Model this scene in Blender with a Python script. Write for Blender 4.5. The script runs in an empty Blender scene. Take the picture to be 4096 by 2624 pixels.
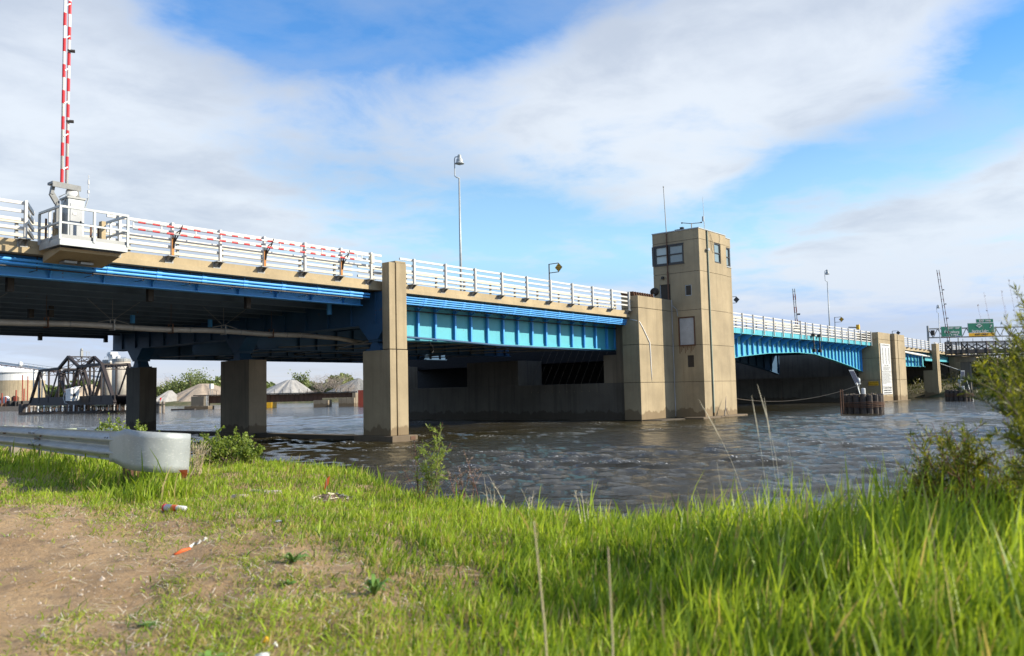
import bpy, math, random
import numpy as np
from mathutils import Vector, Matrix

random.seed(11)
rng = np.random.default_rng(7)
R = math.radians
SC = bpy.context.scene
COL = SC.collection

# ------------------------------------------------------------------ camera
# World axes: +X runs along the road bridge, +Y across the river, Z up, river surface at z = 0.
FPX, PITCH, ROLL, YAW, EYE = 3350.0, R(4.35), R(1.28), R(39.2), 1.8
fwd = Vector((math.cos(YAW)*math.cos(PITCH), math.sin(YAW)*math.cos(PITCH), math.sin(PITCH)))
r0 = fwd.cross(Vector((0, 0, 1))).normalized()
u0 = r0.cross(fwd)
cr = r0*math.cos(ROLL) - u0*math.sin(ROLL)
cu = u0*math.cos(ROLL) + r0*math.sin(ROLL)
CAM = Vector((0, 0, EYE))
cd = bpy.data.cameras.new('camera')
cam = bpy.data.objects.new('camera', cd)
COL.objects.link(cam)
cam.matrix_world = Matrix(((cr.x, cu.x, -fwd.x, 0), (cr.y, cu.y, -fwd.y, 0), (cr.z, cu.z, -fwd.z, EYE), (0, 0, 0, 1)))
cd.sensor_width = 36.0
cd.lens = 36.0*FPX/4096.0
cd.clip_start = 0.1
cd.clip_end = 6000
cd.dof.use_dof = True
cd.dof.focus_distance = 24.0
cd.dof.aperture_fstop = 3.0
SC.camera = cam

# ------------------------------------------------------------------ daylight
SUN_AZ = math.atan2(-0.852, 0.524)      # direction towards the sun, measured from +X
SUN_EL = R(27.5)
world = bpy.data.worlds.new('World')
SC.world = world
world.use_nodes = True
sun = bpy.data.lights.new('sun', 'SUN')
sun.energy = 5.0
sun.angle = R(0.55)
sun.color = (1.0, 0.90, 0.73)
so = bpy.data.objects.new('sun', sun)
COL.objects.link(so)
sd = Vector((math.cos(SUN_AZ)*math.cos(SUN_EL), math.sin(SUN_AZ)*math.cos(SUN_EL), math.sin(SUN_EL)))
so.rotation_euler = sd.to_track_quat('Z', 'Y').to_euler()
SC.view_settings.view_transform = 'Standard'
SC.view_settings.look = 'None'
SC.view_settings.exposure = 0.62
SC.view_settings.gamma = 1.0
SC.view_settings.use_curve_mapping = False
SC.cycles.max_bounces = 6
SC.cycles.diffuse_bounces = 3
SC.cycles.glossy_bounces = 3
SC.cycles.transmission_bounces = 4
SC.cycles.transparent_max_bounces = 8
SC.cycles.use_denoising = True
SC.cycles.denoising_prefilter = 'ACCURATE'


class NT:
    """small helper to write node trees as expressions"""
    def __init__(s, nt):
        s.nt = nt
    def new(s, t, **kw):
        n = s.nt.nodes.new(t)
        for k, v in kw.items():
            setattr(n, k, v)
        return n
    def put(s, sock, v):
        if isinstance(v, bpy.types.NodeSocket):
            s.nt.links.new(v, sock)
        elif v is not None:
            if isinstance(v, tuple) and len(v) == 3 and sock.type == 'RGBA':
                v = v + (1,)
            sock.default_value = v
    def m(s, op, a, b=None, c=None, clamp=False):
        n = s.new('ShaderNodeMath', operation=op, use_clamp=clamp)
        s.put(n.inputs[0], a)
        if b is not None: s.put(n.inputs[1], b)
        if c is not None: s.put(n.inputs[2], c)
        return n.outputs[0]
    def mix(s, f, a, b, mode='MIX'):
        n = s.new('ShaderNodeMix', data_type='RGBA', blend_type=mode)
        s.put(n.inputs[0], f); s.put(n.inputs[6], a); s.put(n.inputs[7], b)
        return n.outputs[2]
    def noise(s, vec, scale, detail=4, rough=0.55, dist=0.0):
        n = s.new('ShaderNodeTexNoise')
        if vec is not None: s.put(n.inputs['Vector'], vec)
        n.inputs['Scale'].default_value = scale
        n.inputs['Detail'].default_value = detail
        n.inputs['Roughness'].default_value = rough
        n.inputs['Distortion'].default_value = dist
        return n.outputs['Fac']
    def mapr(s, v, a, b, c=0.0, d=1.0, smooth=False):
        n = s.new('ShaderNodeMapRange')
        if smooth: n.interpolation_type = 'SMOOTHSTEP'
        s.put(n.inputs[0], v)
        for i, x in enumerate((a, b, c, d)): s.put(n.inputs[i+1], x)
        return n.outputs[0]
    def scale(s, vec, xyz, rz=0.0):
        n = s.new('ShaderNodeMapping', vector_type='TEXTURE') if False else s.new('ShaderNodeMapping')
        n.inputs['Rotation'].default_value = (0, 0, rz)
        s.put(n.inputs[0], vec)
        n.inputs['Scale'].default_value = xyz
        return n.outputs[0]
    def xyz(s, vec):
        n = s.new('ShaderNodeSeparateXYZ')
        s.put(n.inputs[0], vec)
        return n.outputs


# ------------------------------------------------------------------ sky with clouds
W = NT(world.node_tree)
for n in list(world.node_tree.nodes): world.node_tree.nodes.remove(n)
outw = W.new('ShaderNodeOutputWorld')
bg = W.new('ShaderNodeBackground')
sky = W.new('ShaderNodeTexSky', sky_type='NISHITA')
sky.sun_disc = False
sky.sun_elevation = SUN_EL
sky.sun_rotation = math.pi/2 - SUN_AZ
sky.altitude = 200
sky.air_density = 1.0
sky.dust_density = 0.3
sky.ozone_density = 2.0
tc = W.new('ShaderNodeTexCoord').outputs['Generated']
dx, dy, dz = W.xyz(tc)
az = W.m('ARCTAN2', dy, dx)
el = W.m('ARCSINE', dz)
# cloud deck mapped on a plane far above: streets stretch towards the horizon
zc = W.m('MAXIMUM', dz, 0.0)
den = W.m('ADD', zc, 0.10)
cx = W.m('DIVIDE', dx, den); cy = W.m('DIVIDE', dy, den)
cmb = W.new('ShaderNodeCombineXYZ')
W.put(cmb.inputs[0], cx); W.put(cmb.inputs[1], cy); cmb.inputs[2].default_value = 3.7
pl = cmb.outputs[0]
n1 = W.noise(pl, 0.75, 8, 0.58, 0.3)
n2 = W.noise(pl, 2.6, 10, 0.58, 0.25)
n3 = W.noise(pl, 0.28, 3, 0.5, 0.2)
# broad cloud banks and clear gaps: azimuth, elevation, half-sizes, turn, weight (degrees)
BANKS = [
 (66, 15.5, 11, 7.0, -8, 0.42), (60, 11, 10, 4.0, 10, 0.20), (70, 21, 7, 4, 0, 0.28), (57, 19.5, 6, 2.2, -25, 0.12),
 (33, 19.0, 12, 3.2, -16, 0.42), (20, 22.0, 9, 3.6, -8, 0.50), (24, 17.0, 9, 2.6, -10, 0.26), (26.8, 13.6, 4.0, 1.2, -12, 0.34),
 (13, 8.6, 12, 2.8, -8, 0.42), (8, 12.0, 5, 1.6, -14, 0.22), (45, 19.0, 8, 2.0, -16, 0.16),
 (47, 24.6, 12, 2.2, -6, -0.55), (54, 22.0, 5, 1.6, -25, -0.30), (38, 11.4, 13, 2.6, 4, -0.40), (9, 15.6, 5, 2.2, -20, -0.50),
 (5.5, 20.5, 4, 3.5, 0, -0.30), (20, 14.0, 5, 1.6, -14, -0.30), (48, 14.5, 7, 2.0, 0, -0.10), (62, 6.5, 12, 1.6, 0, -0.10),
]
acc = None
for (a, e, sa, se, tr, w) in BANKS:
    da = W.m('SUBTRACT', az, R(a)); de = W.m('SUBTRACT', el, R(e))
    c_, s_ = math.cos(R(tr)), math.sin(R(tr))
    p = W.m('MULTIPLY_ADD', da, c_/R(sa), W.m('MULTIPLY', de, s_/R(sa)))
    q = W.m('MULTIPLY_ADD', da, -s_/R(se), W.m('MULTIPLY', de, c_/R(se)))
    d2 = W.m('ADD', W.m('MULTIPLY', p, p), W.m('MULTIPLY', q, q))
    g = W.m('MULTIPLY', W.m('POWER', 2.718, W.m('MULTIPLY', d2, -0.7)), w)
    acc = g if acc is None else W.m('ADD', acc, g)
dens = W.m('ADD', W.m('ADD', W.m('MULTIPLY', n1, 0.85), W.m('MULTIPLY', n2, 1.15)), W.m('MULTIPLY', W.m('SUBTRACT', acc, 0.10), 0.85))
cov = W.m('MAXIMUM', W.mapr(dens, 0.62, 1.22, 0, 1, True), W.mapr(W.m('ADD', n3, W.m('MULTIPLY', n2, 0.9)), 0.85, 1.15, 0.04, 0.42))
thick = W.mapr(dens, 0.70, 1.15, 0, 1, True)
shade = W.mapr(W.m('ADD', n3, W.m('MULTIPLY', n2, 0.5)), 0.62, 0.86, 0, 1, True)
cl = W.mix(W.m('MULTIPLY', shade, 0.85), (7.2, 7.7, 8.3, 1), (4.6, 5.2, 6.2, 1))
cl = W.mix(W.m('MULTIPLY', W.mapr(el, R(2), R(13), 1, 0), 0.55), cl, (5.0, 5.7, 7.0, 1))
tint = W.mix(W.mapr(el, R(4), R(10), 0, 1, True), (0.95, 0.95, 1.35, 1), (1.55, 1.85, 1.85, 1))
tint = W.mix(W.mapr(el, R(12), R(22), 0, 1, True), tint, (0.66, 1.44, 2.05, 1))
blue = W.mix(1.0, sky.outputs[0], tint, 'MULTIPLY')
tot = W.mix(W.m('MULTIPLY', cov, 0.93), blue, cl)
W.put(bg.inputs[0], tot)
bg.inputs[1].default_value = 0.078
world.node_tree.links.new(bg.outputs[0], outw.inputs[0])


# ------------------------------------------------------------------ materials
MATS = {}
def mat(name, build):
    if name in MATS: return MATS[name]
    m = bpy.data.materials.new(name)
    m.use_nodes = True
    t = NT(m.node_tree)
    bs = m.node_tree.nodes['Principled BSDF']
    build(t, bs)
    MATS[name] = m
    return m

def pos(t): return t.new('ShaderNodeNewGeometry').outputs['Position']

def bump(t, bs, h, strength=0.3, dist=0.02):
    b = t.new('ShaderNodeBump')
    b.inputs['Strength'].default_value = strength
    b.inputs['Distance'].default_value = dist
    t.put(b.inputs['Height'], h)
    t.nt.links.new(b.outputs[0], bs.inputs['Normal'])

def concrete(name, col, wet=True, streak=0.35, speck=0.25, rough=0.9):
    def f(t, bs):
        p = pos(t)
        big = t.noise(p, 0.6, 5, 0.6)
        fine = t.noise(p, 14, 6, 0.7)
        st = t.noise(t.scale(p, (2.6, 2.6, 0.16)), 1.4, 5, 0.6, 0.2)
        c = t.mix(t.mapr(big, 0.35, 0.68), tuple(x*0.78 for x in col), tuple(min(1, x*1.07) for x in col))
        c = t.mix(t.m('MULTIPLY', t.mapr(st, 0.47, 0.68, 0, 1, True), streak), c, tuple(x*0.52 for x in col))
        c = t.mix(t.m('MULTIPLY', t.mapr(fine, 0.58, 0.68, 0, 1), speck), c, tuple(min(1, x*1.35) for x in col))
        c = t.mix(t.m('MULTIPLY', t.mapr(fine, 0.42, 0.30, 0, 1), speck), c, tuple(x*0.6 for x in col))
        rg = rough
        if wet:
            z = t.xyz(p)[2]
            edge = t.m('ADD', t.m('MULTIPLY', t.noise(t.scale(p, (1, 1, 0.45)), 1.7, 5, 0.65), 1.15), -0.08)
            w = t.mapr(t.m('SUBTRACT', z, edge), 0.06, -0.02, 0, 1, True)
            c = t.mix(t.m('MULTIPLY', w, 0.75), c, tuple(x*f_ for x, f_ in zip(col, (0.42, 0.36, 0.30))))
        ru = t.m('MULTIPLY', t.mapr(t.noise(t.scale(p, (3.2, 3.2, 0.10)), 1.9, 4, 0.55, 0.1), 0.66, 0.74, 0, 1, True), t.mapr(big, 0.45, 0.62))
        c = t.mix(t.m('MULTIPLY', ru, 0.45), c, (0.20, 0.095, 0.04, 1))
        t.put(bs.inputs['Base Color'], c)
        bs.inputs['Roughness'].default_value = rg
        bump(t, bs, t.m('ADD', fine, t.m('MULTIPLY', big, 0.5)), 0.35, 0.02)
    return mat(name, f)

def paint(name, col, rough=0.45, rust=0.0, metal=0.0, vary=0.18, rustcol=(0.16, 0.06, 0.025), scale=1.0, spec=None):
    def f(t, bs):
        p = pos(t)
        a = t.noise(p, 1.3*scale, 5, 0.6)
        b = t.noise(p, 9*scale, 5, 0.65)
        c = t.mix(t.mapr(a, 0.3, 0.7), tuple(x*(1-vary) for x in col), tuple(min(1, x*(1+vary*0.5)) for x in col))
        c = t.mix(t.m('MULTIPLY', t.mapr(b, 0.56, 0.75), 0.3), c, tuple(x*0.7 for x in col))
        if rust > 0:
            r = t.mapr(t.m('ADD', t.m('MULTIPLY', a, 0.45), t.m('MULTIPLY', b, 0.55)), 0.66-rust*0.2, 0.70-rust*0.12, 0, 1)
            c = t.mix(r, c, rustcol)
            t.put(bs.inputs['Roughness'], t.mapr(r, 0, 1, rough, 0.9))
        else:
            t.put(bs.inputs['Roughness'], t.mapr(b, 0.3, 0.7, rough*0.85, min(1, rough*1.2)))
        t.put(bs.inputs['Base Color'], c)
        bs.inputs['Metallic'].default_value = metal
        if spec is not None: bs.inputs['Specular IOR Level'].default_value = spec
        bump(t, bs, b, 0.12, 0.01)
    return mat(name, f)

TAN = (0.355, 0.285, 0.178)
M_CONC = concrete('tan_concrete', TAN)
M_CONC2 = concrete('weathered_concrete', (0.25, 0.205, 0.145), streak=0.6)
M_CURB = concrete('deck_edge_concrete', (0.42, 0.335, 0.205), wet=False, streak=0.2, speck=0.5)
M_DARKC = concrete('shade_toned_old_concrete', (0.145, 0.13, 0.105), streak=0.6)  # under-deck shade darkened into the colour; also serves old piers elsewhere
M_JOINT = concrete('joint_gap', (0.05, 0.04, 0.03), wet=False)
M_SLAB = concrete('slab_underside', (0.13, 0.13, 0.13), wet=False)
M_PIT = paint('pit_shade_black', (0.018, 0.018, 0.02), 0.9)  # near-black colour stands in for the deep shade inside the pit
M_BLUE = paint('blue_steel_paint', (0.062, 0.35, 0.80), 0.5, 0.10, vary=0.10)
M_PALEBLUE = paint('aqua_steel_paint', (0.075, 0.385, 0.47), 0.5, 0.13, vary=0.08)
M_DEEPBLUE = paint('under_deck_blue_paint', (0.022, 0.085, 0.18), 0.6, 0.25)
M_STRINGER = paint('stringer_paint', (0.075, 0.125, 0.19), 0.6, 0.15)
M_ALU = paint('aluminium_rail', (0.57, 0.56, 0.53), 0.45, vary=0.05)
M_BEIGERAIL = paint('beige_rail', (0.60, 0.56, 0.45), 0.6, 0.04, vary=0.12)
M_GALV = paint('galvanised_grey', (0.38, 0.41, 0.42), 0.45, 0.0, 0.15, vary=0.18, scale=3)
M_GREYSTEEL = paint('grey_steel', (0.27, 0.28, 0.28), 0.5, 0.08, 0.1)
M_DKSTEEL = paint('weathered_dark_steel', (0.15, 0.16, 0.165), 0.5)
M_RUST = paint('rust_steel', (0.12, 0.06, 0.035), 0.85, 0.3)
M_ORUST = paint('orange_rust', (0.50, 0.21, 0.06), 0.85, 0.0, vary=0.4, scale=4)
M_BLACK = paint('black_metal', (0.022, 0.018, 0.016), 0.55, 0.0)
M_CABLE = paint('black_cable', (0.02, 0.02, 0.022), 0.5)
M_RED = paint('red_band', (0.55, 0.012, 0.02), 0.45, vary=0.08)
M_WHITE = paint('white_paint', (0.72, 0.72, 0.70), 0.45, vary=0.04)
M_TRUSS = paint('dark_truss', (0.028, 0.020, 0.020), 0.7, 0.15, rustcol=(0.09, 0.03, 0.022))
M_WOOD = paint('creosote_pile', (0.065, 0.052, 0.045), 0.85, 0.0, vary=0.5, scale=6)
M_GREYWOOD = paint('weathered_timber', (0.26, 0.22, 0.18), 0.9, 0.0, vary=0.4, scale=3)
M_PIPE = paint('lagged_pipe', (0.40, 0.38, 0.35), 0.55, 0.12, 0.1, rustcol=(0.20, 0.11, 0.06), scale=2)
M_GREEN = paint('sign_green', (0.006, 0.18, 0.105), 0.5, vary=0.04)
M_YELLOW = paint('sign_yellow', (0.80, 0.42, 0.01), 0.55, vary=0.05)
M_ORANGE = paint('faded_orange', (0.80, 0.14, 0.03), 0.6)
M_SIGNWHITE = paint('sign_white', (0.56, 0.57, 0.57), 0.5, vary=0.02)
M_SIGNBLUE = paint('sign_blue', (0.02, 0.06, 0.20), 0.5)
M_INK = paint('sign_ink', (0.02, 0.02, 0.02), 0.6)
M_GREYINK = paint('faded_ink', (0.12, 0.13, 0.14), 0.6)
M_FRAME = paint('dark_window_frame', (0.03, 0.027, 0.025), 0.4)
M_DOOR = paint('dark_door', (0.025, 0.028, 0.032), 0.5)
M_PANEL = paint('grey_panel', (0.36, 0.38, 0.40), 0.5, 0.08, scale=1.5)
M_TANKW = paint('tank_white', (0.70, 0.71, 0.72), 0.5, 0.0, vary=0.05, scale=0.3)
M_TANKC = concrete('tank_concrete', (0.45, 0.37, 0.25), wet=False, streak=0.7)
M_SILO = concrete('silo_concrete', (0.46, 0.42, 0.36), wet=False, streak=0.5)
M_REDSTEEL = paint('red_sheet', (0.30, 0.05, 0.025), 0.7, 0.1)
M_OLDGREEN = paint('mossy_sheet_cap', (0.38, 0.44, 0.30), 0.8, 0.35, rustcol=(0.17, 0.10, 0.06), scale=3)
M_BARK = paint('bark', (0.16, 0.12, 0.09), 0.9, vary=0.3, scale=5)
M_REDSTEM = paint('red_stem', (0.20, 0.055, 0.045), 0.7)
M_DRY = paint('dry_stalk', (0.55, 0.45, 0.28), 0.8)
M_DRYLIGHT = paint('bleached_stalk', (0.72, 0.64, 0.48), 0.8)
M_ROPE = paint('rope_grey', (0.34, 0.28, 0.21), 0.9)

def glassy(t, bs):
    p = pos(t)
    c = t.mix(t.noise(p, 1.6, 3), (0.10, 0.14, 0.16, 1), (0.24, 0.30, 0.31, 1))
    t.put(bs.inputs['Base Color'], c)
    bs.inputs['Roughness'].default_value = 0.06
    bs.inputs['IOR'].default_value = 1.7
M_GLASS = mat('window_glass', glassy)
def blind(t, bs):
    bs.inputs['Base Color'].default_value = (0.42, 0.50, 0.49, 1)
    bs.inputs['Roughness'].default_value = 0.12
M_BLIND = mat('window_glass_with_blind', blind)
def solar(t, bs):
    bs.inputs['Base Color'].default_value = (0.06, 0.06, 0.08, 1)
    bs.inputs['Roughness'].default_value = 0.25
M_SOLAR = mat('solar_cells', solar)

def leafmat(name, dark, light, transl=0.45, attr=True, third=None, rough=0.45):
    def f(t, bs):
        nt = t.nt
        at = t.new('ShaderNodeAttribute', attribute_name='tint').outputs['Fac']
        n = t.new('ShaderNodeValToRGB')
        n.color_ramp.elements[0].color = dark + (1,)
        n.color_ramp.elements[0].position = 0.0
        n.color_ramp.elements[1].color = light + (1,)
        n.color_ramp.elements[1].position = 0.86
        e = n.color_ramp.elements.new(0.55); e.color = tuple((a*0.35+b*0.65) for a, b in zip(dark, light)) + (1,)
        if third:
            e = n.color_ramp.elements.new(0.93); e.color = third + (1,)
        t.put(n.inputs[0], at)
        c = n.outputs[0]
        t.put(bs.inputs['Base Color'], c)
        bs.inputs['Roughness'].default_value = rough
        bs.inputs['Specular IOR Level'].default_value = 0.35
        tr = t.new('ShaderNodeBsdfTranslucent')
        t.put(tr.inputs[0], t.mix(1.0, c, (1.25, 1.15, 0.55, 1), 'MULTIPLY'))
        mx = t.new('ShaderNodeMixShader')
        mx.inputs[0].default_value = transl
        nt.links.new(bs.outputs[0], mx.inputs[1]); nt.links.new(tr.outputs[0], mx.inputs[2])
        nt.links.new(mx.outputs[0], nt.nodes['Material Output'].inputs[0])
    return mat(name, f)
M_GRASS = leafmat('grass_blades', (0.050, 0.135, 0.008), (0.43, 0.56, 0.060), third=(0.46, 0.38, 0.18))
M_LEAF = leafmat('shrub_leaves', (0.07, 0.12, 0.015), (0.36, 0.46, 0.10))
M_WILLOW = leafmat('willow_leaves', (0.022, 0.050, 0.008), (0.34, 0.36, 0.04))
M_FARLEAF = leafmat('far_leaves', (0.07, 0.10, 0.03), (0.26, 0.31, 0.11), 0.3)
M_DARKLEAF = leafmat('bank_leaves', (0.03, 0.045, 0.012), (0.16, 0.16, 0.045), 0.3)
M_TWIG = leafmat('pale_twigs', (0.22, 0.16, 0.13), (0.45, 0.38, 0.32), 0.1)


# ------------------------------------------------------------------ mesh building
class MB:
    def __init__(s):
        s.v = []; s.f = []
    def add(s, vs, fs):
        o = len(s.v)
        s.v += [tuple(v) for v in vs]
        s.f += [tuple(i+o for i in f) for f in fs]
        return s
    def box(s, x0, x1, y0, y1, z0, z1):
        if x0 > x1: x0, x1 = x1, x0
        if y0 > y1: y0, y1 = y1, y0
        return s.add([(x0,y0,z0),(x1,y0,z0),(x1,y1,z0),(x0,y1,z0),(x0,y0,z1),(x1,y0,z1),(x1,y1,z1),(x0,y1,z1)],
              [(0,3,2,1),(4,5,6,7),(0,1,5,4),(1,2,6,5),(2,3,7,6),(3,0,4,7)])
    def beam(s, p, q, w, h, up=(0,0,1)):
        p = Vector(p); q = Vector(q); d = (q-p).normalized()
        up = Vector(up)
        if abs(d.dot(up)) > 0.98: up = Vector((0,1,0))
        a = d.cross(up).normalized()*w/2; b = a.cross(d).normalized()*h/2
        vs = [p-a-b, p+a-b, p+a+b, p-a+b, q-a-b, q+a-b, q+a+b, q-a+b]
        return s.add(vs, [(0,1,2,3),(4,7,6,5),(0,4,5,1),(1,5,6,2),(2,6,7,3),(3,7,4,0)])
    def prism(s, pts, off):
        n = len(pts); off = Vector(off)
        a = [Vector(p) for p in pts]; b = [p+off for p in a]
        fs = [tuple(range(n))[::-1], tuple(range(n, 2*n))]
        fs += [(i, (i+1)%n, n+(i+1)%n, n+i) for i in range(n)]
        return s.add(a+b, fs)
    def tube(s, pts, r, n=8, caps=True):
        pts = [Vector(p) for p in pts]
        m = len(pts)
        rs = r if hasattr(r, '__len__') else [r]*m
        rings = []; prev = None
        for i, p in enumerate(pts):
            d = (pts[min(i+1, m-1)] - pts[max(i-1, 0)])
            if d.length < 1e-9: d = Vector((0,0,1))
            d.normalize()
            if prev is None:
                u = Vector((0,0,1)) if abs(d.z) < 0.9 else Vector((1,0,0))
                a = d.cross(u).normalized()
            else:
                a = (prev - d*prev.dot(d))
                a = a.normalized() if a.length > 1e-6 else d.cross(Vector((0,1,0.1))).normalized()
            prev = a
            b = d.cross(a)
            rings.append([p + (a*math.cos(2*math.pi*k/n) + b*math.sin(2*math.pi*k/n))*rs[i] for k in range(n)])
        vs = [v for rg in rings for v in rg]
        fs = []
        for i in range(m-1):
            for k in range(n):
                fs.append((i*n+k, i*n+(k+1)%n, (i+1)*n+(k+1)%n, (i+1)*n+k))
        if caps:
            fs.append(tuple(range(n))[::-1]); fs.append(tuple((m-1)*n+k for k in range(n)))
        return s.add(vs, fs)
    def lathe(s, c, prof, n=20, axis=None):
        c = Vector(c); vs = []; fs = []
        M = Matrix.Identity(3) if axis is None else Vector(axis).to_track_quat('Z','Y').to_matrix()
        for (r, z) in prof:
            for k in range(n):
                vs.append(c + M @ Vector((r*math.cos(2*math.pi*k/n), r*math.sin(2*math.pi*k/n), z)))
        for i in range(len(prof)-1):
            for k in range(n):
                fs.append((i*n+k, i*n+(k+1)%n, (i+1)*n+(k+1)%n, (i+1)*n+k))
        fs.append(tuple(range(n))[::-1]); fs.append(tuple((len(prof)-1)*n+k for k in range(n)))
        return s.add(vs, fs)

def root_loc(o):
    while o is not None:
        if o.parent is None: return Vector(o.location)
        o = o.parent
    return Vector((0,0,0))

def link(name, mesh, parent=None, loc=None):
    o = bpy.data.objects.new(name, mesh)
    COL.objects.link(o)
    if parent is not None: o.parent = parent
    if loc is not None: o.location = loc
    return o

def obj(name, mb, material, parent=None, smooth=False, bevel=0.0):
    """one mesh object; as a child its vertices are stored relative to the thing's base"""
    me = bpy.data.meshes.new(name)
    if parent is not None: o0 = root_loc(parent)
    else:
        a = np.array(mb.v); o0 = Vector((float(a[:,0].mean()), float(a[:,1].mean()), float(a[:,2].min())))
    me.from_pydata([tuple(Vector(v)-o0) for v in mb.v], [], mb.f)
    me.materials.append(material)
    if smooth: me.shade_smooth()
    me.update()
    o = link(name, me, parent, None if parent is not None else o0)
    if bevel:
        b = o.modifiers.new('bevel', 'BEVEL'); b.width = bevel; b.segments = 2; b.limit_method = 'ANGLE'
    return o

def tag(o, label=None, cat=None, group=None, kind=None):
    if label: o['label'] = label
    if cat: o['category'] = cat
    if group: o['group'] = group
    if kind: o['kind'] = kind
    return o

def thing(name, label, cat, loc=(0,0,0), group=None):
    o = bpy.data.objects.new(name, None)
    o.empty_display_size = 0.2
    COL.objects.link(o); o.location = loc
    return tag(o, label, cat, group)

def solo(name, mb, material, label, cat, group=None, smooth=False):
    return tag(obj(name, mb, material, smooth=smooth), label, cat, group)

def dup(o, parent=None, loc=None, label=None, group=None, rotz=None):
    """copy of a thing with copies of its parts and sub-parts (mesh data shared)"""
    c = o.copy(); COL.objects.link(c); c.parent = parent
    if loc is not None: c.location = loc
    if rotz is not None: c.rotation_euler = (0, 0, rotz)
    if label: c['label'] = label
    if group: c['group'] = group
    for ch in list(o.children): dup(ch, c)
    return c

def text(name, body, parent, center, xdir, updir, size, material, sx=1.0, bold=0.0):
    """flat lettering; center and directions in world axes"""
    cv = bpy.data.curves.new(name, 'FONT')
    cv.body = body; cv.size = size; cv.align_x = 'CENTER'; cv.align_y = 'CENTER'
    cv.extrude = 0.002; cv.offset = bold; cv.space_line = 1.0
    cv.materials.append(material)
    tmp = bpy.data.objects.new('tmp', cv); COL.objects.link(tmp)
    bpy.context.view_layer.update()
    me = bpy.data.meshes.new_from_object(tmp.evaluated_get(bpy.context.evaluated_depsgraph_get()))
    bpy.data.objects.remove(tmp); bpy.data.curves.remove(cv)
    me.name = name
    if not me.materials: me.materials.append(material)
    o = link(name, me, parent)
    x = Vector(xdir).normalized(); y = Vector(updir).normalized(); z = x.cross(y)
    c = Vector(center) - root_loc(parent)
    o.matrix_local = Matrix(((x.x*sx, y.x, z.x, c.x), (x.y*sx, y.y, z.y, c.y), (x.z*sx, y.z, z.z, c.z), (0,0,0,1)))
    return o

def rep(name, mb, material, parent, offs, **kw):
    """alike pieces of one thing: the first is built, the others are copies sharing its mesh"""
    a = obj(name, mb, material, parent, **kw)
    for d in offs:
        c = a.copy(); COL.objects.link(c); c.parent = parent; c.location = d
    return a

def np_mesh(name, verts, faces, material, tint=None, smooth=False):
    me = bpy.data.meshes.new(name)
    verts = np.asarray(verts, dtype=np.float32); faces = np.asarray(faces, dtype=np.int32)
    nv, nf, k = len(verts), len(faces), faces.shape[1]
    me.vertices.add(nv); me.loops.add(nf*k); me.polygons.add(nf)
    me.vertices.foreach_set('co', verts.ravel())
    me.loops.foreach_set('vertex_index', faces.ravel())
    me.polygons.foreach_set('loop_start', np.arange(0, nf*k, k, dtype=np.int32))
    me.polygons.foreach_set('use_smooth', np.full(nf, smooth, dtype=bool))
    me.update(calc_edges=True)
    me.materials.append(material)
    if tint is not None:
        at = me.attributes.new('tint', 'FLOAT', 'POINT')
        at.data.foreach_set('value', np.asarray(tint, dtype=np.float32))
    return me

def P(px, py, D):
    """point at distance D in front of the bank, seen in direction (px, py) of the 4096-wide photograph"""
    d = fwd*FPX + cr*(px-2048) - cu*(py-1312)
    t = D/(d.x*math.cos(YAW) + d.y*math.sin(YAW))
    return CAM + d*t
FH = Vector((math.cos(YAW), math.sin(YAW), 0))       # level direction away from the bank
RH = Vector((math.sin(YAW), -math.cos(YAW), 0))      # level direction to the right
def fr(r, D, z): return RH*r + FH*D + Vector((0,0,z))

# ================================================================== WATER
def wave_height(x, y, fade):
    h = np.zeros_like(x)
    r_ = np.random.default_rng(5)
    wd = R(221)
    for i in range(84):
        lam = 0.18*(1.7/0.18)**(i/83.0)
        a = wd + r_.normal(0, 0.42)
        k = 2*np.pi/lam
        amp = 0.0120*lam**0.82 * r_.uniform(0.5, 1.5)
        ph = k*(x*np.cos(a)+y*np.sin(a)) + r_.uniform(0, 6.28)
        w = np.sin(ph)
        w = 1.0 - 2*np.abs(np.sin(ph*0.5))**1.35 if i % 2 else w
        h += amp*w*np.clip(lam/(fade+1e-6) - 1.2, 0, 1)
    g = 0.75 + 0.45*np.sin(0.31*x+0.17*y)*np.sin(0.23*y-0.11*x+1.0)
    return h*g
rings = []
r_ = 2.0
while r_ < 320: rings.append(r_); r_ *= 1.0075
rings += [400, 520, 700, 1000, 1600, 3000]
rr = np.array(rings)
az_f = np.concatenate([np.linspace(-180, -14, 30, endpoint=False), np.linspace(-14, 84, 1100, endpoint=False), np.linspace(84, 180, 18)])
th = np.radians(az_f)
A, B = np.meshgrid(rr, th, indexing='ij')
X = A*np.cos(B); Y = A*np.sin(B)
dth = np.gradient(th)[None, :]
cell = np.maximum(A*0.0075, A*dth)
Z = wave_height(X, Y, cell*1.7)
verts = np.stack([X, Y, Z], -1).reshape(-1, 3)
nr, nc = A.shape
i0 = (np.arange(nr-1)[:, None]*nc + np.arange(nc-1)[None, :]).ravel()
faces = np.stack([i0, i0+nc, i0+nc+1, i0+1], -1)
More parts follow.
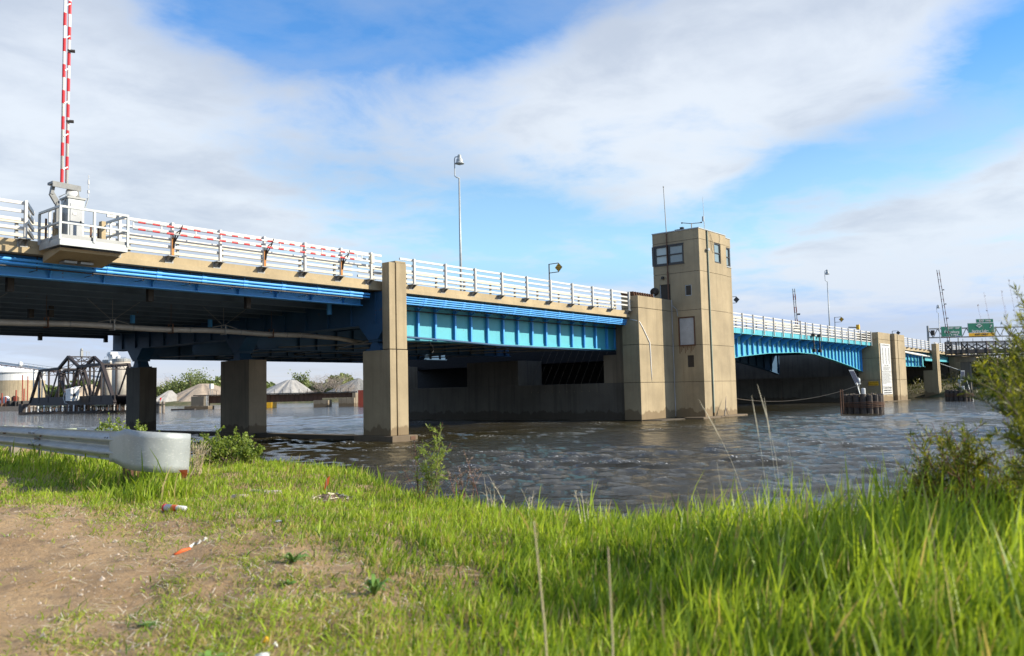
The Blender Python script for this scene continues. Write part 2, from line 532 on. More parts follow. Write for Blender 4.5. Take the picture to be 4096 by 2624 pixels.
def watermat(t, bs):
    p = pos(t)
    q = t.scale(p, (1.0, 1.0, 1.0))
    rot = t.scale(p, (1, 1, 1), -R(41))
    a = t.noise(t.scale(rot, (1.5, 0.6, 1)), 5.5, 8, 0.72, 0.3)
    b = t.noise(t.scale(rot, (1.4, 0.7, 1)), 16.0, 4, 0.65, 0.3)
    c = t.noise(p, 0.22, 3, 0.5)
    col = t.mix(t.mapr(c, 0.35, 0.65), (0.026, 0.021, 0.008, 1), (0.038, 0.031, 0.014, 1))
    # small crest flecks: foam, with water sparkle painted in as white
    z = t.xyz(p)[2]
    fk = t.m('MULTIPLY', t.mapr(t.noise(t.scale(p, (2.2, 1.0, 1)), 12, 5, 0.75), 0.575, 0.62), t.mapr(z, 0.01, 0.06))
    col = t.mix(fk, col, (0.75, 0.76, 0.76, 1))
    t.put(bs.inputs['Base Color'], col)
    t.put(bs.inputs['Roughness'], t.mapr(fk, 0, 1, 0.07, 0.6))
    bs.inputs['IOR'].default_value = 1.42
    h = t.m('ADD', t.m('MULTIPLY', a, 0.75), t.m('MULTIPLY', b, 0.32))
    bump(t, bs, h, 0.8, 0.075)
M_WATER = mat('river_water', watermat)
me = np_mesh('river', verts, faces, M_WATER, smooth=True)
tag(link('river_water', me), kind='structure')

# ================================================================== ROAD BRIDGE
YR = 24.8          # line of the outer railing posts
def lin(x, x0, z0, x1, z1): return z0 + (z1-z0)*(x-x0)/(x1-x0)

def slab(parent, x0, x1, dz0, dz1, far=48.0, curb=True, curbmat=None):
    """deck with a two-stepped concrete edge; dz0/dz1: height offset at both ends"""
    def sl(name, ya, yb, za, zb, material):
        m = MB()
        m.add([(x0,ya,za+dz0),(x1,ya,za+dz1),(x1,yb,za+dz1),(x0,yb,za+dz0),(x0,ya,zb+dz0),(x1,ya,zb+dz1),(x1,yb,zb+dz1),(x0,yb,zb+dz0)],
              [(0,3,2,1),(4,5,6,7),(0,1,5,4),(1,2,6,5),(2,3,7,6),(3,0,4,7)])
        return obj(name, m, material, parent)
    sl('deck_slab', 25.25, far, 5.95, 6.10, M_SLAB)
    sl('edge_beam', 24.92, 25.25, 5.93, 6.09, curbmat or M_CURB)
    sl('curb', 24.99, 25.6, 6.10, 6.31, curbmat or M_CURB)
    sl('far_curb', far-0.3, far, 6.10, 6.31, M_CURB)

def ibeam(m, x0, x1, y, zb, zt, dz0, dz1, fw=0.2, tw=0.02, tf=0.03):
    for (a, b, c, d) in ((y-tw, y+tw, zb+tf, zt-tf), (y-fw/2, y+fw/2, zb, zb+tf), (y-fw/2, y+fw/2, zt-tf, zt)):
        m.add([(x0,a,c+dz0),(x1,a,c+dz1),(x1,b,c+dz1),(x0,b,c+dz0),(x0,a,d+dz0),(x1,a,d+dz1),(x1,b,d+dz1),(x0,b,d+dz0)],
              [(0,3,2,1),(4,5,6,7),(0,1,5,4),(1,2,6,5),(2,3,7,6),(3,0,4,7)])
    return m

def conduits(parent, x0, x1, dz0=0.0, dz1=0.0, rows=None, step=1.55, material=None):
    rows = rows or [(25.13, 5.765, 0.045, M_BLUE), (25.15, 5.655, 0.040, M_BLUE), (25.52, 5.86, 0.022, M_BLUE), (25.48, 5.79, 0.022, M_BLUE), (25.14, 5.565, 0.022, M_CABLE)]
    for (y, z, r, mt) in rows:
        m = MB()
        m.tube([(x0, y, z+dz0), (x1, y, z+dz1)], r, 10)
        x = x0 + step*0.6
        while x < x1-0.2:
            zz = z + dz0 + (dz1-dz0)*(x-x0)/(x1-x0)
            m.tube([(x-0.09, y, zz), (x+0.09, y, zz)], r*1.28, 10)
            x += step
        obj('cable' if mt is M_CABLE else 'conduit', m, mt, parent, smooth=False)
    x = x0 + step*0.3
    m = MB().beam((x, 25.20, 5.93+dz0), (x, 25.20, 5.50+dz0), 0.03, 0.012).beam((x, 25.26, 5.52+dz0), (x, 25.95, 5.52+dz0), 0.03, 0.012)
    rep('pipe_bracket', m, M_BLACK, parent, [(i*step, 0, (dz1-dz0)*i*step/(x1-x0)) for i in range(1, int((x1-0.2-x)/step)+1)])

# ---- left approach span
span = thing('approach_span', 'left span of the road bridge with shallow blue fascia and many parallel beams underneath', 'bridge', (4, 36, 5.3))
slab(span, -14, 23.0, 0, 0)
m = ibeam(MB(), -14, 22.0, 25.74, 5.35, 5.95, 0, 0, 0.30, 0.012, 0.035)
obj('fascia_beam', m, M_BLUE, span)
rep('web_stiffener', MB().box(-13.01, -12.99, 25.62, 25.725, 5.385, 5.9).beam((-13, 25.70, 5.42), (-13, 25.30, 5.93), 0.04, 0.05), M_BLUE, span, [(1.55*i, 0, 0) for i in range(1, 23)])
s0 = None
for i in range(1, 14):
    y = 26.02 + i*1.65
    if s0 is None:
        s0 = obj('stringer', ibeam(MB(), -14, 22.0, y, 5.36, 5.95, 0, 0, 0.24, 0.015, 0.03), M_STRINGER, span)
        ys = y
    else:
        c = s0.copy(); COL.objects.link(c); c.parent = span; c.location = (0, y-ys, 0)
obj('far_fascia_beam', ibeam(MB(), -14, 22.0, 47.6, 5.3, 5.95, 0, 0, 0.3), M_STRINGER, span)
d0 = None
for xx in (2.5, 9.0, 13.0, 17.2, 20.6):
    for i in range(13):
        if (i + int(xx)) % 2: continue
        y = 26.02 + i*1.65
        if d0 is None:
            d0 = obj('diaphragm', MB().box(xx-0.03, xx+0.03, y+0.05, y+1.6, 5.55, 5.9), M_DEEPBLUE, span); dxy = (xx, y)
        else:
            c = d0.copy(); COL.objects.link(c); c.parent = span; c.location = (xx-dxy[0], y-dxy[1], 0)
g0 = None
for (x, y, blue) in [(5.6,27,0),(9.67,27,0),(13.95,27,0),(17.68,27,0),(13.3,35,0),(13.75,34.3,0),(9.2,35,0),(18.54,47.5,0),(22.0,47.5,0)]:
    if g0 is None:
        g0 = obj('drain_spout', MB().box(x-0.09, x+0.09, y-0.09, y+0.09, 5.08, 5.7), M_BLACK, span); gxy = (x, y)
    else:
        c = g0.copy(); COL.objects.link(c); c.parent = span; c.location = (x-gxy[0], y-gxy[1], 0)
for (x, y) in [(21.45, 27), (17.33, 35), (20.96, 35)]:
    o = obj('drain_spout', MB().tube([(x, y, 5.07), (x, y, 5.8)], 0.10, 12), M_BLUE, span); o['label'] = 'round blue drain spout'
conduits(span, -14, 21.95)

# ---- second span: deep plate girders between the first pier row and the tower pier
span2 = thing('girder_span', 'deep bright blue plate girder span between the fluted pier and the operator tower', 'bridge', (32, 36, 4.1))
slab(span2, 23.2, 41.6, 0, -0.05)
def plate_girder(parent, x0, x1, y, zb, zt, stiffs, web, stiffmat, dzt=0.0, name='girder', face=-1, rivets=False):
    """zb may be a function of x (arched lower flange)"""
    fb = zb if callable(zb) else (lambda x: zb)
    ft = zt if callable(zt) else (lambda x: zt)
    n = max(1, int((x1-x0)/1.0)) if callable(zb) else 1
    xs = [x0 + (x1-x0)*i/n for i in range(n+1)]
    m = MB()
    for a, b in zip(xs[:-1], xs[1:]):
        m.add([(a,y-.01,fb(a)),(b,y-.01,fb(b)),(b,y+.01,fb(b)),(a,y+.01,fb(a)),(a,y-.01,ft(a)),(b,y-.01,ft(b)),(b,y+.01,ft(b)),(a,y+.01,ft(a))],
              [(0,3,2,1),(4,5,6,7),(0,1,5,4),(1,2,6,5),(2,3,7,6),(3,0,4,7)])
    g = obj(name, m, web, parent)
    m = MB()
    for a, b in zip(xs[:-1], xs[1:]):
        for z0, z1 in (((fb(a), fb(b)), (fb(a)-.04, fb(b)-.04)), ((ft(a)+.04, ft(b)+.04), (ft(a), ft(b)))):
            pass
        m.add([(a,y-.19,fb(a)-.04),(b,y-.19,fb(b)-.04),(b,y+.19,fb(b)-.04),(a,y+.19,fb(a)-.04),(a,y-.19,fb(a)),(b,y-.19,fb(b)),(b,y+.19,fb(b)),(a,y+.19,fb(a))],
              [(0,3,2,1),(4,5,6,7),(0,1,5,4),(1,2,6,5),(2,3,7,6),(3,0,4,7)])
        m.add([(a,y-.03,fb(a)),(b,y-.03,fb(b)),(b,y+.03,fb(b)),(a,y+.03,fb(a)),(a,y-.03,fb(a)+.14),(b,y-.03,fb(b)+.14),(b,y+.03,fb(b)+.14),(a,y+.03,fb(a)+.14)],
              [(0,3,2,1),(4,5,6,7),(0,1,5,4),(1,2,6,5),(2,3,7,6),(3,0,4,7)])
        m.add([(a,y-.16,ft(a)-.01),(b,y-.16,ft(b)-.01),(b,y+.16,ft(b)-.01),(a,y+.16,ft(a)-.01),(a,y-.16,ft(a)+.03),(b,y-.16,ft(b)+.03),(b,y+.16,ft(b)+.03),(a,y+.16,ft(a)+.03)],
              [(0,3,2,1),(4,5,6,7),(0,1,5,4),(1,2,6,5),(2,3,7,6),(3,0,4,7)])
    obj('flange', m, web, g)
    for x in stiffs:
        m = MB()
        m.box(x-0.015, x+0.015, y-0.012, y-0.15, fb(x)+0.002, ft(x)-0.012)
        m.box(x-0.05, x+0.05, y-0.15, y-0.165, fb(x)+0.002, ft(x)-0.012)
        obj('stiffener', m, stiffmat, g)
    if rivets:
        m = MB()
        x = x0+0.08
        while x < x1:
            for dz in (0.055, 0.105):
                z = fb(x)+dz
                m.add([(x-.011,y-.03,z),(x,y-.03,z-.011),(x+.011,y-.03,z),(x,y-.03,z+.011),(x,y-.044,z)], [(0,1,4),(1,2,4),(2,3,4),(3,0,4)])
            x += 0.115
        for xs_ in rivets:
            z = fb(xs_)+0.2
            while z < ft(xs_)-0.1:
                for dx_ in (-0.07, 0.07):
                    xx = xs_+dx_
                    m.add([(xx-.012,y-.012,z),(xx,y-.012,z-.012),(xx+.012,y-.012,z),(xx,y-.012,z+.012),(xx,y-.028,z)], [(0,1,4),(1,2,4),(2,3,4),(3,0,4)])
                z += 0.09
        tag(obj('rivets', m, stiffmat, g), kind='stuff')
    return g
ST2 = [25.73, 26.81, 28.09, 29.19, 30.38, 31.55, 32.69, 33.86, 35.05, 36.23, 37.42, 38.57, 39.72, 40.88, 41.8]
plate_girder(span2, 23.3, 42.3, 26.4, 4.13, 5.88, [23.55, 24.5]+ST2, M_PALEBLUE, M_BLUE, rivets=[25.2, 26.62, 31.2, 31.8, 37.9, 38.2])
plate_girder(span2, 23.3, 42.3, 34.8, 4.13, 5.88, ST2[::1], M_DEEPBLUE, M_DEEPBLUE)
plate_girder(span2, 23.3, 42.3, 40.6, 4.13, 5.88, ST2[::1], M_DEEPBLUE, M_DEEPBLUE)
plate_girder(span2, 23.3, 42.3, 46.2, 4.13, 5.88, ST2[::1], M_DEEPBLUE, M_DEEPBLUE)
for x in (24.5, 28.0, 31.5, 35.0, 38.5, 41.0):
    m = MB()
    m.box(x-0.03, x+0.03, 26.5, 46.1, 5.15, 5.85); m.box(x-0.12, x+0.12, 26.5, 46.1, 5.12, 5.15)
    obj('floor_beam', m, M_DEEPBLUE, span2)
for i, x in enumerate((24.5, 28.0, 31.5, 35.0, 38.5)):
    for (ya, yb) in ((26.6, 34.7), (34.9, 46.1)):
        m = MB(); m.beam((x, ya, 4.3), (x+3.5, yb, 4.3), 0.12, 0.06); m.beam((x+3.5, ya, 4.22), (x, yb, 4.22), 0.12, 0.06)
        obj('wind_brace', m, M_GREYSTEEL, span2)
x = ST2[0]
rep('knee_brace', MB().beam((x, 26.22, 5.45), (x+0.02, 25.36, 5.90), 0.05, 0.06), M_BLUE, span2, [(q-x, 0, 0) for q in ST2[1:]])
conduits(span2, 23.15, 42.0, 0.0, -0.05, rows=[(25.13,5.80,.040,M_BLUE),(25.15,5.71,.034,M_BLUE),(25.17,5.62,.034,M_BLUE),(25.22,5.54,.03,M_BLUE),(25.66,5.86,.022,M_BLUE),(25.42,5.48,.02,M_CABLE),(26.14,5.38,.026,M_CABLE)], step=1.2)
m = MB().tube([(23.2, 26.1, 4.27), (27, 26.1, 4.18), (31, 26.15, 4.06), (36, 26.3, 4.05), (41.8, 26.4, 4.06)], 0.05, 10)
obj('hung_pipe', m, M_DEEPBLUE, span2)
obj('loose_cable', MB().tube([(26.3, 26.2, 4.15), (26.35, 26.15, 3.98), (26.5, 26.15, 3.85), (26.58, 26.2, 3.70), (26.5, 26.2, 3.6)], 0.012, 6), M_CABLE, span2)

# ---- pier row: cross girder, bearings, three piers
cg = thing('cross_girder', 'dark blue cross girder resting on the row of three river piers', 'girder', (22.6, 36, 3.55))
m = MB(); m.box(22.36, 22.42, 24.6, 47.4, 4.62, 5.9); m.box(22.86, 22.92, 24.6, 47.4, 4.62, 5.9); m.box(22.25, 23.0, 24.6, 47.4, 4.58, 4.62)
obj('girder_web', m, M_DEEPBLUE, cg)
rep('stiffener', MB().box(22.28, 22.36, 25.18, 25.22, 4.62, 5.9), M_DEEPBLUE, cg, [(0, 1.5*i, 0) for i in range(1, 15)])
for yc in (25.25, 34.9, 44.6):
    m = MB().prism([(22.2, yc-0.85, 4.58), (22.2, yc+0.85, 4.58), (22.2, yc+0.26, 3.98), (22.2, yc-0.26, 3.98)], (0.75, 0, 0))
    h = obj('haunch', m, M_DEEPBLUE, cg)
    m = MB().box(22.25, 22.95, yc-0.30, yc+0.30, 3.90, 3.978)
    m.prism([(22.3, yc-0.16, 3.90), (22.3, yc+0.16, 3.90), (22.3, yc+0.32, 3.62), (22.3, yc-0.32, 3.62)], (0.6, 0, 0))
    m.box(22.2, 23.0, yc-0.42, yc+0.42, 3.552, 3.62)
    obj('bearing', m, M_DEEPBLUE, cg)

def grooved_column(parent, x0, x1, y0, y1, z0, z1, gx, material, name='column', gw=0.03, gd=0.07):
    """column whose front face (towards -Y) has a deep vertical groove at gx"""
    m = MB()
    m.box(x0, x1, y0+gd, y1, z0, z1)
    m.box(x0, gx-gw, y0, y0+gd-0.001, z0, z1)
    m.box(gx+gw, x1, y0, y0+gd-0.001, z0, z1)
    return obj(name, m, material, parent, bevel=0.015)
p1 = thing('fluted_pier', 'tall tan grooved concrete pier rising past the railing beside the bright blue girders', 'bridge pier', (22.6, 25, 0), 'river piers')
grooved_column(p1, 22.15, 23.10, 24.20, 25.80, 0.2, 3.54, 22.50, M_CONC, 'lower_block')
grooved_column(p1, 22.152, 23.08, 24.21, 24.62, 3.57, 6.98, 22.50, M_CONC, 'upper_column')
obj('joint', MB().box(22.18, 23.05, 24.26, 24.6, 3.53, 3.58), M_JOINT, p1)
m = MB(); m.box(22.50, 23.06, 24.215, 24.6, 6.98, 7.06)
obj('cap', m, M_CONC, p1, bevel=0.015)
m = MB(); m.box(22.0, 23.35, 23.95, 26.2, -0.6, 0.2)
obj('footing', m, M_CONC2, p1, bevel=0.02)
obj('depth_plate', MB().box(22.95, 23.2, 23.93, 23.949, 0.02, 0.15), M_RUST, p1)
for yc, y0, y1, lab in ((34.9, 33.7, 36.05, 'middle square concrete pier standing in the river under the deck, lighter right face'),
                        (44.6, 43.85, 45.35, 'far dark concrete pier under the deck, nearest the black truss swing bridge')):
    p = thing('river_pier', lab, 'bridge pier', (22.6, yc, 0), 'river piers')
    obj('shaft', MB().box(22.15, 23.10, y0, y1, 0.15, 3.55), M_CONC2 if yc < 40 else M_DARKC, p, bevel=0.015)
    obj('footing', MB().box(22.0, 23.3, y0-0.2, y1+0.2, -0.6, 0.15), M_CONC2, p)
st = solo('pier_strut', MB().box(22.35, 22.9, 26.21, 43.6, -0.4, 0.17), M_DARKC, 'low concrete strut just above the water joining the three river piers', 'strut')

# ---- suspended service pipe under the left span
pipe = thing('service_pipe', 'grey lagged service pipe hung on rods under the left approach span', 'pipe', (5, 30, 4.45))
pts = [(-14+i*0.74, 30+0.01*math.sin(i*1.3), 4.45+0.025*math.sin(i*0.9)) for i in range(50)]
m = MB().tube(pts, 0.108, 14)
m.tube([pts[-1], (24.5, 30.2, 4.40), (27.0, 31.5, 4.35)], 0.10, 14)
obj('lagging', m, M_PIPE, pipe, smooth=True)
x, y, z = pts[6]
rep('seam_band', MB().tube([(x-0.02, y, z), (x+0.02, y, z)], 0.118, 14), M_GREYSTEEL, pipe, [(pts[i][0]-x, pts[i][1]-y, pts[i][2]-z) for i in range(9, 50, 3)])
for k, i in enumerate(range(14, 50, 3)):
    x, y, z = pts[i]
    m = MB()
    m.beam((x, y-0.15, z-0.15), (x, y-0.15, z+0.22), 0.04, 0.03); m.beam((x, y+0.15, z-0.15), (x, y+0.15, z+0.22), 0.04, 0.03)
    m.beam((x, y-0.2, z-0.13), (x, y+0.2, z-0.13), 0.05, 0.03)
    m.tube([(x, y, z+0.2), (x, y, 5.4)], 0.008, 5)
    if k % 2 == 0:
        m.tube([(x-0.55, y-.1, z+0.12), (x, y-.1, z+0.24), (x+0.55, y-.1, z+0.10)], 0.014, 5)
        m.tube([(x, y, z+0.2), (x-0.9, y, 5.4)], 0.008, 5); m.tube([(x, y, z+0.2), (x+1.0, y, 5.4)], 0.008, 5)
    obj('hanger', m, M_RUST if k % 2 else M_GREYSTEEL, pipe)

# ---- railings
def railing(label, posts, x0, x1, top0, top1, group='bridge railings', nr=4, extra=None, material=None, y=YR, rust=(), low=0.0):
    t = thing('bridge_railing', label, 'railing', ((x0+x1)/2, y, 6.3), group)
    material = material or M_ALU
    tz = lambda x: lin(x, x0, top0, x1, top1)
    for x in posts:
        z = tz(x)
        m = MB()
        m.box(x-0.035, x+0.035, y-0.055, y+0.045, z-1.02-low, z+0.03)
        p = obj('post', m, material, t)
        if x in rust: obj('rusty_sleeve', MB().box(x-0.042, x+0.042, y-0.066, y-0.056, z-1.02, z-0.45), M_ORUST, p)
        m = MB()
        m.box(x-0.15, x+0.15, y-0.10, y+0.16, z-1.055, z-1.03)
        for sx in (-0.075, 0.075):
            m.prism([(x+sx-0.012, y-0.08, z-1.055), (x+sx-0.012, y+0.185, z-1.055), (x+sx-0.012, y+0.185, z-1.23)], (0.024, 0, 0))
        m.box(x-0.14, x+0.14, y+0.165, y+0.187, z-1.24, z-1.057)
        if low == 0: obj('post_foot', m, M_GREYSTEEL, p)
    for k in range(nr):
        dz = -0.03 - k*0.235
        m = MB().beam((x0, y+0.075, tz(x0)+dz), (x1, y+0.075, tz(x1)+dz), 0.06, 0.082)
        obj('rail', m, material, t)
    return t
P1 = [10.62, 11.85, 13.52, 15.20, 16.89, 18.60, 20.26, 21.35]
P1 = [11.85, 13.52, 15.20, 16.89, 18.60, 20.26, 21.75]
railing('white bridge railing left of the fluted pier, with striped arms hung along it', P1, 11.5, 22.35, 7.34, 7.34, rust=(13.52, 16.89, 20.26))
rl = railing('short white railing at the far left end, bent inwards beside the gate platform', [-6, -4.2, -2.4, -0.6, 1.2, 3.0, 4.8, 6.6, 7.9, 9.24], -8, 9.3, 7.34, 7.34)
for k in range(4):
    obj('bent_rail', MB().beam((9.3, 24.88, 7.31-k*0.235), (9.75, 25.6, 7.20-k*0.235), 0.06, 0.105), M_ALU, rl)
P2 = [24.08, 25.96, 27.87, 29.74, 31.62, 33.52, 35.41, 37.28, 39.16, 41.0]
railing('white bridge railing between the fluted pier and the operator tower', P2, 23.35, 41.9, 7.34, 7.29)
def inner_rail(label, x0, x1, t0, t1, step=1.9, y=26.6, phase=0.9, n=3, top=-0.22):
    t = thing('inner_barrier', label, 'crash barrier', ((x0+x1)/2, y, 6.1), 'inner barriers')
    x = x0+phase
    p0 = None
    while x < x1:
        z = lin(x, x0, t0, x1, t1)
        if p0 is None:
            p0 = obj('post', MB().box(x-0.04, x+0.04, y+0.04, y+0.12, z-1.24, z+top+0.10), M_GREYSTEEL, t); px0, pz0 = x, z
        else:
            c = p0.copy(); COL.objects.link(c); c.parent = t; c.location = (x-px0, 0, z-pz0)
        x += step
    for k in range(n):
        m = MB().beam((x0, y, t0+top-k*0.20), (x1, y, t1+top-k*0.20), 0.07, 0.09)
        obj('rail', m, M_BEIGERAIL, t)
inner_rail('cream crash barrier behind the white railing on the left span', -8, 22.3, 7.34, 7.34, 1.68)
inner_rail('cream crash barrier behind the white railing over the bright blue girders', 22.6, 42.5, 7.34, 7.29)

# ---- striped stowed arms hung on the left railing
arm = thing('stowed_gate_arm', 'long pair of red and white striped bars hung along the left railing', 'barrier arm', (16.9, 24.58, 7.0))
za, zb_ = 7.185, 6.965
for zc_ in (za, zb_):
    obj('bar', MB().tube([(12.16, 24.58, zc_), (21.6, 24.58, zc_)], 0.033, 12), M_WHITE, arm, smooth=True)
    b0 = None
    x = 12.3
    while x < 20.9:
        m = MB().tube([(x, 24.58, zc_), (x+0.23, 24.58, zc_)], 0.0345, 12)
        if b0 is None: b0 = obj('red_band', m, M_RED, arm); bx = x
        else:
            c = b0.copy(); COL.objects.link(c); c.parent = arm; c.location = (x-bx, 0, 0)
        x += 0.455
rep('spacer', MB().tube([(12.16, 24.58, zb_), (12.16, 24.58, za)], 0.022, 6), M_WHITE, arm, [(x-12.16, 0, 0) for x in (13.05, 14.2, 15.1, 17.4, 18.3, 19.2, 20.85, 21.1)])
m = MB().box(21.52, 21.66, 24.5, 24.66, 6.9, 7.26); obj('end_clamp', m, M_BEIGERAIL, arm)
for x in (13.52, 16.89, 20.26):
    m = MB()
    m.beam((x+0.02, 24.70, 6.72), (x+0.12, 24.52, 7.06), 0.022, 0.035); m.beam((x+0.12, 24.52, 7.06), (x+0.17, 24.48, 7.26), 0.022, 0.035)
    m.beam((x+0.02, 24.70, 6.98), (x+0.14, 24.52, 7.12), 0.02, 0.03); m.beam((x+0.02, 24.72, 6.55), (x+0.05, 24.68, 7.02), 0.03, 0.05)
    obj('hook_bracket', m, M_BLACK, arm)

# ---- gate platform with cabinet and raised arm
pf = thing('service_platform', 'small galvanised platform with handrail bolted outside the deck on the left', 'platform', (10.5, 24.1, 5.9))
X0, X1, Y0, Y1 = 9.62, 11.47, 23.5, 24.85
m = MB(); m.box(X0, X1, Y0, Y0+0.03, 6.03, 6.22); m.box(X0, X0+0.03, Y0+0.03, Y1, 6.03, 6.22); m.box(X1-0.03, X1, Y0+0.03, Y1, 6.03, 6.22)
obj('edge_channel', m, M_GALV, pf)
m = MB(); y = Y0+0.06
while y < Y1: m.box(X0+0.04, X1-0.04, y-0.012, y+0.012, 6.12, 6.16); y += 0.07
x = X0+0.1
while x < X1: m.box(x-0.006, x+0.006, Y0+0.04, Y1, 6.10, 6.119); x += 0.06
obj('grating', m, M_GREYSTEEL, pf)
m = MB().prism([(X0+0.15, 24.95, 6.02), (X0+0.15, Y0+0.35, 6.02), (X0+0.15, Y0+0.35, 5.93), (X0+0.15, 24.95, 5.72)], (1.65, 0, 0))
obj('corbel', m, M_CURB, pf)
m = MB()
for x in (X0+0.5, X0+0.95): m.box(x, x+0.35, Y0+0.9, Y0+1.25, 5.70, 5.76)
obj('bracket_plate', m, M_GREYSTEEL, pf)
m = MB()
posts = [(X0, Y0), ((X0+X1)/2-0.02, Y0), (X1, Y0), (X0, (Y0+Y1)/2), (X0, Y1), (X1, Y1-0.3)]
hr = obj('handrail', m.beam((X0-.02, Y0, 7.08), (X1+.02, Y0, 7.08), 0.055, 0.06).beam((X0, Y0-.02, 7.079), (X0, Y1, 7.079), 0.055, 0.06).beam((X1, Y0, 7.077), (X1, Y1, 7.077), 0.055, 0.06), M_GALV, pf)
m = MB(); m.beam((X0, Y0, 6.64), (X1, Y0, 6.64), 0.05, 0.05); m.beam((X0, Y0, 6.638), (X0, Y1, 6.638), 0.05, 0.05); m.beam((X1, Y0, 6.636), (X1, Y1, 6.636), 0.05, 0.05)
obj('middle_rail', m, M_GALV, pf)
m = MB(); m.box(X0+.03, X1-.03, Y0+0.035, Y0+0.05, 6.225, 6.33); m.box(X0+0.035, X0+0.05, Y0+.05, Y1, 6.225, 6.33)
obj('toe_board', m, M_GREYSTEEL, pf)
for (x, y) in posts: obj('handrail_post', MB().box(x-0.03, x+0.03, y-0.028, y+0.028, 6.18, 7.05), M_GALV, pf)

gate = thing('traffic_gate', 'grey gate machine with tall upright red and white arms on the left platform', 'barrier gate', (10.3, 24.25, 6.16))
c_ = obj('cabinet', MB().box(10.03, 10.48, 24.02, 24.48, 6.17, 7.46), M_GALV, gate, bevel=0.012)
obj('cabinet_lid', MB().box(10.0, 10.51, 23.99, 24.51, 7.46, 7.51), M_GREYSTEEL, gate)
d_ = obj('cabinet_door', MB().box(10.09, 10.42, 24.0, 24.018, 6.3, 7.32), M_PANEL, gate)
obj('door_vent', MB().box(10.16, 10.25, 23.985, 23.999, 7.0, 7.06), M_WHITE, d_)
obj('door_handle', MB().box(10.36, 10.385, 23.98, 23.999, 6.75, 6.85), M_BLACK, d_)
m = MB().lathe((10.2, 24.2, 7.66), [(0.0, -0.02), (0.10, -0.018), (0.155, 0.0), (0.15, 0.02), (0.09, 0.045), (0.0, 0.05)], 22, axis=(-0.35, -1, 0.15))
obj('white_disc', m, M_SIGNWHITE, gate, smooth=True)
for (sx, xx) in ((0, 9.72), (1, 10.5)):
    m = MB()
    m.beam((9.86+sx*0.62, 24.3, 6.6), (9.86+sx*0.62, 24.3, 7.35), 0.08, 0.12)
    m.beam((9.86+sx*0.62, 24.3, 7.32), (9.70+sx*0.70, 24.3, 7.58), 0.08, 0.14)
    m.beam((9.70+sx*0.70, 24.3, 7.55), (9.74+sx*0.62, 24.3, 7.80), 0.08, 0.12)
    obj('lift_frame', m, M_DKSTEEL, gate)
m = MB().beam((9.66, 24.3, 7.86), (10.42, 24.3, 7.84), 0.34, 0.07); m.beam((9.66, 24.13, 7.79), (10.42, 24.13, 7.77), 0.03, 0.10)
obj('cross_plate', m, M_DKSTEEL, gate)
obj('counter_link', MB().tube([(9.9, 24.3, 7.50), (10.06, 24.15, 7.62), (9.93, 24.25, 7.05)], 0.018, 6), M_GALV, gate)
obj('counter_link', MB().tube([(10.42, 24.3, 7.46), (10.66, 24.2, 7.58), (10.5, 24.25, 7.0)], 0.018, 6), M_GALV, gate)
for (zz, rr_) in ((7.60, 0.010), (7.72, 0.03), (7.86, 0.012), (7.98, 0.024), (8.03, 0.02), (8.16, 0.012)):
    obj('insulator', MB().tube([(10.66, 24.2, zz), (10.655, 24.2, zz+0.09)], rr_, 8), M_SIGNWHITE, gate)
ra = []
for k, (xb, ph) in enumerate(((9.97, 0.0), (10.10, 0.38))):
    a = obj('raised_arm', MB().tube([(xb, 24.3, 7.86), (xb+0.0, 24.3, 15.4)], 0.042, 12), M_WHITE, gate, smooth=True)
    z = 7.93 + ph; b0 = None
    while z < 15.0:
        m = MB().tube([(xb, 24.3, z), (xb, 24.3, z+0.38)], 0.0435, 12)
        if b0 is None: b0 = obj('red_band', m, M_RED, a); bz = z
        else:
            c = b0.copy(); COL.objects.link(c); c.parent = a; c.location = (0, 0, z-bz)
        z += 0.755
rep('arm_tie', MB().beam((9.98, 24.25, 8.3), (10.10, 24.25, 8.39), 0.02, 0.03), M_WHITE, gate, [(0, 0, 0.95*i) for i in range(1, 8)])
for z in (9.7, 11.75, 13.75):
    m = MB().tube([(10.10, 24.24, z), (10.22, 24.2, z+0.01)], 0.045, 12); m.tube([(10.03, 24.22, z), (10.12, 24.22, z)], 0.03, 8)
    obj('warning_lamp', m, M_BLACK, gate, smooth=False)
sp = thing('rusty_bars', 'small rusty upright bars behind the platform handrail', 'bars', (10.5, 24.65, 6.17))
rep('bar', MB().beam((9.72, 24.66, 6.2), (9.72, 24.66, 6.92), 0.05, 0.03), M_RUST, sp, [(d, 0, 0) for d in (0.1, 0.2, 1.23, 1.33, 1.44)])
bf = thing('buffer_posts', 'two sand-coloured square timber posts standing on the platform', 'posts', (10.5, 24.5, 6.17))
obj('post', MB().box(9.9, 10.02, 24.5, 24.66, 6.18, 7.12), M_CURB, bf)
obj('post', MB().box(11.14, 11.26, 24.4, 24.58, 6.18, 7.02), M_CURB, bf)

# ================================================================== TOWER PIER (left bascule pier)
bp = thing('bascule_pier', 'long concrete pier wall with dark openings under the bright blue girders, left of the tower', 'bridge pier', (43, 34, 0))
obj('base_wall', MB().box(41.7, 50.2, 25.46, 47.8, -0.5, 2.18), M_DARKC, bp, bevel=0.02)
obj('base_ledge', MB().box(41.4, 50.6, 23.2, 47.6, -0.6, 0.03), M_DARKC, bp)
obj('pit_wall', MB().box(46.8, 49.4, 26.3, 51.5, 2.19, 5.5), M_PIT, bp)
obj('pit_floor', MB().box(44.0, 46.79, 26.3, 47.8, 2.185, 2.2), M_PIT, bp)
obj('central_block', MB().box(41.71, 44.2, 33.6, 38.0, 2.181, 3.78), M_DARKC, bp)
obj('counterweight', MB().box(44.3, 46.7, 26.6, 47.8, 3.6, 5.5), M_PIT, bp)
obj('ledge_block', MB().box(41.71, 44.2, 26.2, 27.1, 2.181, 3.82), M_CONC2, bp)
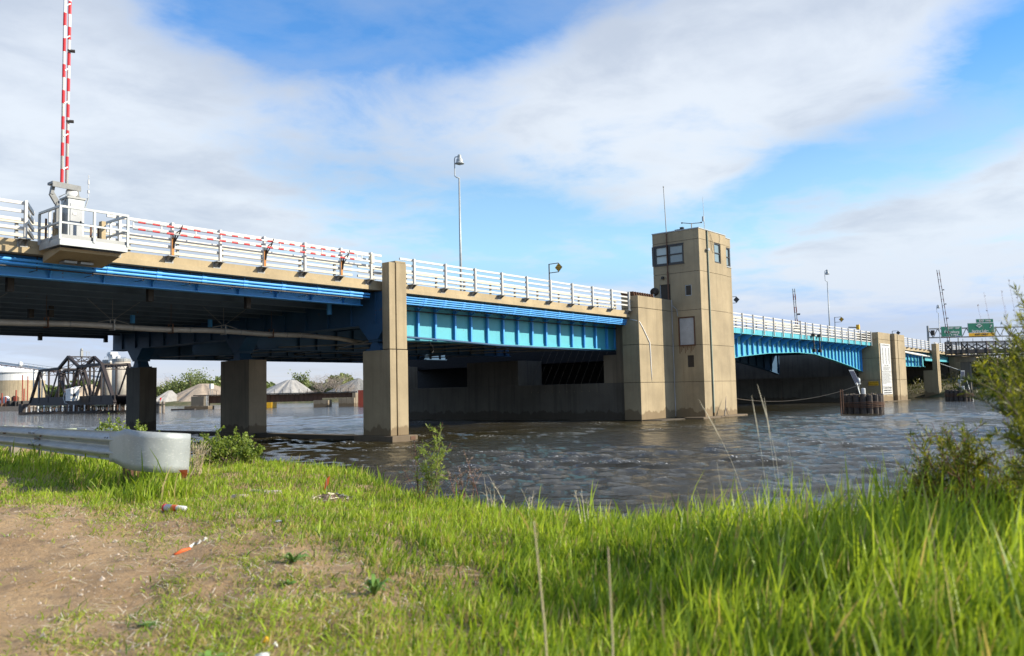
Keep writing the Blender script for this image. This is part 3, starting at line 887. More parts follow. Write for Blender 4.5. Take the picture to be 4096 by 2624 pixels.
obj('far_ledge_block', MB().box(41.71, 44.2, 45.3, 47.3, 2.181, 3.82), M_CONC2, bp)
obj('corner_block', MB().box(41.705, 44.5, 25.462, 26.2, 2.181, 5.9), M_CONC2, bp)
rep('tie_rod', MB().tube([(41.69, 27.6, 1.75), (41.67, 27.62, 2.2), (43.9, 28.0, 4.6)], 0.005, 5).tube([(41.66, 27.6, 1.72), (41.72, 27.6, 1.72)], 0.03, 8), M_CONC2, bp, [(0, 0.55*i, 0) for i in range(1, 10)])
# end block (buttress) with recessed pour joints
LEV = [0.05, 2.16, 4.32, 6.42, 7.12]
for i in range(4):
    obj('pour_block', MB().box(41.22, 45.17, 24.35, 25.455, LEV[i]+(0.012 if i else 0), LEV[i+1]-0.012), M_CONC, bp, bevel=0.01)
obj('joint_core', MB().box(41.26, 45.17, 24.39, 25.45, 0.0, 7.08), M_JOINT, bp)
m = MB()
rj = [(41.3, 24.34, 5.60), (41.6, 24.33, 5.30), (42.0, 24.33, 4.85), (42.35, 24.33, 4.45), (42.40, 24.33, 3.9), (42.42, 24.33, 3.2), (42.45, 24.33, 2.6), (42.47, 24.33, 2.2)]
m.tube([(41.19, 24.9, 5.78), (41.2, 24.5, 5.68)]+rj, [0.02, 0.025]+[0.028, .034, .034, .036, .034, .03, .022, .008], 7)
obj('sealant_run', m, M_WHITE, bp, smooth=True)
m = MB()
pz = [7.1, 6.7, 6.3, 5.6, 4.9, 4.2, 3.4, 2.6, 1.8, 1.0, 0.4, 0.1]
m.tube([(45.12+0.012*math.sin(i*2.1), 24.32, z) for i, z in enumerate(pz)], [0.03+0.01*math.sin(i*3) for i in range(12)], 6)
obj('corner_sealant', m, paint('dusty_sealant', (0.42, 0.40, 0.38), 0.8), bp, smooth=True)
obj('wash_line', MB().tube([(45.0, 24.2, 6.75), (45.12, 24.0, 6.5), (45.14, 23.95, 6.1)], 0.02, 5), M_GALV, bp)

# ---- operator tower
TW = thing('operator_tower', 'square tan concrete bridge operator tower with dark windows near the top', 'tower', (47.4, 24, 0))
TX0, TX1, TY0, TY1 = 45.17, 49.66, 22.40, 25.52
LT = [0.05, 2.16, 4.32, 6.42, 8.72, 9.30, 10.64, 11.25]
sepL = [1, 2, 3, 4, 6]
def cut_y(z0, z1, holes, x0, x1, y0, y1, m):
    """wall slab x0..x1 thick with rectangular holes in y/z (left wall)"""
    zs = sorted(set([z0, z1] + [h[2] for h in holes] + [h[3] for h in holes]))
    for a, b in zip(zs[:-1], zs[1:]):
        if b <= z0 or a >= z1: continue
        a2, b2 = max(a, z0), min(b, z1)
        hs = sorted([(h[0], h[1]) for h in holes if h[2] <= (a+b)/2 <= h[3]])
        y = y0
        for (ha, hb) in hs:
            if ha > y: m.box(x0, x1, y, ha, a2, b2)
            y = max(y, hb)
        if y < y1: m.box(x0, x1, y, y1, a2, b2)
HL = [(23.43, 25.53, 9.30, 10.46), (24.40, 25.12, 6.43, 8.10), (22.99, 23.42, 7.27, 7.94), (22.90, 23.90, 4.33, 5.98), (23.01, 23.42, 3.02, 3.72)]
def cut_x(z0, z1, holes, x0, x1, y0, y1, m):
    zs = sorted(set([z0, z1] + [h[2] for h in holes] + [h[3] for h in holes]))
    for a, b in zip(zs[:-1], zs[1:]):
        if b <= z0 or a >= z1: continue
        a2, b2 = max(a, z0), min(b, z1)
        hs = sorted([(h[0], h[1]) for h in holes if h[2] <= (a+b)/2 <= h[3]])
        x = x0
        for (ha, hb) in hs:
            if ha > x: m.box(x, ha, y0, y1, a2, b2)
            x = max(x, hb)
        if x < x1: m.box(x, x1, y0, y1, a2, b2)
bands = [(0.05, 2.16), (2.16, 4.32), (4.32, 6.42), (6.42, 8.72), (8.72, 10.64), (10.64, 11.25)]
for i, (a, b) in enumerate(bands):
    a2, b2 = a+(0.011 if i else 0), b-(0.011 if i < 5 else 0)
    m = MB()
    cut_y(a2, b2, HL, TX0, TX0+0.28, TY0+0.30, TY1, m)
    cut_x(a2, b2, [(46.10, 46.36, -1, 99), (47.19, 48.09, 9.40, 10.64)], TX0, 48.86, TY0, TY0+0.299, m)
    m.box(46.10, 46.36, TY0+0.16, TY0+0.299, a2, b2)
    zt = b2 - (0.13 if i == 5 else 0)
    cut_x(a2, zt, [(48.87+0.02, 49.66, 9.36, 10.56)], 48.861, 49.66, TY0+0.07, TY0+0.36, m)
    m.box(49.38, 49.655, TY0+0.361, TY1, a2, zt) if not (8.7 < a < 9) else (m.box(49.38, 49.655, TY0+1.1, TY1, a2, zt), m.box(49.38, 49.655, TY0+0.361, TY0+1.1, a2, 9.36))
    m.box(TX0+0.281, 49.379, TY1-0.25, TY1-0.001, a2, zt)
    obj('wall_pour', m, M_CONC, TW)
obj('joint_core', MB().box(TX0+0.035, 49.62, TY0+0.335, TY1-0.03, 0, 9.2), M_JOINT, TW)
m = MB(); m.box(TX0+0.03, TX0+0.06, TY0+0.03, TY1-0.03, 10.6, 10.7); m.box(TX0+0.03, 49.6, TY0+0.2, TY0+0.25, 10.6, 10.7); m.box(TX0+0.29, 49.37, TY0+0.31, TY1-0.26, 10.9, 11.1)
obj('roof_slab', m, M_JOINT, TW)
m = MB(); m.box(TX0+0.03, 46.09, TY0+0.03, TY0+0.2, 0, 9.35); m.box(46.37, 48.84, TY0+0.03, TY0+0.2, 0, 9.35); m.box(48.87, 49.6, TY0+0.1, TY0+0.25, 0, 9.3)
obj('front_core', m, M_JOINT, TW)
m = MB(); m.box(46.12, 46.34, TY0+0.12, TY0+0.159, 0.05, 11.2)
obj('groove_liner', m, paint('groove_rust', (0.10, 0.05, 0.035), 0.8), TW)
obj('down_pipe', MB().box(46.30, 46.36, TY0-0.02, TY0+0.1, 0.3, 11.2), paint('tarnished_green_pipe', (0.20, 0.26, 0.22), 0.6), TW)
m = MB(); m.box(TX0-0.03, 48.88, TY0-0.03, TY0+0.3, 11.251, 11.31); m.box(TX0-0.03, TX0+0.3, TY0+0.301, TY1+0.03, 11.251, 11.31); m.box(48.881, 49.69, TY0+0.04, TY0+0.37, 11.131, 11.19); m.box(49.36, 49.69, TY0+0.371, TY1+0.03, 11.131, 11.19)
obj('coping', m, M_GALV, TW)
obj('footing_ledge', MB().box(44.2, 50.3, 22.05, 23.3, -0.5, 0.09), M_CONC2, TW, bevel=0.04)

def sash_y(parent, x, y0, y1, z0, z1, fmat, gmat, fw=0.06, depth=0.09, label=None):
    """double hung window in a wall facing -X"""
    m = MB()
    m.box(x, x+depth, y0, y0+fw, z0, z1); m.box(x, x+depth, y1-fw, y1, z0, z1)
    m.box(x, x+depth, y0+fw, y1-fw, z0, z0+fw); m.box(x, x+depth, y0+fw, y1-fw, z1-fw, z1)
    zm = (z0+z1)/2; m.box(x+0.01, x+depth, y0+fw, y1-fw, zm-fw/2, zm+fw/2)
    w = obj('window', m, fmat, parent)
    if label: w['label'] = label
    for (a, b) in ((z0+fw, zm-fw/2), (zm+fw/2, z1-fw)):
        obj('pane', MB().box(x+depth-0.03, x+depth-0.015, y0+fw+0.001, y1-fw-0.001, a+0.001, b-0.001), gmat, w)
    return w
def sash_x(parent, y, x0, x1, z0, z1, fmat, gmat, fw=0.06, depth=0.09):
    m = MB()
    m.box(x0, x0+fw, y, y+depth, z0, z1); m.box(x1-fw, x1, y, y+depth, z0, z1)
    m.box(x0+fw, x1-fw, y, y+depth, z0, z0+fw); m.box(x0+fw, x1-fw, y, y+depth, z1-fw, z1)
    zm = (z0+z1)/2; m.box(x0+fw, x1-fw, y+0.01, y+depth, zm-fw/2, zm+fw/2)
    w = obj('window', m, fmat, parent)
    for (a, b) in ((z0+fw, zm-fw/2), (zm+fw/2, z1-fw)):
        obj('pane', MB().box(x0+fw+0.001, x1-fw-0.001, y+depth-0.03, y+depth-0.015, a+0.001, b-0.001), gmat, w)
    return w
sash_y(TW, TX0-0.02, 24.50, 25.36, 9.32, 10.44, M_FRAME, M_BLIND, 0.07, 0.10, 'dark framed window with pale blind behind the panes')
sash_y(TW, TX0-0.02, 23.44, 24.44, 9.32, 10.44, M_FRAME, M_GLASS, 0.07, 0.10)
obj('corner_post', MB().box(TX0-0.03, TX0+0.2, 25.38, 25.56, 9.28, 10.48), M_FRAME, TW)
m = MB(); m.box(TX0-0.04, TX0-0.021, 23.40, 25.4, 9.24, 9.31); m.box(TX0-0.04, TX0-0.021, 23.40, 25.4, 10.44, 10.50)
obj('window_surround', m, M_FRAME, TW)
sash_x(TW, TY0+0.02, 47.21, 48.07, 9.42, 10.62, M_FRAME, M_GLASS)
sash_x(TW, TY0+0.09, 48.92, 49.55, 9.38, 10.54, M_FRAME, M_GLASS)
obj('corner_post', MB().box(49.56, 49.64, TY0+0.09, TY0+0.3, 9.37, 10.55), M_FRAME, TW)
obj('corner_glass', MB().box(49.60, 49.62, TY0+0.32, TY0+1.09, 9.37, 10.6), M_GLASS, TW)
obj('sill', MB().box(48.88, 49.72, TY0+0.03, TY0+0.1, 9.30, 9.36), M_GALV, TW)
sash_y(TW, TX0+0.03, 23.0, 23.41, 7.28, 7.93, M_GALV, M_GLASS, 0.035, 0.08)
sash_y(TW, TX0+0.05, 23.02, 23.41, 3.03, 3.71, M_PANEL, M_GLASS, 0.035, 0.08)
fr_ = obj('hatch_frame', MB().box(TX0-0.035, TX0+0.02, 22.86, 22.93, 4.28, 6.03).box(TX0-0.035, TX0+0.02, 23.87, 23.94, 4.28, 6.03).box(TX0-0.035, TX0+0.02, 22.931, 23.869, 5.96, 6.03).box(TX0-0.035, TX0+0.02, 22.931, 23.869, 4.28, 4.35), M_RUST, TW)
m = MB()
for i in range(12):
    y_ = 22.92+i*0.087; L_ = 0.12+0.10*((i*5) % 4)
    m.box(TX0-0.0025, TX0-0.0005, y_, y_+0.03+0.015*(i % 3), 4.27-L_, 4.275)
tag(obj('rust_runs', m, paint('rust_wash', (0.17, 0.10, 0.055), 0.9), TW), kind='stuff')
obj('hatch_panel', MB().box(TX0+0.005, TX0+0.05, 22.94, 23.86, 4.36, 5.95), M_PANEL, TW)
dr = obj('door', MB().box(TX0+0.09, TX0+0.13, 24.41, 25.11, 6.44, 8.09), M_DOOR, TW)
obj('door_frame', MB().box(TX0+0.02, TX0+0.12, 25.06, 25.10, 6.44, 8.09), M_PANEL, dr)
obj('notice', MB().box(TX0+0.075, TX0+0.088, 24.66, 24.92, 7.30, 7.74), M_SIGNWHITE, dr)
obj('notice_heading', MB().box(TX0+0.070, TX0+0.0745, 24.67, 24.91, 7.62, 7.73), M_RED, dr)
obj('notice', MB().box(TX0+0.075, TX0+0.088, 24.66, 24.90, 7.10, 7.26), M_SIGNWHITE, dr)
m = MB()
for k in range(4): m.box(TX0+0.071, TX0+0.074, 24.70, 24.88, 7.36+k*0.06, 7.375+k*0.06)
obj('notice_lines', m, M_INK, dr)
obj('bulkhead_lamp', MB().box(TX0-0.14, TX0-0.001, 24.78, 24.93, 8.42, 8.58), M_BLACK, TW)
m = MB().tube([(TX0-0.07, 24.50, 7.05), (TX0-0.07, 24.50, 8.85)], 0.05, 10); m.tube([(TX0-0.07, 24.50, 8.85), (TX0-0.07, 24.50, 11.2)], 0.032, 10)
obj('rusty_conduit', m, M_RUST, TW, smooth=False)
obj('camera_mount', MB().box(46.05, 46.12, TY0-0.14, TY0-0.001, 10.06, 10.13).box(45.98, 46.2, TY0-0.2, TY0-0.12, 9.98, 10.12), M_GALV, TW)
m = MB()
m.tube([(46.33, TY0-0.03, 11.25), (46.6, TY0-0.05, 11.1), (46.9, TY0-0.04, 10.7), (47.1, TY0-0.03, 10.35), (47.15, TY0-0.03, 10.0), (46.95, TY0-0.03, 9.95), (46.8, TY0-0.02, 10.2), (46.75, TY0-0.02, 10.7)], 0.009, 5)
m.tube([(47.9, TY0-0.03, 11.22), (48.0, TY0-0.03, 10.95), (47.85, TY0-0.03, 10.62)], 0.009, 5)
obj('loose_wire', m, M_CABLE, TW)
mast = solo('tall_mast', MB().tube([(TX0-0.05, 24.50, 11.2), (TX0-0.08, 24.52, 12.5), (TX0-0.1, 24.56, 14.05)], [0.03, 0.026, 0.022], 8).tube([(TX0-0.1, 24.56, 14.05), (TX0-0.1, 24.56, 14.12)], 0.04, 8), M_GREYSTEEL, 'taller dark whip mast at the left edge of the tower roof', 'antenna')
an = thing('white_antenna', 'thin white whip antenna with small box above the tower front edge', 'antenna', (46.45, 22.6, 11.3))
obj('mast', MB().tube([(46.45, 22.62, 11.25), (46.42, 22.62, 12.05)], 0.022, 8), M_GALV, an)
obj('whip', MB().tube([(46.42, 22.62, 12.05), (46.36, 22.62, 13.35)], [0.018, 0.010], 8), M_SIGNWHITE, an)
obj('radio_box', MB().box(46.28, 46.36, 22.58, 22.68, 11.85, 12.15), M_PANEL, an)
wv = thing('anemometer', 'small wind instrument with two arms on the tower roof', 'anemometer', (46.3, 23.4, 11.1))
m = MB().tube([(46.2, 23.35, 11.0), (46.2, 23.35, 11.83)], 0.035, 8); obj('mast', m, M_GREYSTEEL, wv)
m = MB().tube([(45.8, 23.75, 11.84), (46.2, 23.35, 11.8), (46.65, 22.95, 11.86)], 0.022, 8)
m.lathe((45.78, 23.77, 11.84), [(0.02, -0.05), (0.07, 0.0), (0.02, 0.04)], 10); m.lathe((46.67, 22.93, 11.88), [(0.02, -0.05), (0.07, 0.0), (0.02, 0.04)], 10)
obj('cross_arm', m, M_BLACK, wv)
solo('roof_vent', MB().box(45.75, 46.15, 23.7, 24.2, 11.0, 11.42).box(45.7, 46.2, 23.65, 24.25, 11.42, 11.47).box(45.9, 46.1, 23.8, 24.0, 11.47, 11.62), M_FRAME, 'low dark vent box beside the wind instrument on the tower roof', 'roof vent')
dish = thing('satellite_dish', 'small dark round dish tilted on top of the pier beside the tower door', 'satellite dish', (44.2, 25.0, 7.12))
obj('reflector', MB().lathe((44.15, 24.9, 7.55), [(0.0, 0.02), (0.14, 0.03), (0.26, 0.075), (0.27, 0.085), (0.14, 0.05), (0.0, 0.04)], 22, axis=(0.75, 0.5, 0.45)), M_FRAME, dish, smooth=True)
obj('dish_arm', MB().tube([(44.2, 25.0, 7.13), (44.2, 25.0, 7.5)], 0.03, 8).tube([(44.2, 24.95, 7.3), (43.8, 24.7, 7.2)], 0.012, 6), M_GALV, dish)
bi = thing('angle_irons', 'row of slanted rusty angle irons on top of the pier at the railing end', 'angle irons', (42.2, 25, 7.12))
for i in range(9):
    x = 41.3+i*0.27
    obj('angle_iron', MB().prism([(x, 24.6, 7.125), (x+0.06, 24.6, 7.125), (x-0.10, 24.6, 7.36), (x-0.14, 24.6, 7.34)], (0, 0.85, 0)), M_RUST, bi)
solo('driftwood', MB().tube([(46.6, 21.9, 0.1), (46.9, 21.95, 0.5), (47.4, 22.15, 1.0), (47.6, 22.2, 1.22)], [0.04, 0.035, 0.025, 0.01], 6).tube([(47.0, 21.98, 0.55), (47.15, 21.9, 0.1)], [0.03, 0.02], 6).tube([(47.1, 22.0, 0.7), (46.8, 22.0, 0.3)], 0.02, 6), M_GREYWOOD, 'bleached forked branch caught against the foot of the tower', 'branch')

# ================================================================== BASCULE SPAN
ARCH = [(49.7, 3.02), (54, 3.55), (58, 4.02), (63.2, 4.37), (69.3, 4.57), (73.4, 4.53), (78.5, 4.06), (83.5, 3.50), (87.2, 2.98)]
def arch(x):
    xs = [a for a, b in ARCH]; zs = [b for a, b in ARCH]
    return float(np.interp(x, xs, zs))
DZ = -0.36
for k, (xa, xb, lab) in enumerate(((49.72, 69.28, 'nearer half of the blue arched lift span, springing from the operator tower'), (69.36, 86.9, 'farther half of the blue arched lift span, ending at the pier with the white notice'))):
    lf = thing('bascule_leaf', lab, 'bridge', ((xa+xb)/2, 36, 4.0), 'lift span leaves')
    st_ = [xa+0.35+i*0.95 for i in range(int((xb-xa-0.4)/0.95)+1)]
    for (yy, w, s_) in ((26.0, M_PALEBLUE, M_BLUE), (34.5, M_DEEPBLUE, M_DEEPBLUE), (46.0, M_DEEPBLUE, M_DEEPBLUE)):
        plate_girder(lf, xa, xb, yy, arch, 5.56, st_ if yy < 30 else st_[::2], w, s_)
    m = MB()
    m.box(xa, xb, 24.95, 47.8, 5.60, 5.70)
    obj('deck_grating', m, M_SLAB, lf)
    x = xa + 0.02; i = 0
    while x < xb-0.3:
        x2 = min(x+1.86, xb)
        obj('edge_plate', MB().box(x+0.01, x2-0.01, 24.90, 24.949, 5.56, 5.92), M_PALEBLUE, lf)
        x = x2; i += 1
    x = xa+0.9
    rep('knee_bracket', MB().prism([(x-0.02, 25.82, 5.55), (x-0.02, 24.95, 5.55), (x-0.02, 24.95, 5.47), (x-0.02, 25.82, 4.95)], (0.04, 0, 0)), M_BLUE, lf, [(1.9*i, 0, 0) for i in range(1, int((xb-x)/1.9)+1)])
    for x in np.arange(xa+1.8, xb, 3.7):
        obj('floor_beam', MB().box(x-0.03, x+0.03, 26.1, 45.9, 4.95, 5.56), M_DEEPBLUE, lf)
    posts = [56.32,58.2,60.11,62.02,63.84,65.7,67.61,68.77] if k == 0 else [70.44,72.35,74.16,76.01,77.88,79.68,81.49,83.33,85.12,86.6]
    if k == 0: posts = [50.6, 52.5, 54.4]+posts
    lab2 = 'five-bar white railing on the lift span beside the tower' if k == 0 else 'five-bar white railing on the lift span beside the notice pier'
    railing(lab2, posts, xa, xb, 7.0 if k == 0 else 6.95, 6.95 if k == 0 else 6.91, nr=5, low=0.35)
    inner_rail('cream barrier inside the lift span railing near the tower' if k == 0 else 'cream barrier inside the lift span railing near the notice pier', xa, xb, 7.0, 6.93, 1.86, y=26.0, n=4, top=-0.12)
m = MB()
for x in (70.2, 71.6): m.tube([(x, 24.75, 5.9), (x+0.05, 24.7, 5.2), (x+0.05, 24.75, 4.75)], 0.05, 8).box(x-0.12, x+0.2, 24.6, 24.85, 4.55, 4.8).box(x-0.1, x+0.15, 24.6, 24.85, 5.85, 6.1)
solo('span_lock_cables', m, M_BLACK, 'pair of dark hanging cables where the two lift span halves meet', 'cables')

# ---- notice pier (right bascule pier)
NP = thing('notice_pier', 'tan concrete pier on the right carrying the tall white notice board', 'bridge pier', (91, 30, 0))
LN = [-0.3, 2.16, 4.32, 6.2, 6.9]
for i in range(4):
    a, b = LN[i]+(0.012 if i else 0), LN[i+1]-0.012
    obj('pour_block', MB().box(87.0, 91.3, 24.25, 26.3, a, b), M_CONC, NP, bevel=0.01)
    obj('pour_block', MB().box(91.31, 92.25, 23.85, 26.3, a, b-0.0), M_CONC, NP, bevel=0.01)
    obj('pour_block', MB().box(92.42, 95.0, 23.85, 26.3, a, b+(-0.05 if i == 3 else 0)), M_CONC, NP, bevel=0.01)
obj('joint_core', MB().box(87.05, 94.95, 24.3, 26.25, -0.3, 6.85), M_JOINT, NP)
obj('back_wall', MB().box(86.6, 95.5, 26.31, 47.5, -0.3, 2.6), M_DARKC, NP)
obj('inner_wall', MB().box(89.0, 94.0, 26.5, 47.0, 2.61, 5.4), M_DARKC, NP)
obj('base_ledge', MB().box(86.7, 95.2, 23.6, 26.3, -0.4, 0.03), M_CONC2, NP)
nb = thing('notice_board', 'tall white three-panel notice with rows of small print fixed to the right-hand pier', 'notice board', (89.2, 24.2, 0.7))
ctr = 89.0; bw = 3.3
for (a, b, nm) in ((3.02, 5.78, 'upper_panel'), (1.52, 2.98, 'middle_panel'), (0.70, 1.49, 'lower_panel')):
    obj(nm, MB().box(ctr-bw/2, ctr+bw/2, 24.17, 24.225, a, b), M_SIGNWHITE, nb, bevel=0.01)
XD, UD = (1,0,0), (0,0,1)
text('heading', 'BRIDGE OPENING SCHEDULE', nb, (ctr, 24.16, 5.62), XD, UD, 0.17, M_GREYINK, 1.15)
m = MB()
for cx_ in (ctr-1.05, ctr, ctr+1.05):
    for k in range(22):
        z = 5.33-k*0.074
        w = 0.30 if (k in (3, 9, 16)) else 0.16
        m.box(cx_-w-0.02, cx_-0.03, 24.158, 24.169, z, z+0.035); m.box(cx_+0.02, cx_+0.2, 24.158, 24.169, z, z+0.035)
tag(obj('timetable_rows', m, M_GREYINK, nb), kind='stuff')
text('heading', 'DEC 15 - MAR 15', nb, (ctr, 24.16, 3.60), XD, UD, 0.16, M_INK, 1.2)
m = MB()
for k in range(4): m.box(ctr-1.25+0.12*(k % 2), ctr+1.25-0.15*k, 24.158, 24.169, 3.42-k*0.1, 3.46-k*0.1)
for k in range(11):
    z = 2.88-k*0.105
    x = ctr-1.5; j = 0
    e = ctr+1.5-(0.3*((k*5) % 3)) if k < 10 else ctr-0.2
    while x < e:
        w = 0.12+0.13*((k*3+j*5) % 4)/3; m.box(x, min(x+w, e), 24.158, 24.169, z-0.045, z); x += w+0.09; j += 1
tag(obj('print_lines', m, M_GREYINK, nb), kind='stuff')
for i, s_ in enumerate(('TO CONTACT LIFT BRIDGE', 'USE MARINE CHANNEL 16', 'OR PHONE 616-842-1994')):
    text('heading', s_, nb, (ctr, 24.16, 1.34-i*0.24), XD, UD, 0.19, M_INK, 1.25, 0.003)
ct = thing('caution_sign', 'dull yellow caution sign on the shaded side of the notice pier', 'sign', (86.93, 24.9, 1.65))
obj('sign_plate', MB().box(86.94, 86.99, 24.45, 25.4, 1.62, 2.02), M_YELLOW, ct)
text('heading', 'CAUTION', ct, (86.93, 24.93, 1.91), (0,-1,0), UD, 0.17, M_INK, 1.2)
text('heading', 'POWER CABLE', ct, (86.93, 24.93, 1.73), (0,-1,0), UD, 0.13, M_INK, 1.0)

# ---- spans beyond the notice pier
s4 = thing('short_girder_span', 'short blue girder span between the notice pier and the slender pier on the right', 'bridge', (103, 36, 3.8))
slab(s4, 95.0, 111.2, -0.47, -0.57)
plate_girder(s4, 95.0, 111.6, 26.0, 3.74, 5.40, [95.5+i*1.45 for i in range(11)], M_PALEBLUE, M_BLUE)
plate_girder(s4, 95.0, 111.6, 36, 3.74, 5.40, [], M_DEEPBLUE, M_DEEPBLUE); plate_girder(s4, 95.0, 111.6, 46, 3.74, 5.40, [], M_DEEPBLUE, M_DEEPBLUE)
rep('knee_brace', MB().beam((97, 25.82, 4.8), (97, 25.1, 5.42), 0.06, 0.08), M_BLUE, s4, [(3.0*i, 0, 0) for i in range(1, 5)])
obj('sagging_sheet', MB().tube([(96.5, 24.9, 5.30), (101, 24.8, 5.12), (106, 24.8, 4.98), (110, 24.9, 4.92)], [0.07, 0.13, 0.13, 0.05], 8), M_WHITE, s4)
railing('white railing right of the notice pier', [96.4+1.9*i for i in range(8)], 95.0, 110.4, 6.86, 6.71)
p3 = thing('fluted_pier', 'slender grooved concrete pier on the right, behind the far dolphin', 'bridge pier', (111, 25, 0), 'river piers')
grooved_column(p3, 110.5, 111.9, 24.2, 25.80, 0.1, 3.25, 111.0, M_CONC, 'lower_block')
grooved_column(p3, 110.5, 111.9, 24.21, 24.75, 3.26, 6.45, 111.0, M_CONC, 'upper_column')
obj('footing', MB().box(110.2, 112.4, 23.9, 26.1, -0.5, 0.1), M_CONC2, p3)
s5 = thing('far_approach_span', 'farthest low blue and tan approach span on the right above the bank', 'bridge', (130, 36, 5))
slab(s5, 112.0, 152, -0.58, -0.75)
for (xa, xb) in ((112.0, 124.5), (125.5, 139.5), (140.5, 151.5)):
    m = ibeam(MB(), xa, xb, 25.9, 4.45, 5.3, 0, 0, 0.3, 0.02, 0.04); obj('girder', m, M_PALEBLUE, s5)
    for yy in (30, 34, 38, 42, 46): obj('girder', ibeam(MB(), xa, xb, yy, 4.45, 5.3, 0, 0, 0.3, 0.02, 0.04), M_DEEPBLUE, s5)
railing('far white railing right of the slender pier', [112.6+1.95*i for i in range(20)], 112.2, 151, 6.68, 6.45)
for (x, lab) in ((125.0, 'thin lit concrete column behind the far dolphin lamp'), (140.0, 'thin concrete column at the far bank among the bushes')):
    p = thing('far_column', lab, 'bridge pier', (x, 25, 0), 'far bank columns')
    grooved_column(p, x-0.6, x+0.6, 24.2, 25.8, -0.2, 5.9, x, M_CONC, 'column')
    obj('bent_wall', MB().box(x-0.4, x+0.4, 26, 47, -0.2, 4.4), M_DARKC, p)
solo('far_bridge_deck', MB().box(-90, -14.3, 25, 48, 5.6, 6.3), M_CURB, 'rest of the road bridge deck running off to the left', 'bridge')

# ================================================================== DOLPHINS, LAMPS, SIGNS
def dolphin(cx, cy, rad, top, label, solar_label, up):
    t = thing('pile_dolphin', label, 'mooring dolphin', (cx, cy, 0), 'pile dolphins')
    n = 17
    for i in range(n):
        a = 2*math.pi*i/n + 0.13
        x, y = cx+rad*math.cos(a), cy+rad*math.sin(a)
        h = top + random.uniform(-0.05, 0.05)
        m = MB().tube([(x, y, -0.8), (x, y, h-0.03), (x, y, h)], [0.185, 0.18, 0.15], 10)
        obj('pile', m, M_WOOD, t, smooth=False)
    m = MB().lathe((cx, cy, 0), [(rad-0.1, -0.5), (rad-0.1, top-0.12)], 20)
    obj('pile_core', m, M_WOOD, t)
    for k in range(4):
        z = 0.42+k*0.09
        ring = [(cx+(rad+0.2)*math.cos(a), cy+(rad+0.2)*math.sin(a), z+0.02*math.sin(3*a+k)) for a in np.linspace(0, 2*math.pi, 35)]
        obj('wire_wrap', MB().tube(ring, 0.022, 6), M_RUST, t)
    verts, faces = [], []
    m = MB()
    for i in range(90):
        a = random.uniform(0, 6.28); r = rad*math.sqrt(random.random()); x, y = cx+r*math.cos(a), cy+r*math.sin(a)
        h = random.uniform(0.05, 0.22); dx_, dy_ = random.uniform(-.05, .05), random.uniform(-.05, .05)
        m.add([(x-.012, y, top-0.13), (x+.012, y, top-0.13), (x+dx_, y+dy_, top-0.1+h)], [(0, 1, 2)])
    tag(obj('weeds', m, M_DRY, t), kind='stuff')
    L = thing('solar_beacon', solar_label, 'beacon', (cx, cy, top), 'solar beacons')
    # tall thin post, tilted panel, lantern
    b = P
    return t, L
D1 = dolphin(53.4, 16.0, 1.02, 1.17, 'nearer ring of dark timber piles bound with wire, in front of the lift span', 'tilted solar panel and white lantern on the nearer timber dolphin', 1)
D2 = dolphin(88.2, 17.6, 1.02, 1.02, 'farther ring of dark timber piles in front of the slender right pier', 'dark solar panel and white lantern on the farther timber dolphin', 1)
def beacon(L, c, u, top, pts_panel, lan):
    """u: level direction to the right along the river front; built at the dolphin's centre"""
    def q(a, z, d=0.0): return Vector((c[0], c[1], 0)) + RH*a + FH*d + Vector((0, 0, z))
    (a0, z0), (a1, z1), w = pts_panel
    pl_, pr_, tl, tr = q(a0, z0), q(a0+w, z0), q(a1, z1, 0.35), q(a1+w, z1, 0.35)
    m = MB().prism([pl_, pr_, tr, tl], (FH*0.03)[:])
    pn = obj('solar_panel', m, M_GALV, L)
    i_ = lambda A, B, C_, D_, s: [A+((B+C_+D_+A)/4-A)*s, B+((B+C_+D_+A)/4-B)*s, C_+((B+C_+D_+A)/4-C_)*s, D_+((B+C_+D_+A)/4-D_)*s]
    m = MB().prism(i_(pl_-FH*0.012, pr_-FH*0.012, tr-FH*0.012, tl-FH*0.012, 0.16), (FH*0.008)[:])
    obj('cells', m, M_SOLAR, pn)
    obj('post', MB().tube([q(lan[2], 0.0, -1.0), q(lan[2]-0.04, z0+0.1, -0.1)], 0.028, 8), M_GALV, L)
    m = MB().box(-.1, .1, -.1, .1, 0, 0.01)
    o = q(lan[0], top-0.1)
    m = MB().lathe(o, [(0.13, 0.0), (0.13, 0.42), (0.09, 0.47)], 14); obj('battery_box', m, M_SIGNWHITE, L, smooth=False)
    o = q(lan[1], top-0.1, 0.2)
    m = MB().lathe(o, [(0.05, 0.0), (0.05, 0.7), (0.15, 0.72), (0.15, 0.80)], 14); obj('lantern_post', m, M_GREYSTEEL, L)
    m = MB().lathe(o+Vector((0,0,0.80)), [(0.11, 0.0), (0.13, 0.1), (0.12, 0.24), (0.05, 0.32)], 14); obj('lantern', m, M_GALV, L, smooth=True)
    m = MB().box(o.x-0.28, o.x-0.08, o.y-0.1, o.y+0.1, o.z, o.z+0.35); obj('control_box', m, M_BLACK, L)
beacon(D1[1], (53.4, 16.0), None, 1.17, ((-0.36, 1.78), (-0.60, 2.68), 0.30), (0.08, -0.12, -0.30))
beacon(D2[1], (88.2, 17.6), None, 1.02, ((0.22, 1.95), (0.50, 2.85), 0.36), (0.42, 0.20, 0.75))
side = P(3365, 1650, 50.5)
m = MB()
m.tube([(side.x, side.y, -0.5), (side.x, side.y, 1.5)], 0.035, 7)
m.tube([(side.x+0.12, side.y-0.1, -0.5), (side.x+0.12, side.y-0.1, 1.5)], 0.03, 7); m.beam((side.x, side.y, 1.4), (side.x+.12, side.y-.1, 1.4), 0.03, 0.03)
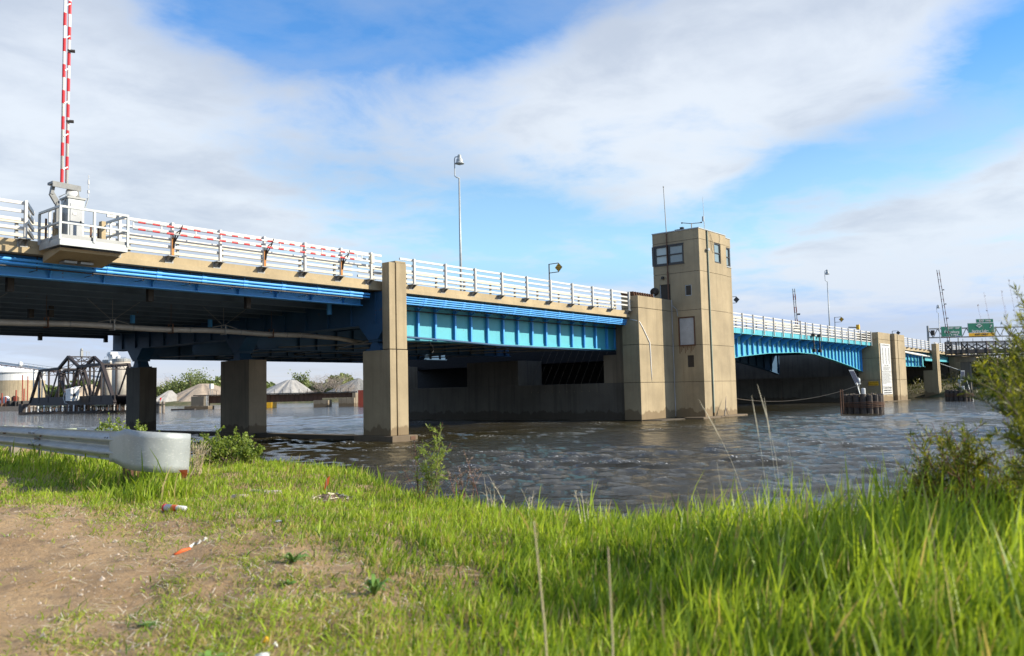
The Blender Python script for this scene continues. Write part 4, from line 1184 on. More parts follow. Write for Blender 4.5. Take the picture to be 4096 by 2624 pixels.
solo('thin_pile', m, M_RUST, 'thin rusty twin rod standing in the water left of the nearer dolphin', 'post')
rp = [(49.66, 23.0, 1.15)]
for i in range(1, 24):
    s_ = i/24.0
    rp.append((49.66+3.4*s_, 23.0-7.0*s_, 1.15+(1.75-1.15)*s_ - 3.2*s_*(1-s_)*0.72 ))
rp.append((53.06, 16.0, 1.75))
solo('slack_rope', MB().tube(rp, 0.016, 6), M_ROPE, 'slack grey rope sagging from the tower foot to the nearer dolphin', 'rope')

def street_lamp(x, y, zb, zt, label, s=1.0):
    t = thing('street_lamp', label, 'street lamp', (x, y, zb), 'street lamps on the bridge')
    m = MB().tube([(x, y, zb), (x, y, zt)], [0.10, 0.055], 12); obj('pole', m, M_GALV, t, smooth=True)
    d = -RH*0.28
    c = Vector((x, y, zt))
    pts = [c+Vector((0,0,0.02)), c+d*0.5+Vector((0,0,0.03)), c+d*0.95+Vector((0,0,0.12)), c+d+Vector((0,0,0.3)), c+d+Vector((0,0,1.25)), c+d*0.85+Vector((0,0,1.38)), c+d*0.3+Vector((0,0,1.40)), c+Vector((0,0,1.36))]
    obj('hook_arm', MB().tube([p[:] for p in pts], 0.035, 8), M_GALV, t, smooth=True)
    obj('bell_shade', MB().lathe(c+RH*0.04+Vector((0,0,0.93)), [(0.30, 0.0), (0.30, 0.02), (0.22, 0.12), (0.20, 0.30), (0.13, 0.36), (0.13, 0.52), (0.09, 0.60)], 20), M_GALV, t, smooth=False)
    obj('lens', MB().lathe(c+RH*0.04+Vector((0,0,0.87)), [(0.12, 0.0), (0.26, 0.05)], 16), M_BLIND, t)
    return t
street_lamp(39.1, 36, 6.1, 15.6, 'tall street lamp with hooked arm, between the fluted pier and the tower')
street_lamp(108.3, 36, 5.6, 15.0, 'street lamp above the lift span, left of the notice pier')
street_lamp(167.6, 36, 5.4, 14.4, 'street lamp left of the green exit signs')
street_lamp(232, 36, 5.4, 14.6, 'farthest street lamp, its head just above the right green exit sign')

def diamond_sign(x, y, zb, zt, label, front, s=0.33, arms=0.86):
    """diamond plate across the road, held out by two arms towards the river side"""
    t = thing('diamond_sign', label, 'road sign', (x, y, zb), 'diamond signs on bracket arms')
    m = MB().tube([(x, y, zb), (x, y, zt)], 0.045, 8)
    obj('post', m, M_FRAME, t)
    for z in (zt-0.02, zt-0.67):
        obj('bracket_arm', MB().beam((x, y, z), (x, y-arms, z), 0.05, 0.05), M_FRAME, t)
    cy, cz = y-arms, zt-0.345
    m = MB().prism([(x, cy-s, cz), (x, cy, cz+s), (x, cy+s, cz), (x, cy, cz-s)], (0.02, 0, 0)); pl_ = obj('plate_back', m, M_FRAME, t)
    if front:
        e = s*0.88
        m = MB().prism([(x-0.012, cy-e, cz), (x-0.012, cy, cz+e), (x-0.012, cy+e, cz), (x-0.012, cy, cz-e)], (0.010, 0, 0)); f_ = obj('yellow_face', m, M_YELLOW, t)
        for i, (s_, sz) in enumerate((('CAUTION OPEN', .055), ('JOINT IN', .055), ('BRIDGE', .055))):
            text('lettering', s_, t, (x-0.018, cy, cz-0.0-i*0.085), (0,-1,0), (0,0,1), sz*1.25, M_INK, 1.0, 0.002)
        m = MB()
        for dy_ in (-0.07, 0.07):
            ring = [(x-0.018, cy+dy_+0.045*math.cos(a), cz+0.12+0.045*math.sin(a)) for a in np.linspace(0, 6.2832, 15)]
            m.tube(ring, 0.006, 5)
        m.tube([(x-0.018, cy-0.07, cz+0.12), (x-0.018, cy-0.02, cz+0.18), (x-0.018, cy+0.05, cz+0.18), (x-0.018, cy, cz+0.12), (x-0.018, cy-0.02, cz+0.18)], 0.006, 5)
        obj('bicycle_symbol', m, M_INK, t)
    return t
diamond_sign(49.1, 36.4, 6.05, 11.10, 'yellow diamond sign with small print, between the tall lamp and the tower', True)
diamond_sign(80.6, 36.9, 5.7, 11.02, 'dark back of a diamond sign just right of the tower', False)
diamond_sign(111.6, 36.4, 5.5, 10.60, 'yellow diamond sign left of the notice pier', True)
diamond_sign(139.0, 36.6, 5.5, 9.95, 'dark back of a diamond sign above the notice pier', False)

def ladder_arm(label, pb, pt, gap, nr, mtl, knobs=0):
    pb, pt = Vector(pb), Vector(pt)
    t = thing('far_barrier_arm', label, 'barrier arm', pb, 'raised barrier arms')
    for s_ in (-0.5, 0.5):
        obj('bar', MB().tube([(pb+RH*gap*s_)[:], (pt+RH*gap*s_)[:]], 0.045, 8), mtl, t)
        a = None
        n = int((pt-pb).length/0.9)
        for i in range(n):
            p = pb.lerp(pt, (i+0.1)/n); q = pb.lerp(pt, (i+0.55)/n)
            m = MB().tube([(p+RH*gap*s_)[:], (q+RH*gap*s_)[:]], 0.047, 8)
            if a is None: a = obj('dark_band', m, paint('far_red_band', (0.16, 0.03, 0.03), 0.5), t); p0 = p
            else:
                c = a.copy(); COL.objects.link(c); c.parent = t; c.location = p-p0
    p0 = pb.lerp(pt, 0.5/nr)
    rep('rung', MB().beam((p0-RH*gap/2)[:], (p0+RH*gap/2)[:], 0.03, 0.04), M_GALV, t, [pb.lerp(pt, (i+0.5)/nr)-p0 for i in range(1, nr)])
    for i in range(knobs):
        p = pb.lerp(pt, 0.12+0.2*i); obj('warning_lamp', MB().tube([(p+RH*gap*0.5)[:], (p+RH*(gap*0.5+0.28))[:]], 0.07, 8), M_BLACK, t)
    obj('hinge_box', MB().box(pb.x-0.3, pb.x+0.3, pb.y-0.2, pb.y+0.2, pb.z-1.1, pb.z), M_GREYSTEEL, t)
    return t
ladder_arm('thin upright ladder-like barrier arm over the middle of the lift span', (71.6, 26.6, 6.9), (71.3, 26.6, 10.15), 0.17, 7, M_GALV, 2)
ladder_arm('long leaning ladder-like barrier arm left of the green exit signs', (127.4, 26.3, 7.5), (123.6, 26.3, 16.95), 0.30, 11, M_GALV, 4)
sg = thing('signal_head', 'small yellow signal on a horizontal arm above the lift span railing', 'signal', (96, 30, 6))
c = P(3432, 1310, 88)
obj('signal_arm', MB().beam((c-RH*1.0+Vector((0,0,.05)))[:], c[:], 0.10, 0.10), M_FRAME, sg)
obj('signal_box', MB().box(c.x-0.15, c.x+0.15, c.y-0.15, c.y+0.15, c.z-0.2, c.z+0.3), M_YELLOW, sg)
obj('signal_post', MB().tube([(c.x, c.y, 5.7), (c.x, c.y, c.z-0.2)], 0.05, 6), M_FRAME, sg)

# ---- sign gantry
G = thing('sign_gantry', 'steel truss gantry over the road carrying green exit signs', 'sign gantry', P(3717, 1500, 160))
def gp(px, z, d=0.0):
    """a point over the road in the gantry plane 160 m from the bank"""
    b = P(px, 1400, 160+d); return Vector((b.x, b.y, z))
zt_, zb2 = 12.05, 10.35
for d in (0.0, 1.4):
    for z in (zt_, zb2):
        obj('chord', MB().beam(gp(3717, z, d)[:], gp(4600, z, d)[:], 0.16, 0.16), M_GREYSTEEL, G)
    n = 46
    for i in range(n):
        a = 3717+i*(883/n); b = 3717+(i+1)*(883/n)
        obj('lattice_bar', MB().beam(gp(a, zb2 if i % 2 else zt_, d)[:], gp(b, zt_ if i % 2 else zb2, d)[:], 0.09, 0.09), M_GREYSTEEL, G)
for d in (0.0, 1.4):
    obj('upright', MB().tube([gp(3716, 3.5, d)[:], gp(3716, 12.6, d)[:]], 0.2, 8), M_GREYSTEEL, G)
    obj('upright', MB().tube([gp(4600, 3.5, d)[:], gp(4600, 12.6, d)[:]], 0.2, 8), M_GREYSTEEL, G)
c = gp(3735, 11.0, -0.4); obj('equipment_box', MB().box(c.x-.3, c.x+.3, c.y-.3, c.y+.3, 10.7, 11.7), M_BLACK, G)
def road_sign(name, label, px0, px1, z0, z1, lines, matl, extra=None, d=-0.35, edge=True):
    t = thing(name, label, 'road sign', gp((px0+px1)/2, z0, d), 'green signs on the gantry')
    a, b = gp(px0, z0, d), gp(px1, z0, d)
    h = Vector((0, 0, z1-z0))
    if edge: obj('sign_border', MB().prism([a[:], b[:], (b+h)[:], (a+h)[:]], (FH*0.10)[:]), M_SIGNWHITE, t)
    e = 0.07 if edge else 0
    a2, b2 = a+RH*e+Vector((0,0,e))-FH*0.03, b-RH*e+Vector((0,0,e))-FH*0.03
    h2 = Vector((0, 0, z1-z0-2*e))
    obj('sign_face', MB().prism([a2[:], b2[:], (b2+h2)[:], (a2+h2)[:]], (FH*0.025)[:]), matl, t)
    w = (b-a).length
    for (s_, u, v, sz, mt, sx) in lines:
        text('lettering', s_, t, a+RH*w*u+Vector((0,0,(z1-z0)*v))-FH*0.05, RH, (0,0,1), sz, mt, sx, 0.022)
    return t, a, w
z_ = lambda y, px: EYE + ((1567-(px-2048)*0.02234) - y)/FPX*160
road_sign('exit_sign', 'green exit sign reading Ferrysburg, behind the leaning barrier arm', 3769, 3853, z_(1347, 3810), z_(1306, 3810),
   [('EXIT 104B', 0.62, 0.82, 0.48, M_SIGNWHITE, 1.05), ('Ferrysburg', 0.50, 0.45, 0.62, M_SIGNWHITE, 1.05), ('½ MILE', 0.62, 0.17, 0.40, M_SIGNWHITE, 1.1)], M_GREEN)
t_, a_, w_ = road_sign('exit_sign', 'green exit sign reading Spring Lake above a yellow strip', 3877, 3982, z_(1331, 3930), z_(1292, 3930),
   [('Spring Lake', 0.46, 0.16, 0.66, M_SIGNWHITE, 1.05)], M_GREEN)
c = a_ + RH*w_*0.43 + Vector((0, 0, 1.32)) - FH*0.06
obj('route_diamond', MB().prism([(c-RH*0.62)[:], (c+Vector((0,0,.42)))[:], (c+RH*0.62)[:], (c-Vector((0,0,.42)))[:]], (FH*0.02)[:]), M_SIGNWHITE, t_)
text('route_number', '104', t_, c-FH*0.03, RH, (0,0,1), 0.42, M_INK, 1.0, 0.01)
c = a_ + RH*w_*0.88 + Vector((0, 0, 1.15)) - FH*0.06
m = MB().beam((c-RH*0.22-Vector((0,0,.32)))[:], (c+RH*0.12+Vector((0,0,.18)))[:], 0.10, 0.02, up=FH[:])
m.prism([(c+RH*0.26+Vector((0,0,.36)))[:], (c+RH*0.20-Vector((0,0,.05)))[:], (c-RH*0.12+Vector((0,0,.22)))[:]], (FH*0.02)[:])
obj('arrow', m, M_SIGNWHITE, t_)
road_sign('exit_tab', 'small green tab reading EXIT 104A on top of the Spring Lake sign', 3912, 3981, z_(1291, 3945), z_(1276, 3945), [('EXIT 104A', 0.5, 0.5, 0.46, M_SIGNWHITE, 1.1)], M_GREEN)
road_sign('exit_only_strip', 'yellow strip reading EXIT ONLY under the Spring Lake sign', 3879, 3983, z_(1345, 3930), z_(1332, 3930), [('EXIT ONLY', 0.5, 0.5, 0.44, M_INK, 1.15)], M_YELLOW, edge=False)
road_sign('blue_sign', 'small dark blue sign below the Ferrysburg sign', 3826, 3846, z_(1352.5, 3836), z_(1346.5, 3836), [], M_SIGNBLUE, d=-3)
solo('blue_sign_post', MB().tube([gp(3836, 5, -3)[:], gp(3836, 10, -3)[:]], 0.13, 6), M_GALV, 'grey post under the small dark blue sign', 'post')
for i, px in enumerate((3854, 3894, 3931)):
    solo('thin_pole', MB().tube([gp(px, 4, 8)[:], gp(px, 10.4, 8)[:]], 0.05, 6), M_FRAME, ['thin dark pole under the gap between the two green signs', 'thin dark pole under the left half of the Spring Lake sign', 'thin dark pole under the right half of the Spring Lake sign'][i], 'pole', 'thin poles behind the footbridge')

# ---- dark steel footbridge on the right
FB = thing('footbridge', 'dark steel footbridge with cross-braced railing on the right, above the far bank', 'footbridge', P(3790, 1500, 97))
def fp(px, z, d=0.0):
    b = P(px, 1400, 97+d); return Vector((b.x, b.y, z))
for d in (0.0, 2.6):
    obj('deck_girder', MB().beam(fp(3782, 5.30, d)[:], fp(4400, 5.30, d)[:], 0.12, 0.42), M_BLACK, FB)
    obj('lower_chord', MB().beam(fp(3782, 4.85, d)[:], fp(4400, 4.85, d)[:], 0.12, 0.12), M_BLACK, FB)
    obj('top_rail', MB().beam(fp(3782, 6.40, d)[:], fp(4400, 6.40, d)[:], 0.10, 0.10), M_BLACK, FB)
    obj('second_rail', MB().beam(fp(3782, 6.24, d)[:], fp(4400, 6.24, d)[:], 0.05, 0.05), M_BLACK, FB)
    px = 3782; i = 0
    wid = [24, 20, 22, 22, 38, 38, 38, 38, 38, 38, 38, 38, 38, 38, 38, 38, 38, 38]
    while px < 4395 and i < len(wid):
        q = px + wid[i]
        obj('upright', MB().beam(fp(px, 5.0, d)[:], fp(px, 6.4, d)[:], 0.16, 0.12), M_BLACK, FB)
        if i not in (1, 2):
            obj('cross_bar', MB().beam(fp(px, 5.52, d)[:], fp(q, 6.2, d)[:], 0.06, 0.06), M_BLACK, FB)
            obj('cross_bar', MB().beam(fp(px, 6.2, d)[:], fp(q, 5.52, d)[:], 0.06, 0.06), M_BLACK, FB)
        px = q; i += 1
m = MB(); px = 3784
while px < 4395:
    m.beam(fp(px, 5.5, 0)[:], fp(px, 6.24, 0)[:], 0.02, 0.02); px += 3.2
tag(obj('balusters', m, M_BLACK, FB), kind='stuff')
obj('walkway', MB().prism([fp(3782, 5.12)[:], fp(4400, 5.12)[:], fp(4400, 5.12, 2.6)[:], fp(3782, 5.12, 2.6)[:]], (0, 0, 0.06)), M_BLACK, FB)
c = fp(3860, 0, 1.2)
fpier = thing('footbridge_pier', 'dark concrete pier with pale cap under the footbridge', 'bridge pier', (c.x, c.y, 0))
obj('shaft', MB().box(c.x-0.42, c.x+0.42, c.y-0.5, c.y+0.5, -0.3, 4.1), M_DARKC, fpier)
obj('cap', MB().box(c.x-0.5, c.x+0.5, c.y-1.0, c.y+1.0, 4.1, 4.72), M_CONC2, fpier)
c = P(3848, 1500, 110)
solo('drain_pipe', MB().tube([(c.x, c.y, 0.6), (c.x, c.y, 3.2), (c.x-1.6, c.y+2.4, 4.3)], 0.07, 8), M_GALV, 'pale bent drain pipe beside the thin lit column', 'pipe')

# ================================================================== FAR BANKS
def strip_terrain(name, rows, material, kind='structure', noise=0.0, seed=1):
    """grid terrain from rows of points"""
    rg = np.random.default_rng(seed)
    A_ = np.array(rows, dtype=float)
    n, k, _ = A_.shape
    if noise: A_[:, :, 2] += rg.normal(0, noise, (n, k))
    i0 = (np.arange(n-1)[:, None]*k + np.arange(k-1)[None, :]).ravel()
    F_ = np.stack([i0, i0+1, i0+k+1, i0+k], -1)
    me = np_mesh(name, A_.reshape(-1, 3), F_, material, smooth=True)
    return tag(link(name, me), kind=kind)
def groundmat(t, bs):
    p = pos(t)
    a = t.noise(p, 0.35, 5, 0.6); b = t.noise(p, 3.0, 5, 0.6)
    c = t.mix(t.mapr(a, 0.4, 0.6), (0.05, 0.065, 0.02, 1), (0.16, 0.13, 0.075, 1))
    c = t.mix(t.mapr(b, 0.45, 0.65), c, (0.07, 0.075, 0.03, 1))
    t.put(bs.inputs['Base Color'], c); bs.inputs['Roughness'].default_value = 1.0
M_BANK = mat('far_bank_ground', groundmat)
# far shore behind the swing bridge: level ground from 236 m away
rows = []
for D_, z in ((233, -0.8), (236, 0.7), (244, 1.1), (300, 1.3), (600, 1.5), (3500, 1.6)):
    rows.append([fr(r*D_/236, D_, z + (0.2*math.sin(r*0.11) if 0 < z < 1.2 else 0))[:] for r in np.linspace(-480, 90, 60)])
strip_terrain('far_shore', rows, M_BANK)
# right bank: shore near the far columns, rising to the road embankment
def rb(X, Y):
    s_ = X - (104.5 + 0.42*(Y-14.0 if Y > 14 else 0) + (14.0-Y)*0.05*(1 if Y < 14 else 0))
    if Y > 20: s_ = X - (107 + (Y-20)*0.55)
    z = np.clip(s_*0.35, -0.8, 0.9) + np.clip((s_-4)*0.16, 0, 3.6) * (1.0 if Y > 20 else 0.75)
    return z
rows = []
for Y in np.linspace(-120, 70, 96):
    rows.append([(X, Y, float(rb(X, Y)) + 0.15*math.sin(X*0.9+Y*0.7)) for X in np.concatenate([np.linspace(96, 150, 55), np.linspace(156, 420, 20)])])
strip_terrain('right_bank', rows, M_BANK)
solo_road = MB().box(152, 420, 25, 48, 4.9, 5.35)
tag(obj('road_embankment', solo_road, M_BANK), kind='structure')

# ---- foliage helper: many small leaf faces
def leaf_faces(centers, size, rg, tint, aspect=0.45, updir=None, spread=1.0):
    n = len(centers)
    u = rg.normal(0, 1, (n, 3))
    if updir is not None: u = u*spread + updir
    u /= np.linalg.norm(u, axis=1)[:, None]
    v = np.cross(u, rg.normal(0, 1, (n, 3))); v /= np.linalg.norm(v, axis=1)[:, None] + 1e-9
    s_ = (np.asarray(size) * rg.uniform(0.65, 1.3, n))[:, None]
    a = centers - u*s_; b = centers + v*s_*aspect; c_ = centers + u*s_; d = centers - v*s_*aspect
    V = np.stack([a, b, c_, d], 1).reshape(-1, 3)
    F_ = np.arange(4*n).reshape(-1, 4)
    return V, F_, np.repeat(tint, 4)

def tree(base, h, w, label, material=None, n=1300, leaf=0.28, bare=False, seed=0, group='trees on the far shore', name='far_tree'):
    rg = np.random.default_rng(seed)
    base = Vector(base)
    t = thing(name, label, 'tree', base, group)
    m = MB()
    tips = []
    m.tube([base[:], (base+Vector((0.05*w, 0, h*0.35)))[:], (base+Vector((0.0, 0.02*w, h*0.72)))[:]], [h*0.024, h*0.018, h*0.008], 6)
    nb_ = 16 if bare else 9
    for i in range(nb_):
        a = rg.uniform(0, 6.28); z0 = h*rg.uniform(0.18, 0.6); L_ = w*rg.uniform(0.3, 0.55)
        p0 = base+Vector((0, 0, z0)); p1 = p0+Vector((math.cos(a)*L_*0.5, math.sin(a)*L_*0.5, h*0.14)); p2 = p0+Vector((math.cos(a)*L_, math.sin(a)*L_, h*rg.uniform(0.22, 0.42)))
        m.tube([p0[:], p1[:], p2[:]], [h*0.011, h*0.007, h*0.003], 5); tips += [p1, p2, (p1+p2)/2]
        if bare:
            for j in range(7):
                q0 = p0.lerp(p2, rg.uniform(0.3, 1.0)); q1 = q0+Vector((rg.normal(0, .12*w), rg.normal(0, .12*w), rg.uniform(.05, .2)*h))
                m.tube([q0[:], q1[:]], [h*0.004, h*0.0015], 4); tips.append(q1)
    obj('trunk', m, M_BARK if not bare else paint('pale_bark', (0.42, 0.36, 0.31), 0.9), t)
    blobs = np.array([[p.x, p.y, p.z] for p in tips] + [[base.x, base.y, base.z+h*0.85]])
    k = rg.integers(0, len(blobs), n)
    sp = w*(0.16 if not bare else 0.12)
    c_ = blobs[k] + rg.normal(0, 1, (n, 3))*np.array([sp, sp, h*0.07])
    tt = np.clip(0.45+0.35*rg.normal(0, 1, len(blobs))[k]*0.5 + rg.normal(0, .12, n), 0, 1)
    V, F_, tn = leaf_faces(c_, leaf, rg, tt, 0.6 if not bare else 0.12)
    V = V - np.array(base)
    me = np_mesh('crown', V, F_, material or M_FARLEAF, tint=tn)
    link('crown', me, t)
    return t
def treeline(name, r0_, r1_, D_, h, dens, seed, label, material=None, leaf=0.8):
    """far wood that reads as one mass"""
    rg = np.random.default_rng(seed)
    n = int((r1_-r0_)*dens)
    r = rg.uniform(r0_, r1_, n); d = D_ + rg.uniform(0, 18, n)
    top = h*(0.72 + 0.22*np.sin(r*0.13+seed) + 0.13*np.sin(r*0.47) + 0.07*np.sin(r*1.3))
    z = 1.0 + top*np.sqrt(rg.uniform(0, 1, n))
    c_ = np.outer(r, np.array(RH)) + np.outer(d, np.array(FH)); c_[:, 2] = z
    tt = np.clip(0.4+0.25*np.sin(r*0.9)+0.2*np.sin(r*0.31+2)+rg.normal(0, .15, n), 0, 1)
    V, F_, tn = leaf_faces(c_, leaf, rg, tt, 0.7)
    me = np_mesh(name, V, F_, material or M_FARLEAF, tint=tn)
    return tag(link(name, me), label, kind='stuff')
treeline('far_wood', -330, -60, 300, 8.0, 110, 3, 'belt of trees along the far shore behind the gravel piles')
treeline('far_wood', -60, 500, 420, 8.0, 40, 4, 'distant belt of trees behind the road bridge')
def R_(px, D_): return (px-2048)/FPX*D_
def gz(y, px, D_): return EYE + ((1567-(px-2048)*0.02234) - y)/FPX*D_
i = 0
for (px, ytop, D_, w, bare, lab) in [
    (665, 1510, 285, 6.5, True, 'thin half-bare tree at the left of the sandy pile'), (692, 1520, 283, 4.5, False, 'slim tree between the bare tree and the big pale green tree'),
    (757, 1482, 280, 13.0, False, 'big pale green spreading tree behind the sandy pile'), (722, 1536, 280, 7, False, 'low tree at the left foot of the big pale green tree'),
    (820, 1525, 285, 9, False, 'low green tree behind the right flank of the sandy pile'), (860, 1535, 290, 9, False, 'low tree next to the middle pier'),
    (646, 1550, 275, 6, False, 'low bush-like tree beside the far dark pier'),
    (1203, 1494, 262, 4.2, False, 'small upright tree right of the white gravel pile'), (1185, 1530, 268, 6.5, False, 'bright green low tree behind the white gravel pile'),
    (1285, 1500, 240, 8.5, True, 'bare pale branched tree between the two grey piles'), (1338, 1495, 240, 9.5, True, 'widest bare tree in front of the dark grey pile'),
    (1385, 1530, 238, 6.5, True, 'short bare tree in front of the dark grey pile'), (1245, 1560, 240, 5, True, 'low bare shrub-like tree right of the white pile'),
    (1448, 1538, 262, 4, False, 'tree beside the fluted pier'), (372, 1555, 290, 9, False, 'green tree seen through the truss'), (340, 1560, 292, 8, False, 'green tree seen through the left truss bay'), (400, 1562, 288, 8, False, 'green tree behind the white cabin')]:
    b = fr(R_(px, D_), D_, 1.1)
    tree(b, gz(ytop, px, D_)-1.1, w, lab, M_TWIG if bare else M_FARLEAF, 1500 if w > 9 else (700 if not bare else 900), 0.34 if not bare else 0.22, bare, seed=40+i)
    i += 1

# ---- gravel piles
def pile(px0, px1, pxt, ytop, D_, material, label, flat=0.12, seed=0, back=14):
    rg = np.random.default_rng(seed)
    c_ = fr(R_((px0+px1)/2, D_), D_+back, 0.9); rx = (R_(px1, D_)-R_(px0, D_))/2; ry = back*1.1
    top = gz(ytop, pxt, D_+back) - 0.9; off = (R_(pxt, D_+back)-R_((px0+px1)/2, D_+back))/rx
    V = []; F_ = []
    na, nr_ = 96, 22
    for j in range(nr_+1):
        s_ = 1 - j/nr_
        for k in range(na):
            a = 2*math.pi*k/na
            gul = 1 + 0.05*math.sin(a*7+seed) + 0.035*math.sin(a*17+seed*2) + 0.02*math.sin(a*31+j*0.3)
            ss = s_*gul
            h = top*min(1.0, (1-s_)/(1-flat))**0.96
            h *= 1 + 0.02*math.sin(a*11+seed)*s_
            V.append(c_ + RH*(rx*ss*math.cos(a) + off*rx*(1-s_)) + FH*(ry*ss*math.sin(a)) + Vector((0, 0, h)))
    for j in range(nr_):
        for k in range(na):
            F_.append((j*na+k, j*na+(k+1) % na, (j+1)*na+(k+1) % na, (j+1)*na+k))
    m = MB(); m.v = [tuple(v) for v in V]; m.f = F_
    return solo('gravel_pile', m, material, label, 'gravel pile', 'gravel piles on the far shore', smooth=True)
def pilemat(name, col):
    def f(t, bs):
        p = pos(t)
        a = t.noise(p, 0.5, 6, 0.65); b = t.noise(p, 4, 6, 0.7)
        c = t.mix(t.mapr(a, 0.35, 0.65), tuple(x*0.8 for x in col), tuple(min(1, x*1.12) for x in col))
        c = t.mix(t.mapr(b, 0.5, 0.7, 0, 0.5), c, tuple(x*0.72 for x in col))
        t.put(bs.inputs['Base Color'], c); bs.inputs['Roughness'].default_value = 1.0
        bump(t, bs, b, 0.6, 0.3)
    return mat(name, f)
M_SAND = pilemat('sandy_gravel', (0.40, 0.32, 0.24)); M_WGRAV = pilemat('white_gravel', (0.33, 0.32, 0.305)); M_GGRAV = pilemat('grey_gravel', (0.20, 0.20, 0.195))
pile(585, 990, 740, 1537, 242, M_SAND, 'broad sandy gravel pile seen between the far and middle piers', 0.10, 1)
pile(560, 668, 634, 1563, 238, M_WGRAV, 'small pale gravel heap just right of the far dark pier', 0.1, 2, back=8)
pile(930, 1232, 1112, 1521, 240, M_WGRAV, 'white gravel pile just right of the middle pier', 0.12, 3)
pile(1215, 1500, 1395, 1513, 250, M_GGRAV, 'dark grey gravel pile beside the fluted pier', 0.03, 4)
pile(170, 345, 262, 1540, 250, M_SAND, 'pale gravel pile seen through the left part of the truss', 0.1, 5)
pile(300, 500, 420, 1530, 252, M_SAND, 'pale gravel pile seen through the right part of the truss', 0.08, 6)

# ---- storage tanks, conveyor, silos
def tank(px, D_, rpx, ywall, ydome, ybase, label, split):
    c_ = fr(R_(px, D_), D_, 0.9); r = rpx/FPX*D_
    z0, z1, zd = 0.9, gz(ywall, px, D_), gz(ydome, px, D_)
    zs = gz(split, px, D_)
    t = thing('storage_tank', label, 'storage tank', c_, 'storage tanks')
    n = 24
    for k in range(n):
        a0, a1 = 2*math.pi*k/n, 2*math.pi*(k+0.985)/n
        pts = [(c_.x+r*math.cos(a0+(a1-a0)*j/3), c_.y+r*math.sin(a0+(a1-a0)*j/3)) for j in range(4)]
        for (za_, zb3, mt, nm) in ((z0, zs, M_TANKC, 'concrete_panel'), (zs+0.02, z1, M_TANKW, 'white_panel')):
            m = MB(); vs = [(x, y, za_) for x, y in pts]+[(x, y, zb3) for x, y in pts]
            m.add(vs, [(j, j+1, 5+j, 4+j) for j in range(3)])
            obj(nm, m, mt, t)
    m = MB().lathe(c_, [(r*0.985, 0), (r*0.985, z1-0.92)], 48); obj('tank_core', m, M_GREYSTEEL, t)
    prof = [(r*1.01*math.cos(a), (z1-0.9)+(zd-z1)*math.sin(a)) for a in np.linspace(0, math.pi/2*0.97, 9)]
    obj('dome_roof', MB().lathe(c_, prof, 40), M_TANKW, t, smooth=False)
    ring = [(c_.x+r*1.02*math.cos(a), c_.y+r*1.02*math.sin(a), z1) for a in np.linspace(0, 6.2832, 49)]
    obj('rim_beam', MB().tube(ring, 0.12, 6), M_GREYSTEEL, t)
    f0 = c_ - FH*(r+0.15) - RH*1.2
    m = MB().beam((f0+Vector((0,0,z0)))[:], (f0+Vector((0,0,zd-1.4)))[:], 0.08, 0.08); m.beam((f0+RH*0.6+Vector((0,0,z0)))[:], (f0+RH*0.6+Vector((0,0,zd-1.4)))[:], 0.08, 0.08)
    z = zs
    while z < zd-1.5: m.beam((f0+Vector((0,0,z)))[:], (f0+RH*0.6+Vector((0,0,z)))[:], 0.05, 0.05); z += 0.4
    obj('ladder', m, M_GREYSTEEL, t)
    return t
tank(60, 262, 104, 1494, 1467, 1630, 'round storage tank with white dome and tan concrete lower wall at far left', 1524)
tank(-85, 268, 100, 1486, 1455, 1630, 'second white domed storage tank cut off by the left edge', 1520)
CV = thing('conveyor', 'long white conveyor gallery sloping down over the storage tanks to the right', 'conveyor', fr(R_(100, 250), 250, 5))
def cp(px, y, D_): return fr(R_(px, D_), D_, gz(y, px, D_))
m = MB().beam(cp(-60, 1443, 252)[:], cp(240, 1485, 248)[:], 1.0, 0.7); m.beam(cp(240, 1485, 248)[:], cp(420, 1512, 246)[:], 1.0, 0.6)
obj('gallery', m, M_TANKW, CV)
obj('lower_chord', MB().beam(cp(-60, 1452, 252)[:], cp(240, 1492, 248)[:], 0.25, 0.22), M_REDSTEEL, CV)
m = MB()
for i in range(30):
    px = -50+i*9.5; y = 1444+ (px+60)*0.14
    m.beam(cp(px, y+6, 251.4)[:], cp(px+9.5*(1 if i % 2 else -1)*0.5, y+11, 251.4)[:], 0.10, 0.10)
tag(obj('lattice', m, M_GREYSTEEL, CV), kind='stuff')
a0 = cp(92, 1453, 249); a1 = cp(240, 1474, 248)
obj('handrail', MB().beam(a0[:], a1[:], 0.09, 0.09), M_GALV, CV)
rep('handrail_post', MB().beam(a0[:], (a0-Vector((0,0,0.9)))[:], 0.09, 0.09), M_GALV, CV, [(a1-a0)*k/8 for k in range(1, 9)])
c_ = cp(78, 1456, 249.5); obj('drive_house', MB().lathe(c_-Vector((0,0,0.8)), [(0.5, 0), (0.6, 0.5), (0.5, 1.2), (0.1, 1.5)], 10), M_TANKW, CV, smooth=True)
for px in (132, 152, 166): obj('support_leg', MB().beam(cp(px, 1478, 249)[:], fr(R_(px, 249), 249, 1)[:], 0.28, 0.28), M_GALV, CV)
def silo(px, D_, wpx, ytop, mt, label):
    c_ = fr(R_(px, D_), D_, 0.9); r = wpx/2/FPX*D_; h = gz(ytop, px, D_)-0.9
    t = thing('silo', label, 'silo', c_, 'silos behind the truss')
    obj('shaft', MB().lathe(c_, [(r, 0), (r, h*0.93)], 28), mt, t, smooth=True)
    obj('cap_band', MB().lathe(c_+Vector((0,0,h*0.93)), [(r*1.03, 0.01), (r*1.03, h*0.06), (r*0.9, h*0.07)], 28), M_GREYSTEEL, t, smooth=False)
    return t
silo(482, 235, 68, 1435, M_SILO, 'wide tan silo beside the far dark pier')
silo(430, 240, 44, 1440, M_SILO, 'narrower shaded silo left of the wide tan one')
